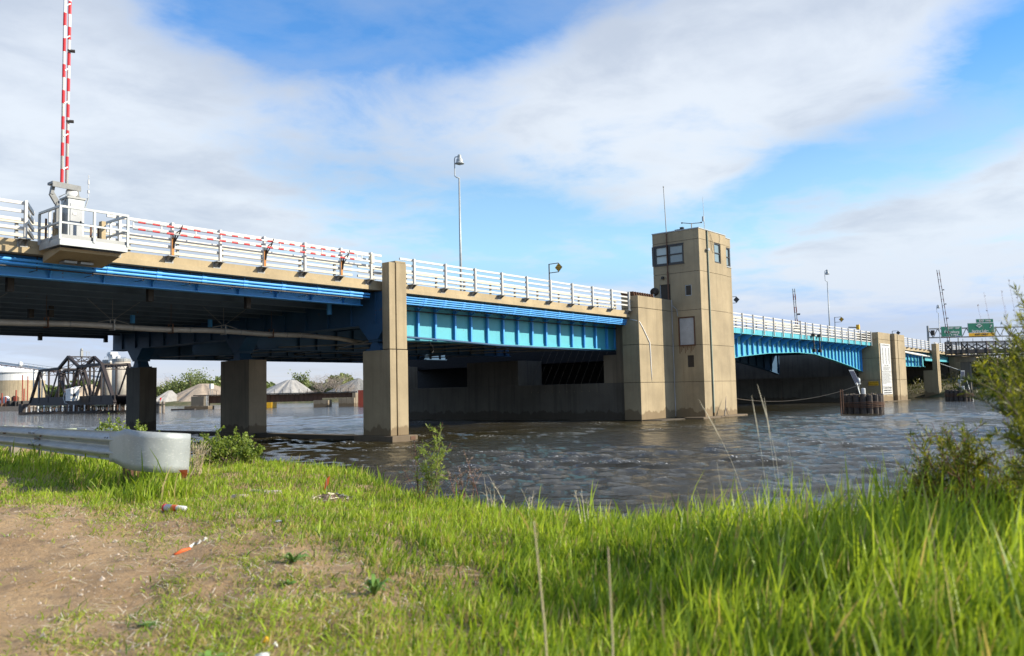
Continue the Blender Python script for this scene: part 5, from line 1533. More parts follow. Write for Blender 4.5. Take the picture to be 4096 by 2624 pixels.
HS = thing('silo_headhouse', 'cluster of pale machinery and handrails on top of the silos', 'machinery', cp(445, 1438, 238))
for (px, y, w, h) in ((440, 1432, 1.1, 2.6), (452, 1425, 1.6, 1.6), (432, 1420, 0.9, 0.8), (446, 1414, 1.9, 0.7), (470, 1430, 0.7, 0.9)):
    c_ = cp(px, y, 238); obj('hopper', MB().box(c_.x-w/2, c_.x+w/2, c_.y-w/2, c_.y+w/2, c_.z-h/2, c_.z+h/2), M_TANKW, HS)
a0 = cp(415, 1428, 237); a1 = cp(500, 1430, 233)
obj('handrail', MB().beam(a0[:], a1[:], 0.08, 0.08), M_GALV, HS)
rep('handrail_post', MB().beam(a0[:], (a0-Vector((0,0,0.9)))[:], 0.08, 0.08), M_GALV, HS, [(a1-a0)*k/10 for k in range(1, 11)])

# ---- red steel posts and clutter at the tank quay
for (px, yt, yb, w, lab) in ((88, 1501, 1625, 4.5, 'left one of the two tall dark red posts in front of the tank'), (109, 1505, 1625, 4.5, 'right one of the two tall dark red posts in front of the tank, pale cap')):
    t = thing('red_post', lab, 'post', fr(R_(px, 205), 205, 0), 'tall red posts')
    obj('shaft', MB().tube([cp(px, yb, 205)[:], cp(px, yt, 205)[:]], w/2/FPX*205, 8), M_REDSTEEL, t)
    obj('cap', MB().tube([cp(px, yt, 205)[:], cp(px, yt-3, 205)[:]], w/2.4/FPX*205, 8), M_TANKW, t)
rg = np.random.default_rng(9)
QT = thing('quay_clutter', 'dark quay at far left crowded with small tanks, pipes and rusty machinery', 'quay', fr(R_(50, 200), 200, 0))
obj('quay_wall', MB().prism([fr(R_(-150, 200), 200, -0.5)[:], fr(R_(88, 200), 200, -0.5)[:], fr(R_(88, 200), 200, 1.0)[:], fr(R_(-150, 200), 200, 1.0)[:]], (FH*6)[:]), M_GREYWOOD, QT)
for px in (4, 12, 24, 60, 68):
    w = rg.uniform(0.35, 0.9); hh = rg.uniform(1.2, 2.6); c_ = fr(R_(px, 202), 202, 1.0)
    obj('vessel', MB().lathe(c_, [(w, 0), (w, hh*0.85), (w*0.5, hh)], 12), M_TANKW if px in (4, 24) else M_RUST, QT)
for px in (7, 22, 56, 63, 95):
    c_ = fr(R_(px, 201), 201, 1.0); obj('pipe_stack', MB().tube([c_[:], (c_+Vector((0,0,rg.uniform(2.2, 4.2))))[:]], 0.16, 7), M_REDSTEEL, QT)
for px in (15, 33, 42, 50, 74, 84, 100):
    w = rg.uniform(0.4, 1.1); c_ = fr(R_(px, 201.5), 201.5, 1.0); obj('machine', MB().box(c_.x-w, c_.x+w, c_.y-w, c_.y+w, 1.0, 1.0+rg.uniform(0.5, 1.3)), M_RUST if px % 2 else M_BLACK, QT)

# ---- railway swing bridge, standing open, seen at an angle
SB = thing('swing_bridge', 'black riveted truss railway swing bridge standing open on its timber fender', 'railway bridge', fr(-71.9, 135.5, 0))
CC = fr(-71.9, 135.5, 0); AX = (RH*0.706 - FH*0.708).normalized(); PX = (RH*0.708 + FH*0.706).normalized()
def sp_(s_, z, side_=0): return CC + AX*s_ + PX*(3.9*side_) + Vector((0, 0, z))
HB, HE, HI, HC = 1.45, 7.25, 7.25, 9.05
def mem(name, s0, z0, s1, z1, side_, w=0.34, lat=False):
    p, q = sp_(s0, z0, side_), sp_(s1, z1, side_)
    m = MB()
    if not lat: m.beam(p[:], q[:], w, w, up=PX[:])
    else:
        for e in (-0.5, 0.5):
            off = (q-p).normalized().cross(PX)*w*e
            m.beam((p+off)[:], (q+off)[:], 0.16, 0.10, up=PX[:])
        n = max(3, int((q-p).length/0.5))
        for i in range(n):
            a = p.lerp(q, i/n); b = p.lerp(q, (i+1)/n); off = (q-p).normalized().cross(PX)*w*0.5*(1 if i % 2 else -1)
            m.beam((a+off)[:], (b-off)[:], 0.05, 0.06, up=PX[:])
    return obj(name, m, M_TRUSS, SB)
for sd_ in (0, 1):
    mem('bottom_chord', -20.5, HB, 20.5, HB, sd_, 0.42)
    obj('floor_girder', MB().beam(sp_(-20.5, 2.1, sd_)[:], sp_(20.5, 2.1, sd_)[:], 0.12, 1.0, up=(0,0,1)), M_TRUSS, SB)
    for sg_ in (-1, 1):
        mem('end_post', sg_*20.5, HB, sg_*15, HE, sd_, 0.42)
        mem('top_chord', sg_*15, HE, sg_*4.8, HE+0.05, sd_, 0.42)
        mem('peak_chord', sg_*4.8, HE+0.05, 0, HC, sd_, 0.40)
        mem('hanger', sg_*15, HB, sg_*15, HE, sd_, 0.22)
        mem('diagonal', sg_*15, HE, sg_*10, HB, sd_, 0.26, True)
        mem('hanger', sg_*10, HB, sg_*10, HE, sd_, 0.26)
        mem('diagonal', sg_*10, HB, sg_*4.8, HE, sd_, 0.30, True)
        mem('panel_post', sg_*4.8, HB, sg_*4.8, HE, sd_, 0.36, True)
        mem('diagonal', sg_*4.8, HE, 0, HB, sd_, 0.40)
    mem('centre_post', 0, HB, 0, HC, sd_, 0.45, True)
for s_, z in ((-15, HE), (-4.8, HE), (4.8, HE), (15, HE), (0, HC)):
    obj('top_strut', MB().beam(sp_(s_, z, 0)[:], sp_(s_, z, 1)[:], 0.2, 0.2), M_TRUSS, SB)
    obj('sway_strut', MB().beam(sp_(s_, z-0.75, 0)[:], sp_(s_, z-0.75, 1)[:], 0.12, 0.12), M_TRUSS, SB)
    for k in range(8):
        a = sp_(s_, z-(0.75 if k % 2 else 0), 0).lerp(sp_(s_, z-(0.75 if k % 2 else 0), 1), k/8); b = sp_(s_, z-(0 if k % 2 else 0.75), 0).lerp(sp_(s_, z-(0 if k % 2 else 0.75), 1), (k+1)/8)
        obj('sway_lattice', MB().beam(a[:], b[:], 0.07, 0.07), M_TRUSS, SB)
for (a, b) in (((0, HC), (4.8, HE)), ((0, HC), (-4.8, HE))):
    obj('wind_rod', MB().beam(sp_(a[0], a[1], 0)[:], sp_(b[0], b[1], 1)[:], 0.08, 0.08), M_TRUSS, SB)
    obj('wind_rod', MB().beam(sp_(a[0], a[1], 1)[:], sp_(b[0], b[1], 0)[:], 0.08, 0.08), M_TRUSS, SB)
obj('portal_rod', MB().tube([sp_(0, HC, 0.5)[:], sp_(0, HE-0.4, 0.5)[:]], 0.06, 6), M_TRUSS, SB)
for sd2 in (0, 1): obj('portal_rod', MB().beam(sp_(0, HC-0.1, 0.5)[:], sp_(0, HE-0.2, sd2)[:], 0.08, 0.08), M_TRUSS, SB)
c_ = sp_(0, HC, 0.5)
obj('beacon_cage', MB().box(c_.x-0.18, c_.x+0.18, c_.y-0.18, c_.y+0.18, HC+0.1, HC+1.0), M_GREYSTEEL, SB)
obj('beacon_lamp', MB().lathe((c_.x, c_.y, HC+1.0), [(0.16, 0), (0.22, 0.15), (0.12, 0.4)], 10), M_GREYSTEEL, SB)
obj('beacon_ladder', MB().beam((c_.x+0.8, c_.y, HC+0.1), (c_.x+0.8, c_.y, HC+0.85), 0.05, 0.05).beam((c_.x+1.2, c_.y, HC+0.1), (c_.x+1.2, c_.y, HC+0.85), 0.05, 0.05).beam((c_.x+.2, c_.y, HC+0.85), (c_.x+1.2, c_.y, HC+0.85), 0.05, 0.05), M_GREYSTEEL, SB)
obj('track_deck', MB().prism([sp_(-20.5, 2.45, 0.1)[:], sp_(20.5, 2.45, 0.1)[:], sp_(20.5, 2.45, 0.9)[:], sp_(-20.5, 2.45, 0.9)[:]], (0, 0, 0.18)), M_TRUSS, SB)
obj('pivot', MB().lathe(sp_(0, -0.3, 0.5), [(2.3, 0), (2.3, 1.0), (2.0, 1.05), (2.0, 1.5)], 24), M_DARKC, SB)
cb = thing('bridge_cabin', 'small white boarded cabin with slanted roof hung on the truss side', 'cabin', P(288, 1600, 129))
def kp(px, y, d=0): return fr(R_(px, 129+d), 129+d, gz(y, px, 129))
A_, B_, Cc = kp(262, 1604), kp(282, 1604, -0.9), kp(315, 1602, 1.2)
hh = 1.72
n = 11
for (p, q, k) in ((A_, B_, 5), (B_, Cc, n)):
    for i in range(k):
        a, b = p.lerp(q, i/k), p.lerp(q, (i+0.94)/k)
        nrm = (q-p).cross(Vector((0,0,1))).normalized()*0.04
        h0 = hh + 0.32*((a-A_).dot(RH)/((Cc-A_).dot(RH)))
        obj('board', MB().prism([a[:], b[:], (b+Vector((0,0,h0)))[:], (a+Vector((0,0,h0)))[:]], nrm[:]), M_WHITE, cb)
bk = kp(300, 1604, 2.6)
obj('core', MB().prism([(A_+FH*0.05)[:], (B_+FH*0.06)[:], (Cc+FH*0.05)[:], (A_+(Cc-B_))[:]], (0, 0, hh)), M_GREYWOOD, cb)
rf = [kp(256, 1562, 0.3), kp(281, 1560, -1.3), kp(322, 1546, 1.2), kp(300, 1548, 3.0)]
obj('roof', MB().prism([p[:] for p in rf], (0, 0, 0.10)), M_WHITE, cb)
w0 = kp(296, 1580, -0.36)
obj('window', MB().box(w0.x-0.14, w0.x+0.14, w0.y-0.14, w0.y+0.14, w0.z-0.22, w0.z+0.22), M_BLACK, cb)
obj('slack_cable', MB().tube([kp(258, 1570, -.4)[:], kp(252, 1590, -.4)[:], kp(258, 1612, -.5)[:], kp(268, 1614, -.6)[:]], 0.05, 6), M_GALV, cb)
FD = thing('timber_fender', 'long low black timber fender with a row of short posts under the swing bridge', 'fender', fr(-70, 127, 0))
for (d, z0) in ((128, 0.12), (134, 0.2)):
    obj('fender_beam', MB().beam(fr(R_(78, d), d, z0)[:], fr(R_(620, d), d, z0)[:], 0.5, 0.42), M_WOOD, FD)
i = 0; px = 84
rg = np.random.default_rng(3)
while px < 600:
    d = 128 if i % 2 else 133
    hgt = rg.uniform(0.7, 1.15)
    pp = fr(R_(px, d), d, 0.2)
    obj('fender_post', MB().tube([(pp-Vector((0,0,0.6)))[:], (pp+Vector((0,0,hgt)))[:]], 0.10, 6), M_WHITE if i % 3 == 0 else (M_WOOD if i % 3 == 1 else M_RUST), FD)
    px += rg.uniform(5.5, 10); i += 1
obj('fender_walk', MB().beam(fr(R_(100, 131), 131, 0.95)[:], fr(R_(600, 131), 131, 0.95)[:], 0.5, 0.10), M_WOOD, FD)
c_ = fr(R_(97, 129), 129, 0)
obj('fender_hut', MB().box(c_.x-0.6, c_.x+0.6, c_.y-0.6, c_.y+0.6, 0.3, 1.6), M_WOOD, FD)

# ---- railway trestle
TR = thing('railway_trestle', 'rusty plate girder railway trestle running low across the river in the distance', 'railway bridge', fr(R_(1100, 147), 147, 2))
def tp(px, z, d=0): 
    D_ = 149-(px-700)*0.010+d; return fr(R_(px, D_), D_, z)
span_px = [(790, 1000), (1002, 1285), (1287, 1416)]
for (a, b) in span_px:
    zb5 = 0.95 if a < 1200 else 1.45
    zt5 = 2.25
    obj('plate_girder', MB().prism([tp(a, zb5)[:], tp(b, zb5)[:], tp(b, zt5)[:], tp(a, zt5)[:]], (FH*0.1)[:]), M_RUST, TR)
    px = a
    while px < b:
        obj('stiffener', MB().beam((tp(px, zb5)-FH*0.06)[:], (tp(px, zt5)-FH*0.06)[:], 0.10, 0.10), M_RUST, TR); px += 19
obj('track_deck', MB().prism([tp(770, 2.28, -0.5)[:], tp(1425, 2.28, -0.5)[:], tp(1425, 2.28, 3)[:], tp(770, 2.28, 3)[:]], (0, 0, 0.16)), M_BLACK, TR)
for i, px in enumerate(range(830, 1420, 33)): obj('marker_post', MB().beam(tp(px, 2.44)[:], tp(px, 3.1)[:], 0.06, 0.06), M_BLACK, TR)
def block(name, px0, px1, z0, z1, D_, deep, mt, label, cat, group=None):
    m = MB().prism([fr(R_(px0, D_), D_, z0)[:], fr(R_(px1, D_), D_, z0)[:], fr(R_(px1, D_), D_, z1)[:], fr(R_(px0, D_), D_, z1)[:]], (FH*deep)[:])
    return solo(name, m, mt, label, cat, group)
block('trestle_pier', 762, 812, 0.3, 2.2, 146, 3, M_DARKC, 'dark weathered block pier at the left end of the trestle', 'pier', 'trestle piers')
block('trestle_footing', 735, 830, -0.3, 0.55, 144.5, 3, M_CONC2, 'pale low footing under the left end of the trestle', 'footing')
block('low_fender', 682, 776, -0.3, 0.22, 138, 0.6, M_WOOD, 'low black timber boom left of the trestle end', 'boom')
block('trestle_pier', 1053, 1084, -0.3, 0.92, 144, 3, M_YELLOW, 'yellow painted footing of the trestle right of the middle pier', 'pier', 'trestle piers')
block('trestle_pier', 1250, 1308, -0.3, 1.1, 141, 3, M_CONC2, 'pale concrete footing below the middle of the trestle', 'pier', 'trestle piers')
block('trestle_pier', 1350, 1412, -0.3, 1.4, 139, 3, M_CONC2, 'pale concrete footing at the right end of the trestle', 'pier', 'trestle piers')
block('trestle_abutment', 1405, 1418, -0.3, 2.2, 140, 3, M_CONC2, 'narrow concrete end wall of the trestle', 'wall')
block('red_sheet_wall', 1428, 1520, -0.3, 2.6, 135, 1, M_REDSTEEL, 'red sheet pile wall just left of the fluted pier', 'wall')
lp = thing('trestle_cabinet', 'small white cabinet on thin legs above the trestle', 'cabinet', fr(R_(843, 146), 146, 3))
c_ = fr(R_(843, 146), 146, 0); obj('box', MB().box(c_.x-.26, c_.x+.26, c_.y-.26, c_.y+.26, 3.5, 4.35), M_WHITE, lp)
obj('leg', MB().box(c_.x-.2, c_.x-.14, c_.y-.03, c_.y+.03, 2.4, 3.5), M_GREYSTEEL, lp); obj('leg', MB().box(c_.x+.14, c_.x+.2, c_.y-.03, c_.y+.03, 2.4, 3.5), M_GREYSTEEL, lp)
ld = thing('white_ladder', 'short white ladder down the side of the trestle', 'ladder', fr(R_(826, 145), 145, 0.5))
c_ = fr(R_(826, 145), 145, 0)
for e in (-0.14, 0.14): obj('rail', MB().beam((c_+RH*e+Vector((0,0,0.5)))[:], (c_+RH*e+Vector((0,0,2.3)))[:], 0.05, 0.05), M_WHITE, ld)
a0 = c_+Vector((0,0,0.7)); rep('rung', MB().beam((a0-RH*.14)[:], (a0+RH*.14)[:], .04, .04), M_WHITE, ld, [(0, 0, 0.25*k) for k in range(1, 7)])
DP = thing('pile_cluster', 'three tall pale timber piles bound together beside the far dark pier', 'mooring dolphin', fr(R_(640, 116), 116, 0))
for i, (a, b) in enumerate(((-0.42, 0), (0, -0.25), (0.42, 0.0))):
    c_ = fr(R_(640, 116), 116, 0)+RH*a+FH*b; obj('pile', MB().tube([(c_.x, c_.y, -0.5), (c_.x, c_.y, 1.55)], 0.19, 10), M_GREYWOOD, DP)
c_ = fr(R_(640, 116), 116, 0); obj('band', MB().lathe(c_+Vector((0,0,1.1)), [(0.62, 0), (0.62, 0.12)], 16), M_BLACK, DP)
obj('red_lamp', MB().lathe(c_+Vector((0,0,1.6)), [(0.04, 0), (0.04, 0.2), (0.12, 0.22), (0.12, 0.4), (0.04, 0.48)], 10), M_RED, DP)

# ---- bushes on the right bank, each a thing
def bush(base, h, w, label, n, leaf, seed, material=None, name='bank_bush', group='bushes on the right bank', stems=True):
    rg = np.random.default_rng(seed)
    base = Vector(base)
    t = thing(name, label, 'bush', base, group)
    m = MB(); tips = []
    for i in range(9):
        a = rg.uniform(0, 6.28); q = base+Vector((math.cos(a)*w*0.42*rg.uniform(.3, 1), math.sin(a)*w*0.42*rg.uniform(.3, 1), h*rg.uniform(.6, 1)))
        md = base.lerp(q, 0.5)+Vector((0, 0, h*0.08)); m.tube([base[:], md[:], q[:]], [h*0.016, h*0.010, h*0.004], 5)
        tips += [md, q, md.lerp(q, .5)]
    if stems: obj('stems', m, M_BARK, t)
    bl = np.array([[p.x, p.y, p.z] for p in tips]+[[base.x, base.y, base.z+h*0.3]])
    k = rg.integers(0, len(bl), n)
    c_ = bl[k]+rg.normal(0, 1, (n, 3))*np.array([w*0.15, w*0.15, h*0.13]); c_[:, 2] = np.maximum(c_[:, 2], base.z+0.02)
    tt = np.clip(0.4+0.3*rg.normal(0, 1, len(bl))[k]+rg.normal(0, .15, n), 0, 1)
    V, F_, tn = leaf_faces(c_, leaf, rg, tt, 0.5)
    link('foliage', np_mesh('foliage', V-np.array(base), F_, material or M_DARKLEAF, tint=tn), t)
    return t
sp3 = [(3905, 1450, 108, 'dark brownish bush behind the footbridge pier'), (3940, 1440, 112, 'bush on the bank right of the footbridge pier'), (3975, 1425, 110, 'olive bush on the bank below the footbridge deck'),
       (4010, 1445, 108, 'bush on the bank partly behind the blurred willow'), (4050, 1425, 112, 'tall bush on the bank near the right edge of the photo'), (4090, 1440, 108, 'bush on the bank cut by the right edge'),
       (3920, 1520, 103, 'low reed-like bush at the water right of the footbridge pier'), (3960, 1530, 102, 'low bush at the waterline under the footbridge'), (4000, 1520, 101, 'low waterline bush behind the blurred willow'), (4045, 1525, 100, 'low waterline bush near the right edge'), (4090, 1520, 100, 'lowest waterline bush cut by the right edge'), (4140, 1480, 103, 'bush just past the right edge'),
       (3790, 1535, 111, 'dark bush behind the farther dolphin'), (3815, 1545, 111, 'low leafy bush behind the lantern of the farther dolphin'), (3835, 1560, 112, 'small bush between the farther dolphin and the thin lit column')]
rg = np.random.default_rng(66); n = 26000
X_ = rg.uniform(104, 150, n); Y_ = rg.uniform(-30, 40, n); z_r = rb_z = np.array([float(rb(a, b)) for a, b in zip(X_, Y_)])
k = (z_r > 0.15) & ~((Y_ > 23) & (Y_ < 49) & (X_ < 112)); X_, Y_, z_r = X_[k], Y_[k], z_r[k]
c_ = np.stack([X_, Y_, z_r+rg.uniform(0, 0.9, len(X_))*(0.5+0.5*np.sin(X_*0.8+Y_*0.6))], -1)
V, F_, tn = leaf_faces(c_, 0.20, rg, np.clip(0.4+0.25*np.sin(X_*0.5+Y_)+rg.normal(0, .2, len(X_)), 0, 1), 0.3, np.array([0, 0, 1.0]), 0.5)
tag(link('bank_undergrowth', np_mesh('bank_undergrowth', V, F_, M_DARKLEAF, tint=tn)), 'rough undergrowth covering the right bank', kind='stuff')
for i, (px, yt, D_, lab) in enumerate(sp3):
    b = fr(R_(px, D_), D_, 0.2); top = gz(yt, px, D_)
    bush(b, max(0.8, top-0.2), 4.2 if i < 12 else 2.2, lab, 1500, 0.17, 200+i)

# ================================================================== NEAR BANK
SHX = [(-40, 7.0), (-5, 5.3), (0, 5.0), (2, 4.9), (3, 4.75), (4, 4.95), (5, 5.35), (6, 5.65), (7, 6.2), (8, 6.65), (9.5, 7.0), (10.5, 7.1), (12, 6.95), (14, 7.2), (17.2, 7.9)]
def shore(y): return np.interp(y, [a for a, b in SHX], [b for a, b in SHX])
def ground_z(x, y):
    x = np.asarray(x, float); y = np.asarray(y, float)
    s_ = shore(y) - x                                   # metres inland from the bank edge
    w = (7.85 + (17.25-np.clip(y, -99, 40)) * -0.78) if False else None
    s2 = 17.4 + (7.8-x)*0.9 - y                          # inland of the sheet wall line
    s_ = np.minimum(s_, s2*0.7)
    z = 0.90 + 0.035*np.sin(x*1.3+0.7*y) + 0.02*np.sin(2.9*x-1.7*y) + 0.012*np.sin(6.1*x+4.3*y) + 0.008*np.sin(11*x-9*y)
    z -= 0.05*np.exp(-((x-2.2)**2+(y-5)**2)/6)
    return np.where(s_ > 0, z - 0.06*np.exp(-s_/0.3), z - 0.06 - 1.6*np.clip(-s_, 0, 1.2)**1.0)
gx = np.concatenate([np.linspace(-40, -4, 30, endpoint=False), np.arange(-4, 9.4, 0.07)])
gy = np.concatenate([np.linspace(-40, -3, 30, endpoint=False), np.arange(-3, 22, 0.08)])
GX, GY = np.meshgrid(gx, gy, indexing='ij')
rgn = np.random.default_rng(21)
GZ = ground_z(GX, GY) + rgn.normal(0, 0.0035, GX.shape)
nx, ny = GX.shape
i0 = (np.arange(nx-1)[:, None]*ny + np.arange(ny-1)[None, :]).ravel()
F_ = np.stack([i0, i0+ny, i0+ny+1, i0+1], -1)
def dirtmat(t, bs):
    p = pos(t)
    a = t.noise(p, 0.9, 5, 0.6); b = t.noise(p, 26, 6, 0.75); c0 = t.noise(p, 5, 5, 0.6); d = t.noise(p, 90, 3, 0.6)
    c = t.mix(t.mapr(a, 0.38, 0.62), (0.36, 0.225, 0.108, 1), (0.47, 0.315, 0.165, 1))
    c = t.mix(t.mapr(c0, 0.52, 0.66, 0, 0.60), c, (0.17, 0.115, 0.07, 1))
    c = t.mix(t.mapr(b, 0.60, 0.70, 0, 0.6), c, (0.55, 0.46, 0.35, 1))
    c = t.mix(t.mapr(b, 0.40, 0.32, 0, 0.6), c, (0.18, 0.12, 0.08, 1))
    c = t.mix(t.mapr(d, 0.62, 0.70, 0, 0.5), c, (0.60, 0.54, 0.46, 1))
    t.put(bs.inputs['Base Color'], c); bs.inputs['Roughness'].default_value = 0.95
    bump(t, bs, t.m('ADD', b, t.m('MULTIPLY', c0, 1.6)), 1.0, 0.035)
M_DIRT = mat('trodden_dirt', dirtmat)
me = np_mesh('river_bank', np.stack([GX, GY, GZ], -1).reshape(-1, 3), F_, M_DIRT, smooth=True)
tag(link('river_bank_ground', me), kind='structure')

# ---- bare trodden patches (world metres), used to thin the grass
CORE = [(2.38,8.34),(2.73,7.73),(2.89,6.93),(3.02,5.8),(2.93,4.85),(2.65,4.14),(2.23,3.91),(1.84,3.87),(1.55,3.58),(1.31,3.22),(1.04,3.61),(-1,4.5),(-3,9)]
SPARSE = [(1.2,9.6),(2.7,8.9),(3.08,8.1),(3.3,6.76),(3.37,5.43),(3.15,4.4),(2.95,3.79),(2.80,3.13),(2.29,2.69),(2.01,2.4),(1.73,2.0),(0,1),(-3,5)]
def sdist(px, py, poly):
    """signed distance to a polygon, negative inside"""
    poly = np.array(poly); d = np.full(px.shape, 1e9); ins = np.zeros(px.shape, bool)
    for i in range(len(poly)):
        a, b = poly[i], poly[(i+1) % len(poly)]
        ab = b-a; t_ = np.clip(((px-a[0])*ab[0]+(py-a[1])*ab[1])/(ab@ab), 0, 1)
        d = np.minimum(d, np.hypot(px-a[0]-ab[0]*t_, py-a[1]-ab[1]*t_))
        c_ = ((a[1] > py) != (b[1] > py)) & (px < (b[0]-a[0])*(py-a[1])/(b[1]-a[1]+1e-12)+a[0])
        ins ^= c_
    return np.where(ins, -d, d)
def lump(x, y, s, seed):
    r_ = np.random.default_rng(seed); v = 0
    for i in range(9):
        a = r_.uniform(0, 6.28); k = s*r_.uniform(0.5, 2.2); v = v + np.sin(k*(x*np.cos(a)+y*np.sin(a))+r_.uniform(0, 6.28))/ (1+0.35*i)
    return v/3.2

# ---- grass: one mesh of single blades
def blades(N, seed, dmin, dmax, amin=-0.75, amax=0.75, thatch=False):
    g = np.random.default_rng(seed)
    D_ = g.uniform(dmin, dmax, N); th = g.uniform(amin, amax, N)
    r = D_*np.tan(th)*0.93
    x = RH.x*r + FH.x*D_; y = RH.y*r + FH.y*D_
    keep = (shore(y)-x > -0.35) & (17.4+(7.8-x)*0.9-y > 0.1) & (x < 9)
    core = sdist(x, y, CORE); sp_ = sdist(x, y, SPARSE)
    l1 = lump(x, y, 3.2, 3); l2 = lump(x, y, 9.0, 4)
    dens = 1/(1+np.exp(-(core*6+l2*2.2-0.1)))
    dens *= np.where(sp_ < 0.0, np.clip(0.58+0.50*l1+0.75*l2, 0.06, 1), np.clip(0.62+np.where(r > 0.4, 0.5, np.clip(sp_*0.55, 0, 0.4))+0.40*l1+0.55*l2, 0.10, 1))
    if thatch: dens = np.clip(0.25+0.9*dens+0.25*l2, 0.05, 1)*np.where(core < -0.35, 0.25, 1)
    keep &= g.uniform(0, 1, N) < dens
    x, y, D_, r, core, sp_, l1 = x[keep], y[keep], D_[keep], r[keep], core[keep], sp_[keep], l1[keep]
    l2 = l2[keep]
    n = len(x)
    tall = np.clip((r-0.35)/1.7, 0, 1)*np.clip((7-D_)/3, 0.3, 1)
    near_rail = np.exp(-((x-4.35-(y-8.8)*0.16)/0.35)**2)*(y > 7.6)
    edge = np.exp(-np.clip(shore(y)-x, 0, 9)/0.5)
    h = 0.045 + 0.21*tall + 0.14*near_rail + 0.035*edge*(r < 0.6) + 0.045*np.clip(sp_, 0, 1)*np.clip((6.5-D_)/3, 0, 1)
    h *= np.where(sp_ < 0, 0.55+0.35*np.clip(l1, 0, 1), 1.0)
    h *= g.lognormal(0, 0.34, n)*(1+0.22*l2)
    h = np.clip(h, 0.015, 0.62)
    if thatch: h = 0.03*g.lognormal(0, 0.4, n)
    z = ground_z(x, y) - 0.005
    wd = 0.0026*(1+0.08*D_)*g.uniform(0.7, 1.5, n)*(0.7+0.9*np.clip(h/0.3, 0, 1))
    lean = g.uniform(0.1, 0.55, n) + 0.9*np.exp(-np.clip(sp_+0.3, 0, 9)/0.5)*g.uniform(0, 1, n)
    la = g.uniform(0, 6.28, n)*0.75 + 2.6
    if thatch: lean = g.uniform(0.9, 2.2, n); la = g.uniform(0, 6.28, n)
    lx, ly = np.cos(la)*lean*h, np.sin(la)*lean*h
    fa = g.uniform(0, 6.28, n); wx, wy = np.cos(fa)*wd, np.sin(fa)*wd
    V = np.zeros((n, 7, 3))
    for j, (t_, ww) in enumerate(((0, 1), (0.38, 0.95), (0.72, 0.62))):
        cx_ = x+lx*t_**1.7; cy_ = y+ly*t_**1.7; cz_ = z+h*(t_-0.22*np.minimum(lean, 1.3)*t_**2.2)
        V[:, 2*j, :] = np.stack([cx_-wx*ww, cy_-wy*ww, cz_], -1); V[:, 2*j+1, :] = np.stack([cx_+wx*ww, cy_+wy*ww, cz_], -1)
    V[:, 6, :] = np.stack([x+lx, y+ly, z+h*(1-0.22*np.minimum(lean, 1.3))], -1)
    o = (np.arange(n)*7)[:, None]
    tri = np.concatenate([o+np.array([[0,1,3]]), o+np.array([[0,3,2]]), o+np.array([[2,3,5]]), o+np.array([[2,5,4]]), o+np.array([[4,5,6]])], 0)
    tint = np.clip(0.46+0.18*l1+0.14*l2+g.normal(0, 0.20, n)+0.10*tall, 0, 0.86)
    dry = g.uniform(0, 1, n) < (0.10+0.22*(sp_ < 0.25)-0.05*tall)
    if thatch: dry = g.uniform(0, 1, n) < 0.5; tint = np.clip(tint-0.12, 0, 0.86)
    tint = np.where(dry, 0.95, tint)
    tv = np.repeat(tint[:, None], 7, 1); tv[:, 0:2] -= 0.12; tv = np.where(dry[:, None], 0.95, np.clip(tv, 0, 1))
    return V.reshape(-1, 3), tri, tv.ravel()
V1, T1, t1 = blades(265000, 77, 1.25, 14.0)
V2, T2, t2 = blades(70000, 78, 1.1, 5.0, 0.0, 0.72)
V3, T3, t3 = blades(80000, 79, 1.8, 11.0, -0.75, 0.5, True)
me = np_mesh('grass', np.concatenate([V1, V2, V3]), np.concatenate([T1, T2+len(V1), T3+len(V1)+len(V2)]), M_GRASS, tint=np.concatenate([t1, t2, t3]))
tag(link('grass', me), 'bright green grass covering the near bank', kind='stuff')

# ---- grit on the bare dirt
g = np.random.default_rng(5)
n = 16000
D_ = g.uniform(2.2, 9.5, n); r = D_*g.uniform(-0.66, 0.1, n); x = RH.x*r+FH.x*D_; y = RH.y*r+FH.y*D_
k = sdist(x, y, SPARSE) < 0.3; x, y = x[k], y[k]; n = len(x); s_ = 0.0022*g.lognormal(0.2, 0.62, n); z = ground_z(x, y)
oc = np.array([(1,0,0),(0,1,0),(-1,0,0),(0,-1,0),(0,0,0.8),(0,0,-0.8)])
V = np.stack([x, y, z], -1)[:, None, :] + oc[None]*s_[:, None, None]*g.uniform(0.6, 1.3, (n, 6, 1))
tf = np.array([(0,1,4),(1,2,4),(2,3,4),(3,0,4),(1,0,5),(2,1,5),(3,2,5),(0,3,5)])
F_ = (np.arange(n)*6)[:, None, None]+tf[None]
tag(link('grit', np_mesh('grit', V.reshape(-1, 3), F_.reshape(-1, 3), paint('grit_stone', (0.48, 0.40, 0.32), 0.9, vary=0.5, scale=20))), 'fine grit and small stones on the bare dirt', kind='stuff')

# ---- guardrail with curled end
GR = thing('guardrail', 'galvanised corrugated guardrail ending in a big curled plate at the left foreground', 'guardrail', (4.4, 9, 0.9))
B0 = fr(-4.11, 8.9, 0); A0 = fr(-8.44, 13.8, 0); dirr = (B0-A0).normalized(); nrm = Vector((dirr.y, -dirr.x, 0))
if nrm.dot(CAM-B0) < 0: nrm = -nrm
far_ = A0 - dirr*14
L_ = (B0-far_).length
prof = [(0.012, -.156), (0.0, -.150), (0.008, -.128), (0.060, -.100), (0.080, -.078), (0.076, -.056), (0.020, -.022), (0.004, 0.0), (0.020, .022), (0.076, .056), (0.080, .078), (0.060, .100), (0.008, .128), (0.0, .150), (0.012, .156)]
def rz(s): return 1.315 - 0.010*(s/1.0)*0.6          # the rail's centre height, s metres back from its end
def railpt(s, pn, pz, bend=0.0): return B0 - dirr*s + nrm*(pn+bend) + Vector((0, 0, rz(s)+pz))
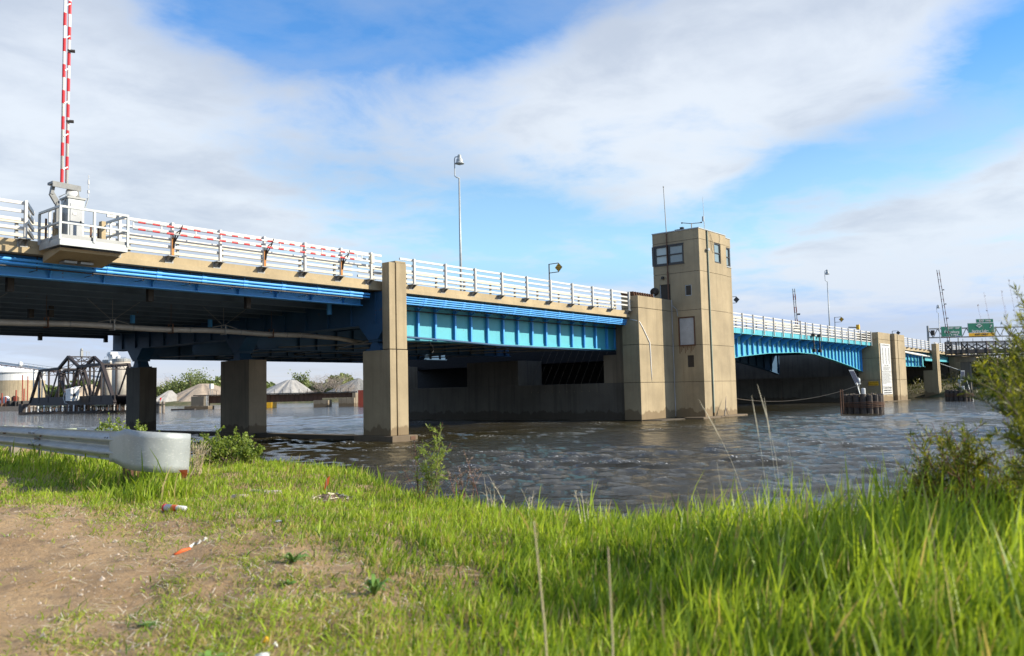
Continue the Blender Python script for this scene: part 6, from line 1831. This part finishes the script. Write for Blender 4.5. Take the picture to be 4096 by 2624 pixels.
def section(s0, s1, nm):
    m = MB(); n_ = 16; k = len(prof); vs = []
    for i in range(n_+1):
        s = s0+(s1-s0)*i/n_
        vs += [railpt(s, a, b, 0.015*math.sin(s*1.1)+0.008*math.sin(s*3.1))[:] for a, b in prof]
    fs = [(i*k+j, i*k+j+1, (i+1)*k+j+1, (i+1)*k+j) for i in range(n_) for j in range(k-1)]
    m.add(vs, fs)
    o = obj(nm, m, M_GUARD, GR, smooth=True)
    sd = o.modifiers.new('thickness', 'SOLIDIFY'); sd.thickness = 0.004; sd.offset = 0
    return o
def guardm(t, bs):
    p = pos(t)
    v = t.new('ShaderNodeTexVoronoi'); v.inputs['Scale'].default_value = 38; t.put(v.inputs['Vector'], t.scale(p, (1, 1, 2.2)))
    a = t.noise(p, 2.2, 5, 0.6); b = t.noise(t.scale(p, (1, 1, 3.5)), 24, 5, 0.7)
    c = t.mix(t.mapr(a, 0.35, 0.65), (0.30, 0.325, 0.33, 1), (0.42, 0.45, 0.455, 1))
    c = t.mix(t.m('MULTIPLY', t.mapr(v.outputs['Distance'], 0.0, 0.5), 0.35), c, (0.26, 0.29, 0.30, 1))
    c = t.mix(t.mapr(b, 0.58, 0.66, 0, 0.45), c, (0.72, 0.73, 0.71, 1))
    c = t.mix(t.mapr(t.noise(p, 7, 5, 0.7), 0.70, 0.74, 0, 0.7), c, (0.30, 0.22, 0.15, 1))
    t.put(bs.inputs['Base Color'], c); bs.inputs['Metallic'].default_value = 0.25
    bs.inputs['Roughness'].default_value = 0.48
    bump(t, bs, b, 0.15, 0.004)
M_GUARD = mat('galvanised_spangle', guardm)
section(0.0, 3.9, 'beam'); section(3.85, 7.8, 'beam'); section(7.75, 11.7, 'beam'); section(11.65, 20, 'beam')
# curled end: flat plate widening from the beam, then rolled round a 0.28 m radius
cpts = []
Lc = Vector((-dirr.y, dirr.x, 0))
if Lc.dot(FH) < 0: Lc = -Lc
p = B0 - dirr*0.25
for i in range(8): cpts.append((p + dirr*0.09*i + nrm*0.082, 0.156+0.045*min(1, max(0, (i-2)/4.0))))
ctr_ = B0 + dirr*0.38 + nrm*0.082 + Lc*0.30
for i in range(1, 15):
    a = i/14*R(172)
    v = -Lc*0.30*math.cos(a) + dirr*0.30*math.sin(a)
    cpts.append((ctr_+v, 0.201))
m = MB(); vs = []
for i, (q, hh) in enumerate(cpts):
    zc = 1.315 - 0.006*max(0, i-7) - 0.008
    for j in range(7): vs.append((q + Vector((0, 0, zc + hh*(j/3.0-1))) + (dirr*0.012*(j/3.0-1)*max(0, i-7)/6))[:])
m.add(vs, [(i*7+j, i*7+j+1, (i+1)*7+j+1, (i+1)*7+j) for i in range(len(cpts)-1) for j in range(6)])
o = obj('curled_end', m, M_GUARD, GR, smooth=True)
sd = o.modifiers.new('thickness', 'SOLIDIFY'); sd.thickness = 0.005; sd.offset = 0
for s in (0.12, 2.0, 3.9, 5.8, 7.7, 9.6):
    c_ = B0 - dirr*s - nrm*0.10
    m = MB(); a = dirr*0.06; b = nrm*0.075
    for (u_, w_) in ((-1, 1),):
        m.prism([(c_-a-b+Vector((0,0,.5)))[:], (c_+a-b+Vector((0,0,.5)))[:], (c_+a+b+Vector((0,0,.5)))[:], (c_-a+b+Vector((0,0,.5)))[:]], (0, 0, rz(s)+0.12-0.5))
    obj('post', m, M_RUST if s < 1 else M_GREYWOOD, GR, bevel=0.006)
rs = np.random.default_rng(2)
for s0 in (0.32, 0.40, 3.7, 3.8, 3.92, 4.0):
    for pz in (0.085, -0.08, 0.0):
        q = railpt(s0, 0.083 if pz else 0.008, pz)
        obj('bolt', MB().lathe(q, [(0.013, 0), (0.012, 0.007), (0.004, 0.010)], 8, axis=nrm[:]), M_BLACK if pz else M_RUST, GR)
for s0, pz, cnt in ((1.6, 0.062, 5), (1.65, -0.062, 5), (3.3, 0.06, 2), (3.35, -0.06, 2), (5.6, 0.06, 4)):
    for i in range(cnt):
        q = railpt(s0+i*0.055, 0.079, pz); q2 = railpt(s0+i*0.055+0.035, 0.079, pz-0.018)
        obj('slot_mark', MB().beam(q[:], q2[:], 0.010, 0.006), M_RUST, GR)
q = [railpt(1.9+0.02*i, prof[i][0]+0.003, prof[i][1])[:] for i in range(2, 14)]
obj('orange_mark', MB().tube(q, 0.006, 5), M_ORUST, GR)
fl = thing('orange_flap', 'torn orange plastic flap hanging below the curled guardrail end', 'plastic flap', (4.3, 7.8, 1.0))
q0 = P(715, 1880, 8.3); q1 = P(750, 1878, 8.25)
obj('sheet', MB().add([q0[:], q1[:], (q1-Vector((0,0,.05)))[:], (q0+RH*0.04-Vector((0,0,.10)))[:], (q0+RH*0.02+FH*.02-Vector((0,0,.04)))[:]], [(0,1,2,4), (4,2,3)]), M_ORANGE, fl)

# ---- old sheet pile wall behind the guardrail
SW = thing('sheet_pile_wall', 'low mossy sheet pile wall behind the guardrail at the left', 'retaining wall', (7, 18, 0))
pa, pb = P(-120, 1700, 17.2), P(372, 1719, 16.4)
nseg = 26
tops = [1.38, 1.36, 1.40, 1.33, 1.34, 1.30, 1.27]
for i in range(nseg):
    a = pa.lerp(pb, i/nseg); b = pa.lerp(pb, (i+1)/nseg)
    off = FH*0.10*(1 if (i//2) % 2 else -1)
    top = 1.36 - 0.16*(i/nseg) + 0.05*math.sin(i*1.9) * (1 if i % 5 else -1)
    o1 = off; o2 = off if i % 2 == 0 else -off
    obj('sheet', MB().prism([(a.x+o1.x, a.y+o1.y, -0.4), (b.x+o2.x, b.y+o2.y, -0.4), (b.x+o2.x, b.y+o2.y, top-0.01*(i % 3)), (a.x+o1.x, a.y+o1.y, top)], (FH*0.03)[:]), M_OLDGREEN, SW)

# ---- shrubs on the near bank
def leafy(name, label, cat, base, wands, leaf, seed, lm=None, stem=None, group=None, sr=0.006, nl=26, tint=0.45, tv=0.25, asp=0.2, up=0.8, sub=True, start=0.25):
    """shrub of separate wands: each wand is (tip offset, bend); leaves are set along it"""
    g_ = np.random.default_rng(seed)
    base = Vector(base); t = thing(name, label, cat, base, group)
    m = MB(); C_ = []; U_ = []; T_ = []
    for (b0, tip, bend) in wands:
        b0 = Vector(b0); tip = Vector(tip); Lw = (tip-b0).length
        md = b0.lerp(tip, 0.5)+Vector(bend)
        pts = [b0*(1-u)**2 + md*2*u*(1-u) + tip*u*u for u in np.linspace(0, 1, 9)]
        m.tube([q[:] for q in pts], [sr*(1-0.8*i/8) for i in range(9)], 5)
        branches = [(pts, nl)]
        if sub:
            for _ in range(5):
                u = g_.uniform(0.3, 0.9); i = int(u*8); d = Vector(g_.normal(0, 1, 3)); d.z = abs(d.z)*0.9+0.4
                e = pts[i]+d.normalized()*Lw*g_.uniform(0.12, 0.26); sb = [pts[i], pts[i].lerp(e, .5)+Vector((0,0,.01)), e]
                m.tube([q[:] for q in sb], [sr*.4, sr*.3, sr*.15], 4); branches.append((sb, nl//2))
        for (pp, nn) in branches:
            tt0 = tint+g_.normal(0, tv*0.5)
            for _ in range(nn):
                u = g_.uniform(start if pp is pts else 0.1, 1.0)*(len(pp)-1); i = min(int(u), len(pp)-2)
                q = pp[i].lerp(pp[i+1], u-i); d = (pp[i+1]-pp[i]).normalized()
                v = d*up + Vector(g_.normal(0, .6, 3)); v.normalize()
                C_.append(q+v*leaf*0.9); U_.append(v); T_.append(tt0+g_.normal(0, tv))
    obj('stems', m, stem or M_BARK, t, smooth=True)
    if C_:
        C_ = np.array(C_); U_ = np.array(U_)
        n_ = len(C_); v = np.cross(U_, g_.normal(0, 1, (n_, 3))); v /= np.linalg.norm(v, axis=1)[:, None]
        s_ = (leaf*g_.uniform(0.6, 1.25, n_))[:, None]
        V = np.stack([C_-U_*s_, C_+v*s_*asp, C_+U_*s_, C_-v*s_*asp], 1).reshape(-1, 3) - np.array(base)
        link('leaves', np_mesh('leaves', V, np.arange(4*n_).reshape(-1, 4), lm or M_LEAF, tint=np.repeat(np.clip(T_, 0, 0.86), 4)), t)
    return t
gz_ = lambda v: float(ground_z(v.x, v.y))
def ground_at(px, D_):
    v = P(px, 1600, D_); return Vector((v.x, v.y, gz_(v)-0.01))
def round_shrub(px, D_, w, h, label, seed, nw=26, nl=34, leaf=0.016, **kw):
    g_ = np.random.default_rng(seed); b = ground_at(px, D_); ws = []
    for i in range(nw):
        a = g_.uniform(0, 6.28); rr_ = w*0.5*math.sqrt(g_.uniform(0, 1)); hh = h*math.sqrt(max(0.05, 1-(rr_/(w*0.56))**2))*g_.uniform(.6, 1.05)
        ws.append((b+Vector((g_.normal(0, .04), g_.normal(0, .04), 0)), b+Vector((math.cos(a)*rr_, math.sin(a)*rr_, hh)), (math.cos(a)*rr_*.2, math.sin(a)*rr_*.2, hh*.1)))
    return leafy('shrub', label, 'shrub', b, ws, leaf, seed, nl=nl, asp=0.5, sr=0.005, group='shrubs on the near bank', **kw)
round_shrub(905, 11.0, 1.05, 0.52, 'rounded light green shrub at the water right of the curled guardrail end', 51, 44, 44, 0.019)
round_shrub(1000, 10.6, 0.42, 0.34, 'small light green shrub beside the bigger rounded one, over the water', 52, 16, 34, 0.018)
round_shrub(432, 13.2, 0.62, 0.82, 'light green shrub behind the guardrail, left of the far dark pier foot', 53, 22, 36, 0.024)
round_shrub(545, 12.8, 0.55, 0.80, 'light green shrub behind the guardrail in front of the far dark pier', 54, 20, 36, 0.024)
round_shrub(650, 12.4, 0.30, 0.58, 'low tuft of light green leaves just above the curled guardrail end', 55, 8, 24, 0.020)
def spray(name, label, cat, px, D_, tips, leaf, seed, **kw):
    b = ground_at(px, D_); g_ = np.random.default_rng(seed); ws = []
    for (tx, ty, *o_) in tips:
        dd = D_+g_.uniform(-.12, .12)
        b1 = b+Vector((g_.normal(0, .05), g_.normal(0, .05), 0)); e = P(tx, ty, dd)
        ws.append((b1, e, tuple(o_[0]) if o_ else (0, 0, 0.02)))
    return leafy(name, label, cat, b, ws, leaf, seed, **kw)
spray('willow_sapling', 'young green willow sapling standing alone at the water edge below the fluted pier', 'sapling', 1715, 7.6,
      [(1765, 1700), (1745, 1740), (1690, 1765), (1672, 1790), (1785, 1790), (1720, 1800), (1752, 1830), (1700, 1850)], 0.021, 61, nl=60, asp=0.17, tint=0.55, sr=0.005, start=0.15)
spray('red_stemmed_weed', 'thin red-stemmed leafless weed mixed around the willow sapling', 'weed', 1690, 7.7,
      [(1655, 1740), (1640, 1800), (1805, 1770), (1600, 1850), (1610, 1900), (1770, 1690), (1820, 1900)], 0.010, 62, nl=8, stem=M_REDSTEM, sr=0.0028, tint=0.3)
spray('dry_weed', 'brown dry seed-headed weed right of the willow sapling', 'weed', 1855, 7.2,
      [(1855, 1800), (1835, 1865), (1880, 1880), (1820, 1900), (1790, 1880), (1895, 1930)], 0.008, 63, nl=46, lm=M_TWIG, stem=M_REDSTEM, sr=0.0028, tint=0.1, tv=0.1, start=0.45, asp=0.6)
M_TW2 = M_DRY
for i, (px, D_, tips, lab) in enumerate([
    (1985, 6.6, [(1935, 1905), (1950, 1895), (1975, 1920), (1960, 1950)], 'bleached dead twig leaning left over the water'),
    (2110, 6.2, [(2085, 1955), (2135, 1960), (2120, 1985)], 'small dead twig just right of the leaning one'),
    (2330, 5.2, [(2300, 1960), (2325, 1955), (2345, 1990)], 'small forked dead twig in front of the water, left of the tall grass'),
    (1150, 9.6, [(1135, 1840), (1165, 1850), (1180, 1845)], 'reddish seedling stems on the bank below the fluted pier'),
    (1200, 9.2, [(1185, 1870), (1210, 1850), (1225, 1875)], 'second clump of reddish seedling stems, nearer the orange flag')]):
    spray('dead_twig', lab, 'twig', px, D_, tips, 0.006, 70+i, nl=6, stem=M_DRYLIGHT if i < 3 else M_REDSTEM, sr=0.0028, lm=M_TWIG, tint=0.5, group='dry twigs at the water edge')
# yellow dry tuft beside the curled end
spray('dry_grass_tuft', 'tuft of pale dry grass between the curled guardrail end and the round shrub', 'grass tuft', 790, 9.6, [(760+12*i, 1765+8*((i*5) % 4), (0.02*((i % 3)-1), 0, 0.05)) for i in range(8)]*4, 0.03, 79, nl=10, lm=M_TWIG, stem=M_DRY, sr=0.003, tint=0.8, sub=False, asp=0.06, up=2.0)
# tall dry stalks
STK = [(2172, 2.35, 2135, 2085, 'left one of the two blurred tan stalks rising from the near grass', 0.0032), (2410, 2.35, 2432, 2190, 'right one of the two blurred tan stalks rising from the near grass', 0.0032)]
for (px, D_, tx, ty, lab, rr_) in STK:
    b = ground_at(px, D_); e = P(tx, ty, D_); md = b.lerp(e, 0.5)+RH*0.006
    solo('dry_stalk', MB().tube([b[:], md[:], e[:]], [rr_, rr_*0.9, rr_*0.6], 7), M_DRY, lab, 'stalk', 'dry stalks in the near grass')
for i, (px, D_, tx, ty, bx, lab) in enumerate([
    (3090, 4.3, 3032, 1548, 0.12, 'tallest bleached grass stalk with a drooping seed head in front of the lift span'),
    (3060, 4.2, 3008, 1592, 0.04, 'bleached grass stalk just left of the tallest one'),
    (3110, 4.1, 3058, 1600, 0.02, 'bleached grass stalk just right of the tallest one'),
    (2985, 4.4, 2800, 1608, 0.16, 'bleached arching stalk in front of the tower foot'),
    (2880, 4.4, 2868, 1850, 0.02, 'short bleached stalk over the water below the tower'),
    (3180, 4.0, 3150, 1760, 0.03, 'short bleached stalk right of the tall ones')]):
    b = ground_at(px, D_); e = P(tx, ty, D_)
    pts = []
    for u in np.linspace(0, 1, 14):
        q = b.lerp(e, u) + RH*bx*math.sin(math.pi*u)*0.4
        pts.append(q)
    t = thing('bleached_stalk', lab, 'stalk', b, 'bleached grass stalks')
    obj('stem', MB().tube([q[:] for q in pts], [0.0009*(1-0.6*k/13) for k in range(14)], 5), M_DRYLIGHT, t)
    if i < 4: obj('seed_head', MB().tube([(pts[-1]+(pts[-1]-pts[-3])*0.1)[:], pts[-2][:], pts[-3][:], pts[-4][:]], [0.0006, 0.0018, 0.0021, 0.0009], 6), M_DRYLIGHT, t)
# blurred willow on the right
g_ = np.random.default_rng(90)
lowt = [(3970, 1690), (4030, 1720), (4080, 1690), (4000, 1820), (4060, 1860), (3930, 1850), (3625, 1660), (3655, 1700), (3700, 1720), (3745, 1650), (3770, 1700), (3800, 1740), (3840, 1700), (3580, 1890), (3600, 1840), (3650, 1810), (3700, 1850), (3870, 1790), (3905, 1720), (3950, 1770), (3560, 1960), (3760, 1830), (3820, 1880)]
for part_, (lo, hi, lab) in enumerate([(6, 12, 'dark green willow clump at the water edge, leftmost of the right foreground'), (12, 18, 'dark willow clump leaning left just above the tall grass at the right'), (18, 23, 'third dark willow clump, in front of the second one'), (0, 6, 'dark willow clump at the right edge under the big yellow-green bush')]):
    tips = lowt[lo:hi]; mx = sum(a for a, b in tips)/len(tips)+110
    b = ground_at(mx, 4.5); ws = []
    for (tx, ty) in tips:
        for _ in range(3):
            b1 = ground_at(mx+g_.uniform(0, 260), 4.3+g_.uniform(-.4, .3)); e = P(tx+g_.uniform(-45, 45), ty+g_.uniform(-25, 190), 4.3+g_.uniform(-.4, .2))
            ws.append((b1, e, (0, 0, 0.05)))
    leafy('willow_clump', lab, 'willow', b, ws, 0.020, 91+part_, lm=M_WILLOW, stem=M_REDSTEM, sr=0.0040, nl=75, asp=0.15, tint=0.33, tv=0.22, sub=True, start=0.12, group='willow clumps at the right')
bigt = [(3830, 1450), (3850, 1390), (3800, 1500), (3900, 1330), (3940, 1260), (3990, 1205), (4040, 1215), (4090, 1190), (4130, 1230), (3880, 1560), (3940, 1480), (3990, 1420), (4040, 1340), (4090, 1300), (3960, 1600), (4030, 1550), (4080, 1480), (4120, 1400), (3930, 1680), (4000, 1700), (4070, 1640), (4110, 1580), (4040, 1800), (4090, 1750), (3990, 1820), (3870, 1440), (3960, 1340), (4010, 1280)]
b = ground_at(4420, 3.5); ws = []
for (tx, ty) in bigt:
    for _ in range(2):
        dd = 3.5+g_.uniform(-.35, .35)
        b1 = ground_at(4420+g_.uniform(-90, 160), dd); e = P(tx+120+g_.uniform(-45, 20), ty+g_.uniform(-10, 40), dd)
        ws.append((b1, e, (0, 0, 0.18)))
leafy('willow_bush', 'large blurred yellow-green willow bush filling the right edge', 'willow', b, ws, 0.022, 95, lm=M_WILLOW, stem=M_BARK, sr=0.006, nl=115, asp=0.14, tint=0.44, tv=0.26, sub=True, start=0.30)
ws = []
for (tx, ty) in [(3910, 1240), (3935, 1190), (4005, 1180), (4033, 1135), (4062, 1165), (4085, 1200), (4095, 1120), (4020, 1240)]:
    b1 = ground_at(4140+g_.uniform(-60, 60), 4.8); e = P(tx, ty-20, 4.8); ws.append((b1, e, (0.05, -0.05, 0.12)))
leafy('bare_shoots', 'thin bare reddish shoots rising above the yellow-green willow bush', 'shoots', ground_at(4140, 4.8), ws, 0.006, 96, lm=M_TWIG, stem=M_REDSTEM, sr=0.0024, nl=16, asp=0.5, tint=0.1, sub=False, start=0.5)

# ---- weeds with broad leaves
def rosette(px, py, r, label, seed, up=0.35):
    g_ = np.random.default_rng(seed)
    D_ = 0.9*FPX/(py-(1567-(px-2048)*0.02234)); b = ground_at(px, D_); b.z += 0.01
    t = thing('broadleaf_weed', label, 'weed', b, 'broad-leaved weeds')
    p0 = None
    for i in range(17):
        a = i*2.4; L_ = 0.72*r*g_.uniform(.7, 1.15); d = Vector((math.cos(a), math.sin(a), 0)); s_ = Vector((-d.y, d.x, 0)); k = up*g_.uniform(.4, 1.2)
        pts = [b, b+d*L_*.35+Vector((0,0,L_*k*.7)), b+d*L_*.7+Vector((0,0,L_*k)), b+d*L_+Vector((0,0,L_*k*.7))]
        w = [0.05, .11, .09, 0.0]
        m = MB(); vs = []
        for q, ww in zip(pts, w): vs += [(q-s_*ww*L_)[:], (q+s_*ww*L_+Vector((0,0,.003)))[:]]
        m.add(vs, [(0,1,3,2), (2,3,5,4), (4,5,7,6)])
        o = obj('leaf', m, M_WEEDLEAF, t, smooth=True)
    return t
M_WEEDLEAF = paint('weed_leaf', (0.12, 0.23, 0.035), 0.75, vary=0.4, scale=8)
rosette(1170, 2235, 0.13, 'dark broad-leaved weed on the bare dirt, the upper one', 31, 0.55)
rosette(1150, 2300, 0.07, 'small broad-leaved weed just below the upper dark one', 32, 0.4)
rosette(830, 2580, 0.14, 'dark green broad-leaved weed at the bottom edge of the dirt', 33, 0.45)
rosette(1490, 2330, 0.12, 'dark green tuft of weed at the right end of the dirt patch', 34, 0.8)
rosette(590, 2420, 0.08, 'flat broad-leaved weed lying on the middle of the dirt', 35, 0.15)

# ---- litter
def gpt(px, py, dz=0.0):
    D_ = 0.9*FPX/(py-(1567-(px-2048)*0.02234)); v = ground_at(px, D_); v.z += 0.012+dz; return v
a, b = gpt(665, 2022, 0.03), gpt(745, 2028, 0.02)
cp_ = thing('paper_cup', 'squashed white paper cup with red print lying in the grass', 'paper cup', (a+b)/2)
obj('cup_body', MB().tube([a[:], b[:]], [0.031, 0.020], 12), M_SIGNWHITE, cp_, smooth=True)
obj('red_rim', MB().tube([(a-(b-a)*0.03)[:], (a+(b-a)*0.05)[:]], [0.033, 0.0325], 12), M_RED, cp_)
m = MB()
for u in (0.3, 0.45, 0.62, 0.8): q = a.lerp(b, u); m.tube([(q+Vector((0,0,-.0)))[:], (q+(b-a)*0.06)[:]], [0.036-0.014*u+0.001]*2, 12)
obj('red_print', MB().tube([a.lerp(b, .38)[:], a.lerp(b, .62)[:]], [0.0275, 0.0255], 12), M_ORANGE, cp_)
a, b, c_ = gpt(703, 2178), gpt(765, 2168), gpt(830, 2150)
og = thing('orange_wrapper', 'orange tube-like wrapper with crumpled white end on the dirt', 'wrapper', a)
obj('orange_tube', MB().tube([a[:], (a.lerp(b, .5)+Vector((0,0,.006)))[:], b[:]], [0.009, 0.011, 0.008], 8), M_ORANGE, og, smooth=True)
m = MB(); g_ = np.random.default_rng(4); pv = []
for i in range(7):
    q = b.lerp(c_, i/6); s_ = 0.018+0.01*math.sin(i*2.3); pv += [(q+FH*s_+Vector((0,0,0.004+0.02*(i % 2))))[:], (q-FH*s_+Vector((0,0,0.02*((i+1) % 2))))[:]]
m.add(pv, [(2*i, 2*i+1, 2*i+3, 2*i+2) for i in range(6)]); obj('white_film', m, M_SIGNWHITE, og)
def scrap(name, px, py, s, mt, label, cat, seed, flat=0.3):
    g_ = np.random.default_rng(seed); q = gpt(px, py); m = MB(); n_ = 7
    ring = [(q.x+s*g_.uniform(.6, 1.1)*math.cos(6.28*i/n_), q.y+s*g_.uniform(.6, 1.1)*math.sin(6.28*i/n_), q.z+s*flat*g_.uniform(0, 1)) for i in range(n_)]
    m.add(ring+[(q.x, q.y, q.z+s*flat*1.4), (q.x, q.y, q.z-0.004)], [(i, (i+1) % n_, n_) for i in range(n_)]+[((i+1) % n_, i, n_+1) for i in range(n_)])
    return solo(name, m, mt, label, cat, 'small litter')
scrap('paper_scrap', 1115, 2088, 0.035, M_SIGNWHITE, 'white paper scrap in the grass between the cup and the sapling', 'paper scrap', 1)
scrap('orange_scrap', 1063, 2500, 0.020, M_YELLOW, 'small yellow scrap in the grass near the bottom edge', 'scrap', 2, 0.9)
scrap('white_scrap', 1100, 2515, 0.014, M_SIGNWHITE, 'tiny white scrap beside the yellow one', 'scrap', 3, 1.2)
scrap('crumpled_wrapper', 1045, 2575, 0.036, M_SIGNWHITE, 'crumpled pale wrapper at the bottom edge of the photo', 'wrapper', 4, 0.5)
scrap('red_scrap', 2103, 2502, 0.013, M_RED, 'left of two small red scraps in the near grass', 'scrap', 5, 2.4)
scrap('red_scrap', 2147, 2515, 0.012, M_RED, 'right of two small red scraps in the near grass', 'scrap', 6, 2.4)
scrap('white_scrap', 1460, 2202, 0.012, M_SIGNWHITE, 'tiny white scrap on the bare patch below the sapling', 'scrap', 7, 1.5)
for i, (px, py, s_, lab) in enumerate(((965, 1972, 0.07, 'flat pale stone on the bank, leftmost of three'), (1035, 1955, 0.08, 'pinkish flat stone on the bank, middle of three'), (1085, 1960, 0.09, 'pinkish flat stone on the bank, rightmost of three'))):
    q = gpt(px, py, -0.02); m = MB(); g_ = np.random.default_rng(300+i); n_ = 10
    r1 = [(q.x+s_*1.6*g_.uniform(.85, 1.1)*math.cos(6.28*k/n_)*RH.x - s_*math.sin(6.28*k/n_)*FH.x, q.y+s_*1.6*math.cos(6.28*k/n_)*RH.y - s_*math.sin(6.28*k/n_)*FH.y, q.z) for k in range(n_)]
    r2 = [(q.x+(x_-q.x)*0.7, q.y+(y_-q.y)*0.7, q.z+0.035+0.01*g_.uniform()) for (x_, y_, z_0) in r1]
    m.add(r1+r2, [(k, (k+1) % n_, n_+(k+1) % n_, n_+k) for k in range(n_)]+[tuple(range(n_, 2*n_))])
    solo('flat_stone', m, paint('pink_stone', (0.50, 0.40, 0.34), 0.9, vary=0.3, scale=9), lab, 'stone', 'flat stones on the bank', smooth=False)
# mound of soil and debris with an orange flag behind
q = gpt(1320, 1975, -0.03); g_ = np.random.default_rng(8); m = MB(); na, nr_ = 30, 8; vs = []
for j in range(nr_+1):
    s_ = j/nr_
    for k in range(na):
        a = 6.2832*k/na; rr_ = 0.26*s_*(1+.12*math.sin(3*a+1)+.07*math.sin(7*a)); v = q+RH*rr_*1.15*math.cos(a)+FH*rr_*math.sin(a)
        vs.append((v.x, v.y, q.z+0.11*(1-s_**1.6)+g_.normal(0, .006)*(j < nr_)))
m.add(vs, [(j*na+k, j*na+(k+1) % na, (j+1)*na+(k+1) % na, (j+1)*na+k) for j in range(nr_) for k in range(na)])
M_SOIL = paint('dark_soil', (0.13, 0.085, 0.055), 0.95, vary=0.5, scale=14)
solo('soil_mound', m, M_SOIL, 'small mound of dark soil and twigs at the edge of the bank', 'mound')
m = MB()
for i in range(70):
    a = g_.uniform(0, 6.28); rr_ = 0.26*math.sqrt(g_.uniform()); v = q+RH*rr_*math.cos(a)+FH*rr_*math.sin(a)+Vector((0, 0, 0.115*(1-(rr_/.28)**1.6)+.006)); d = Vector((g_.normal(), g_.normal(), g_.normal()*.25)).normalized()*g_.uniform(.012, .035)
    m.tube([(v-d)[:], (v+d)[:]], 0.0035, 4)
tag(obj('twig_debris', m, M_DRYLIGHT), 'short twigs and chips strewn on the soil mound', kind='stuff')
q = gpt(1305, 1945); t = thing('marker_flag', 'bright orange marker flag behind the soil mound', 'flag', q)
obj('wire', MB().tube([q[:], (q+Vector((0,0,.16)))[:]], 0.002, 5), M_GREYSTEEL, t)
e = q+Vector((0, 0, .155)); obj('flag', MB().add([e[:], (e+RH*.035+Vector((0,0,.03)))[:], (e+RH*.02-Vector((0,0,.05)))[:], (e-RH*.025-Vector((0,0,.11)))[:], (e-RH*.015-Vector((0,0,.03)))[:]], [(0,1,2,4), (4,2,3)]), M_ORANGE, t)
# fallen straw on the sparse ground
g_ = np.random.default_rng(12); n = 1500; D_ = g_.uniform(2.2, 8, n); r = D_*g_.uniform(-.55, .1, n); x = RH.x*r+FH.x*D_; y = RH.y*r+FH.y*D_; z = ground_z(x, y)+.006
a = g_.uniform(0, 3.14, n); L_ = g_.uniform(.015, .06, n); w = .0016
dx_, dy_ = np.cos(a)*L_, np.sin(a)*L_; ex, ey = -np.sin(a)*w, np.cos(a)*w
V = np.stack([np.stack([x-dx_-ex, y-dy_-ey, z], -1), np.stack([x+dx_-ex, y+dy_-ey, z+.008], -1), np.stack([x+dx_+ex, y+dy_+ey, z+.008], -1), np.stack([x-dx_+ex, y-dy_+ey, z], -1)], 1).reshape(-1, 3)
tag(link('fallen_straw', np_mesh('fallen_straw', V, np.arange(4*n).reshape(-1, 4), M_DRYLIGHT)), 'bits of dry straw lying on the dirt', kind='stuff')
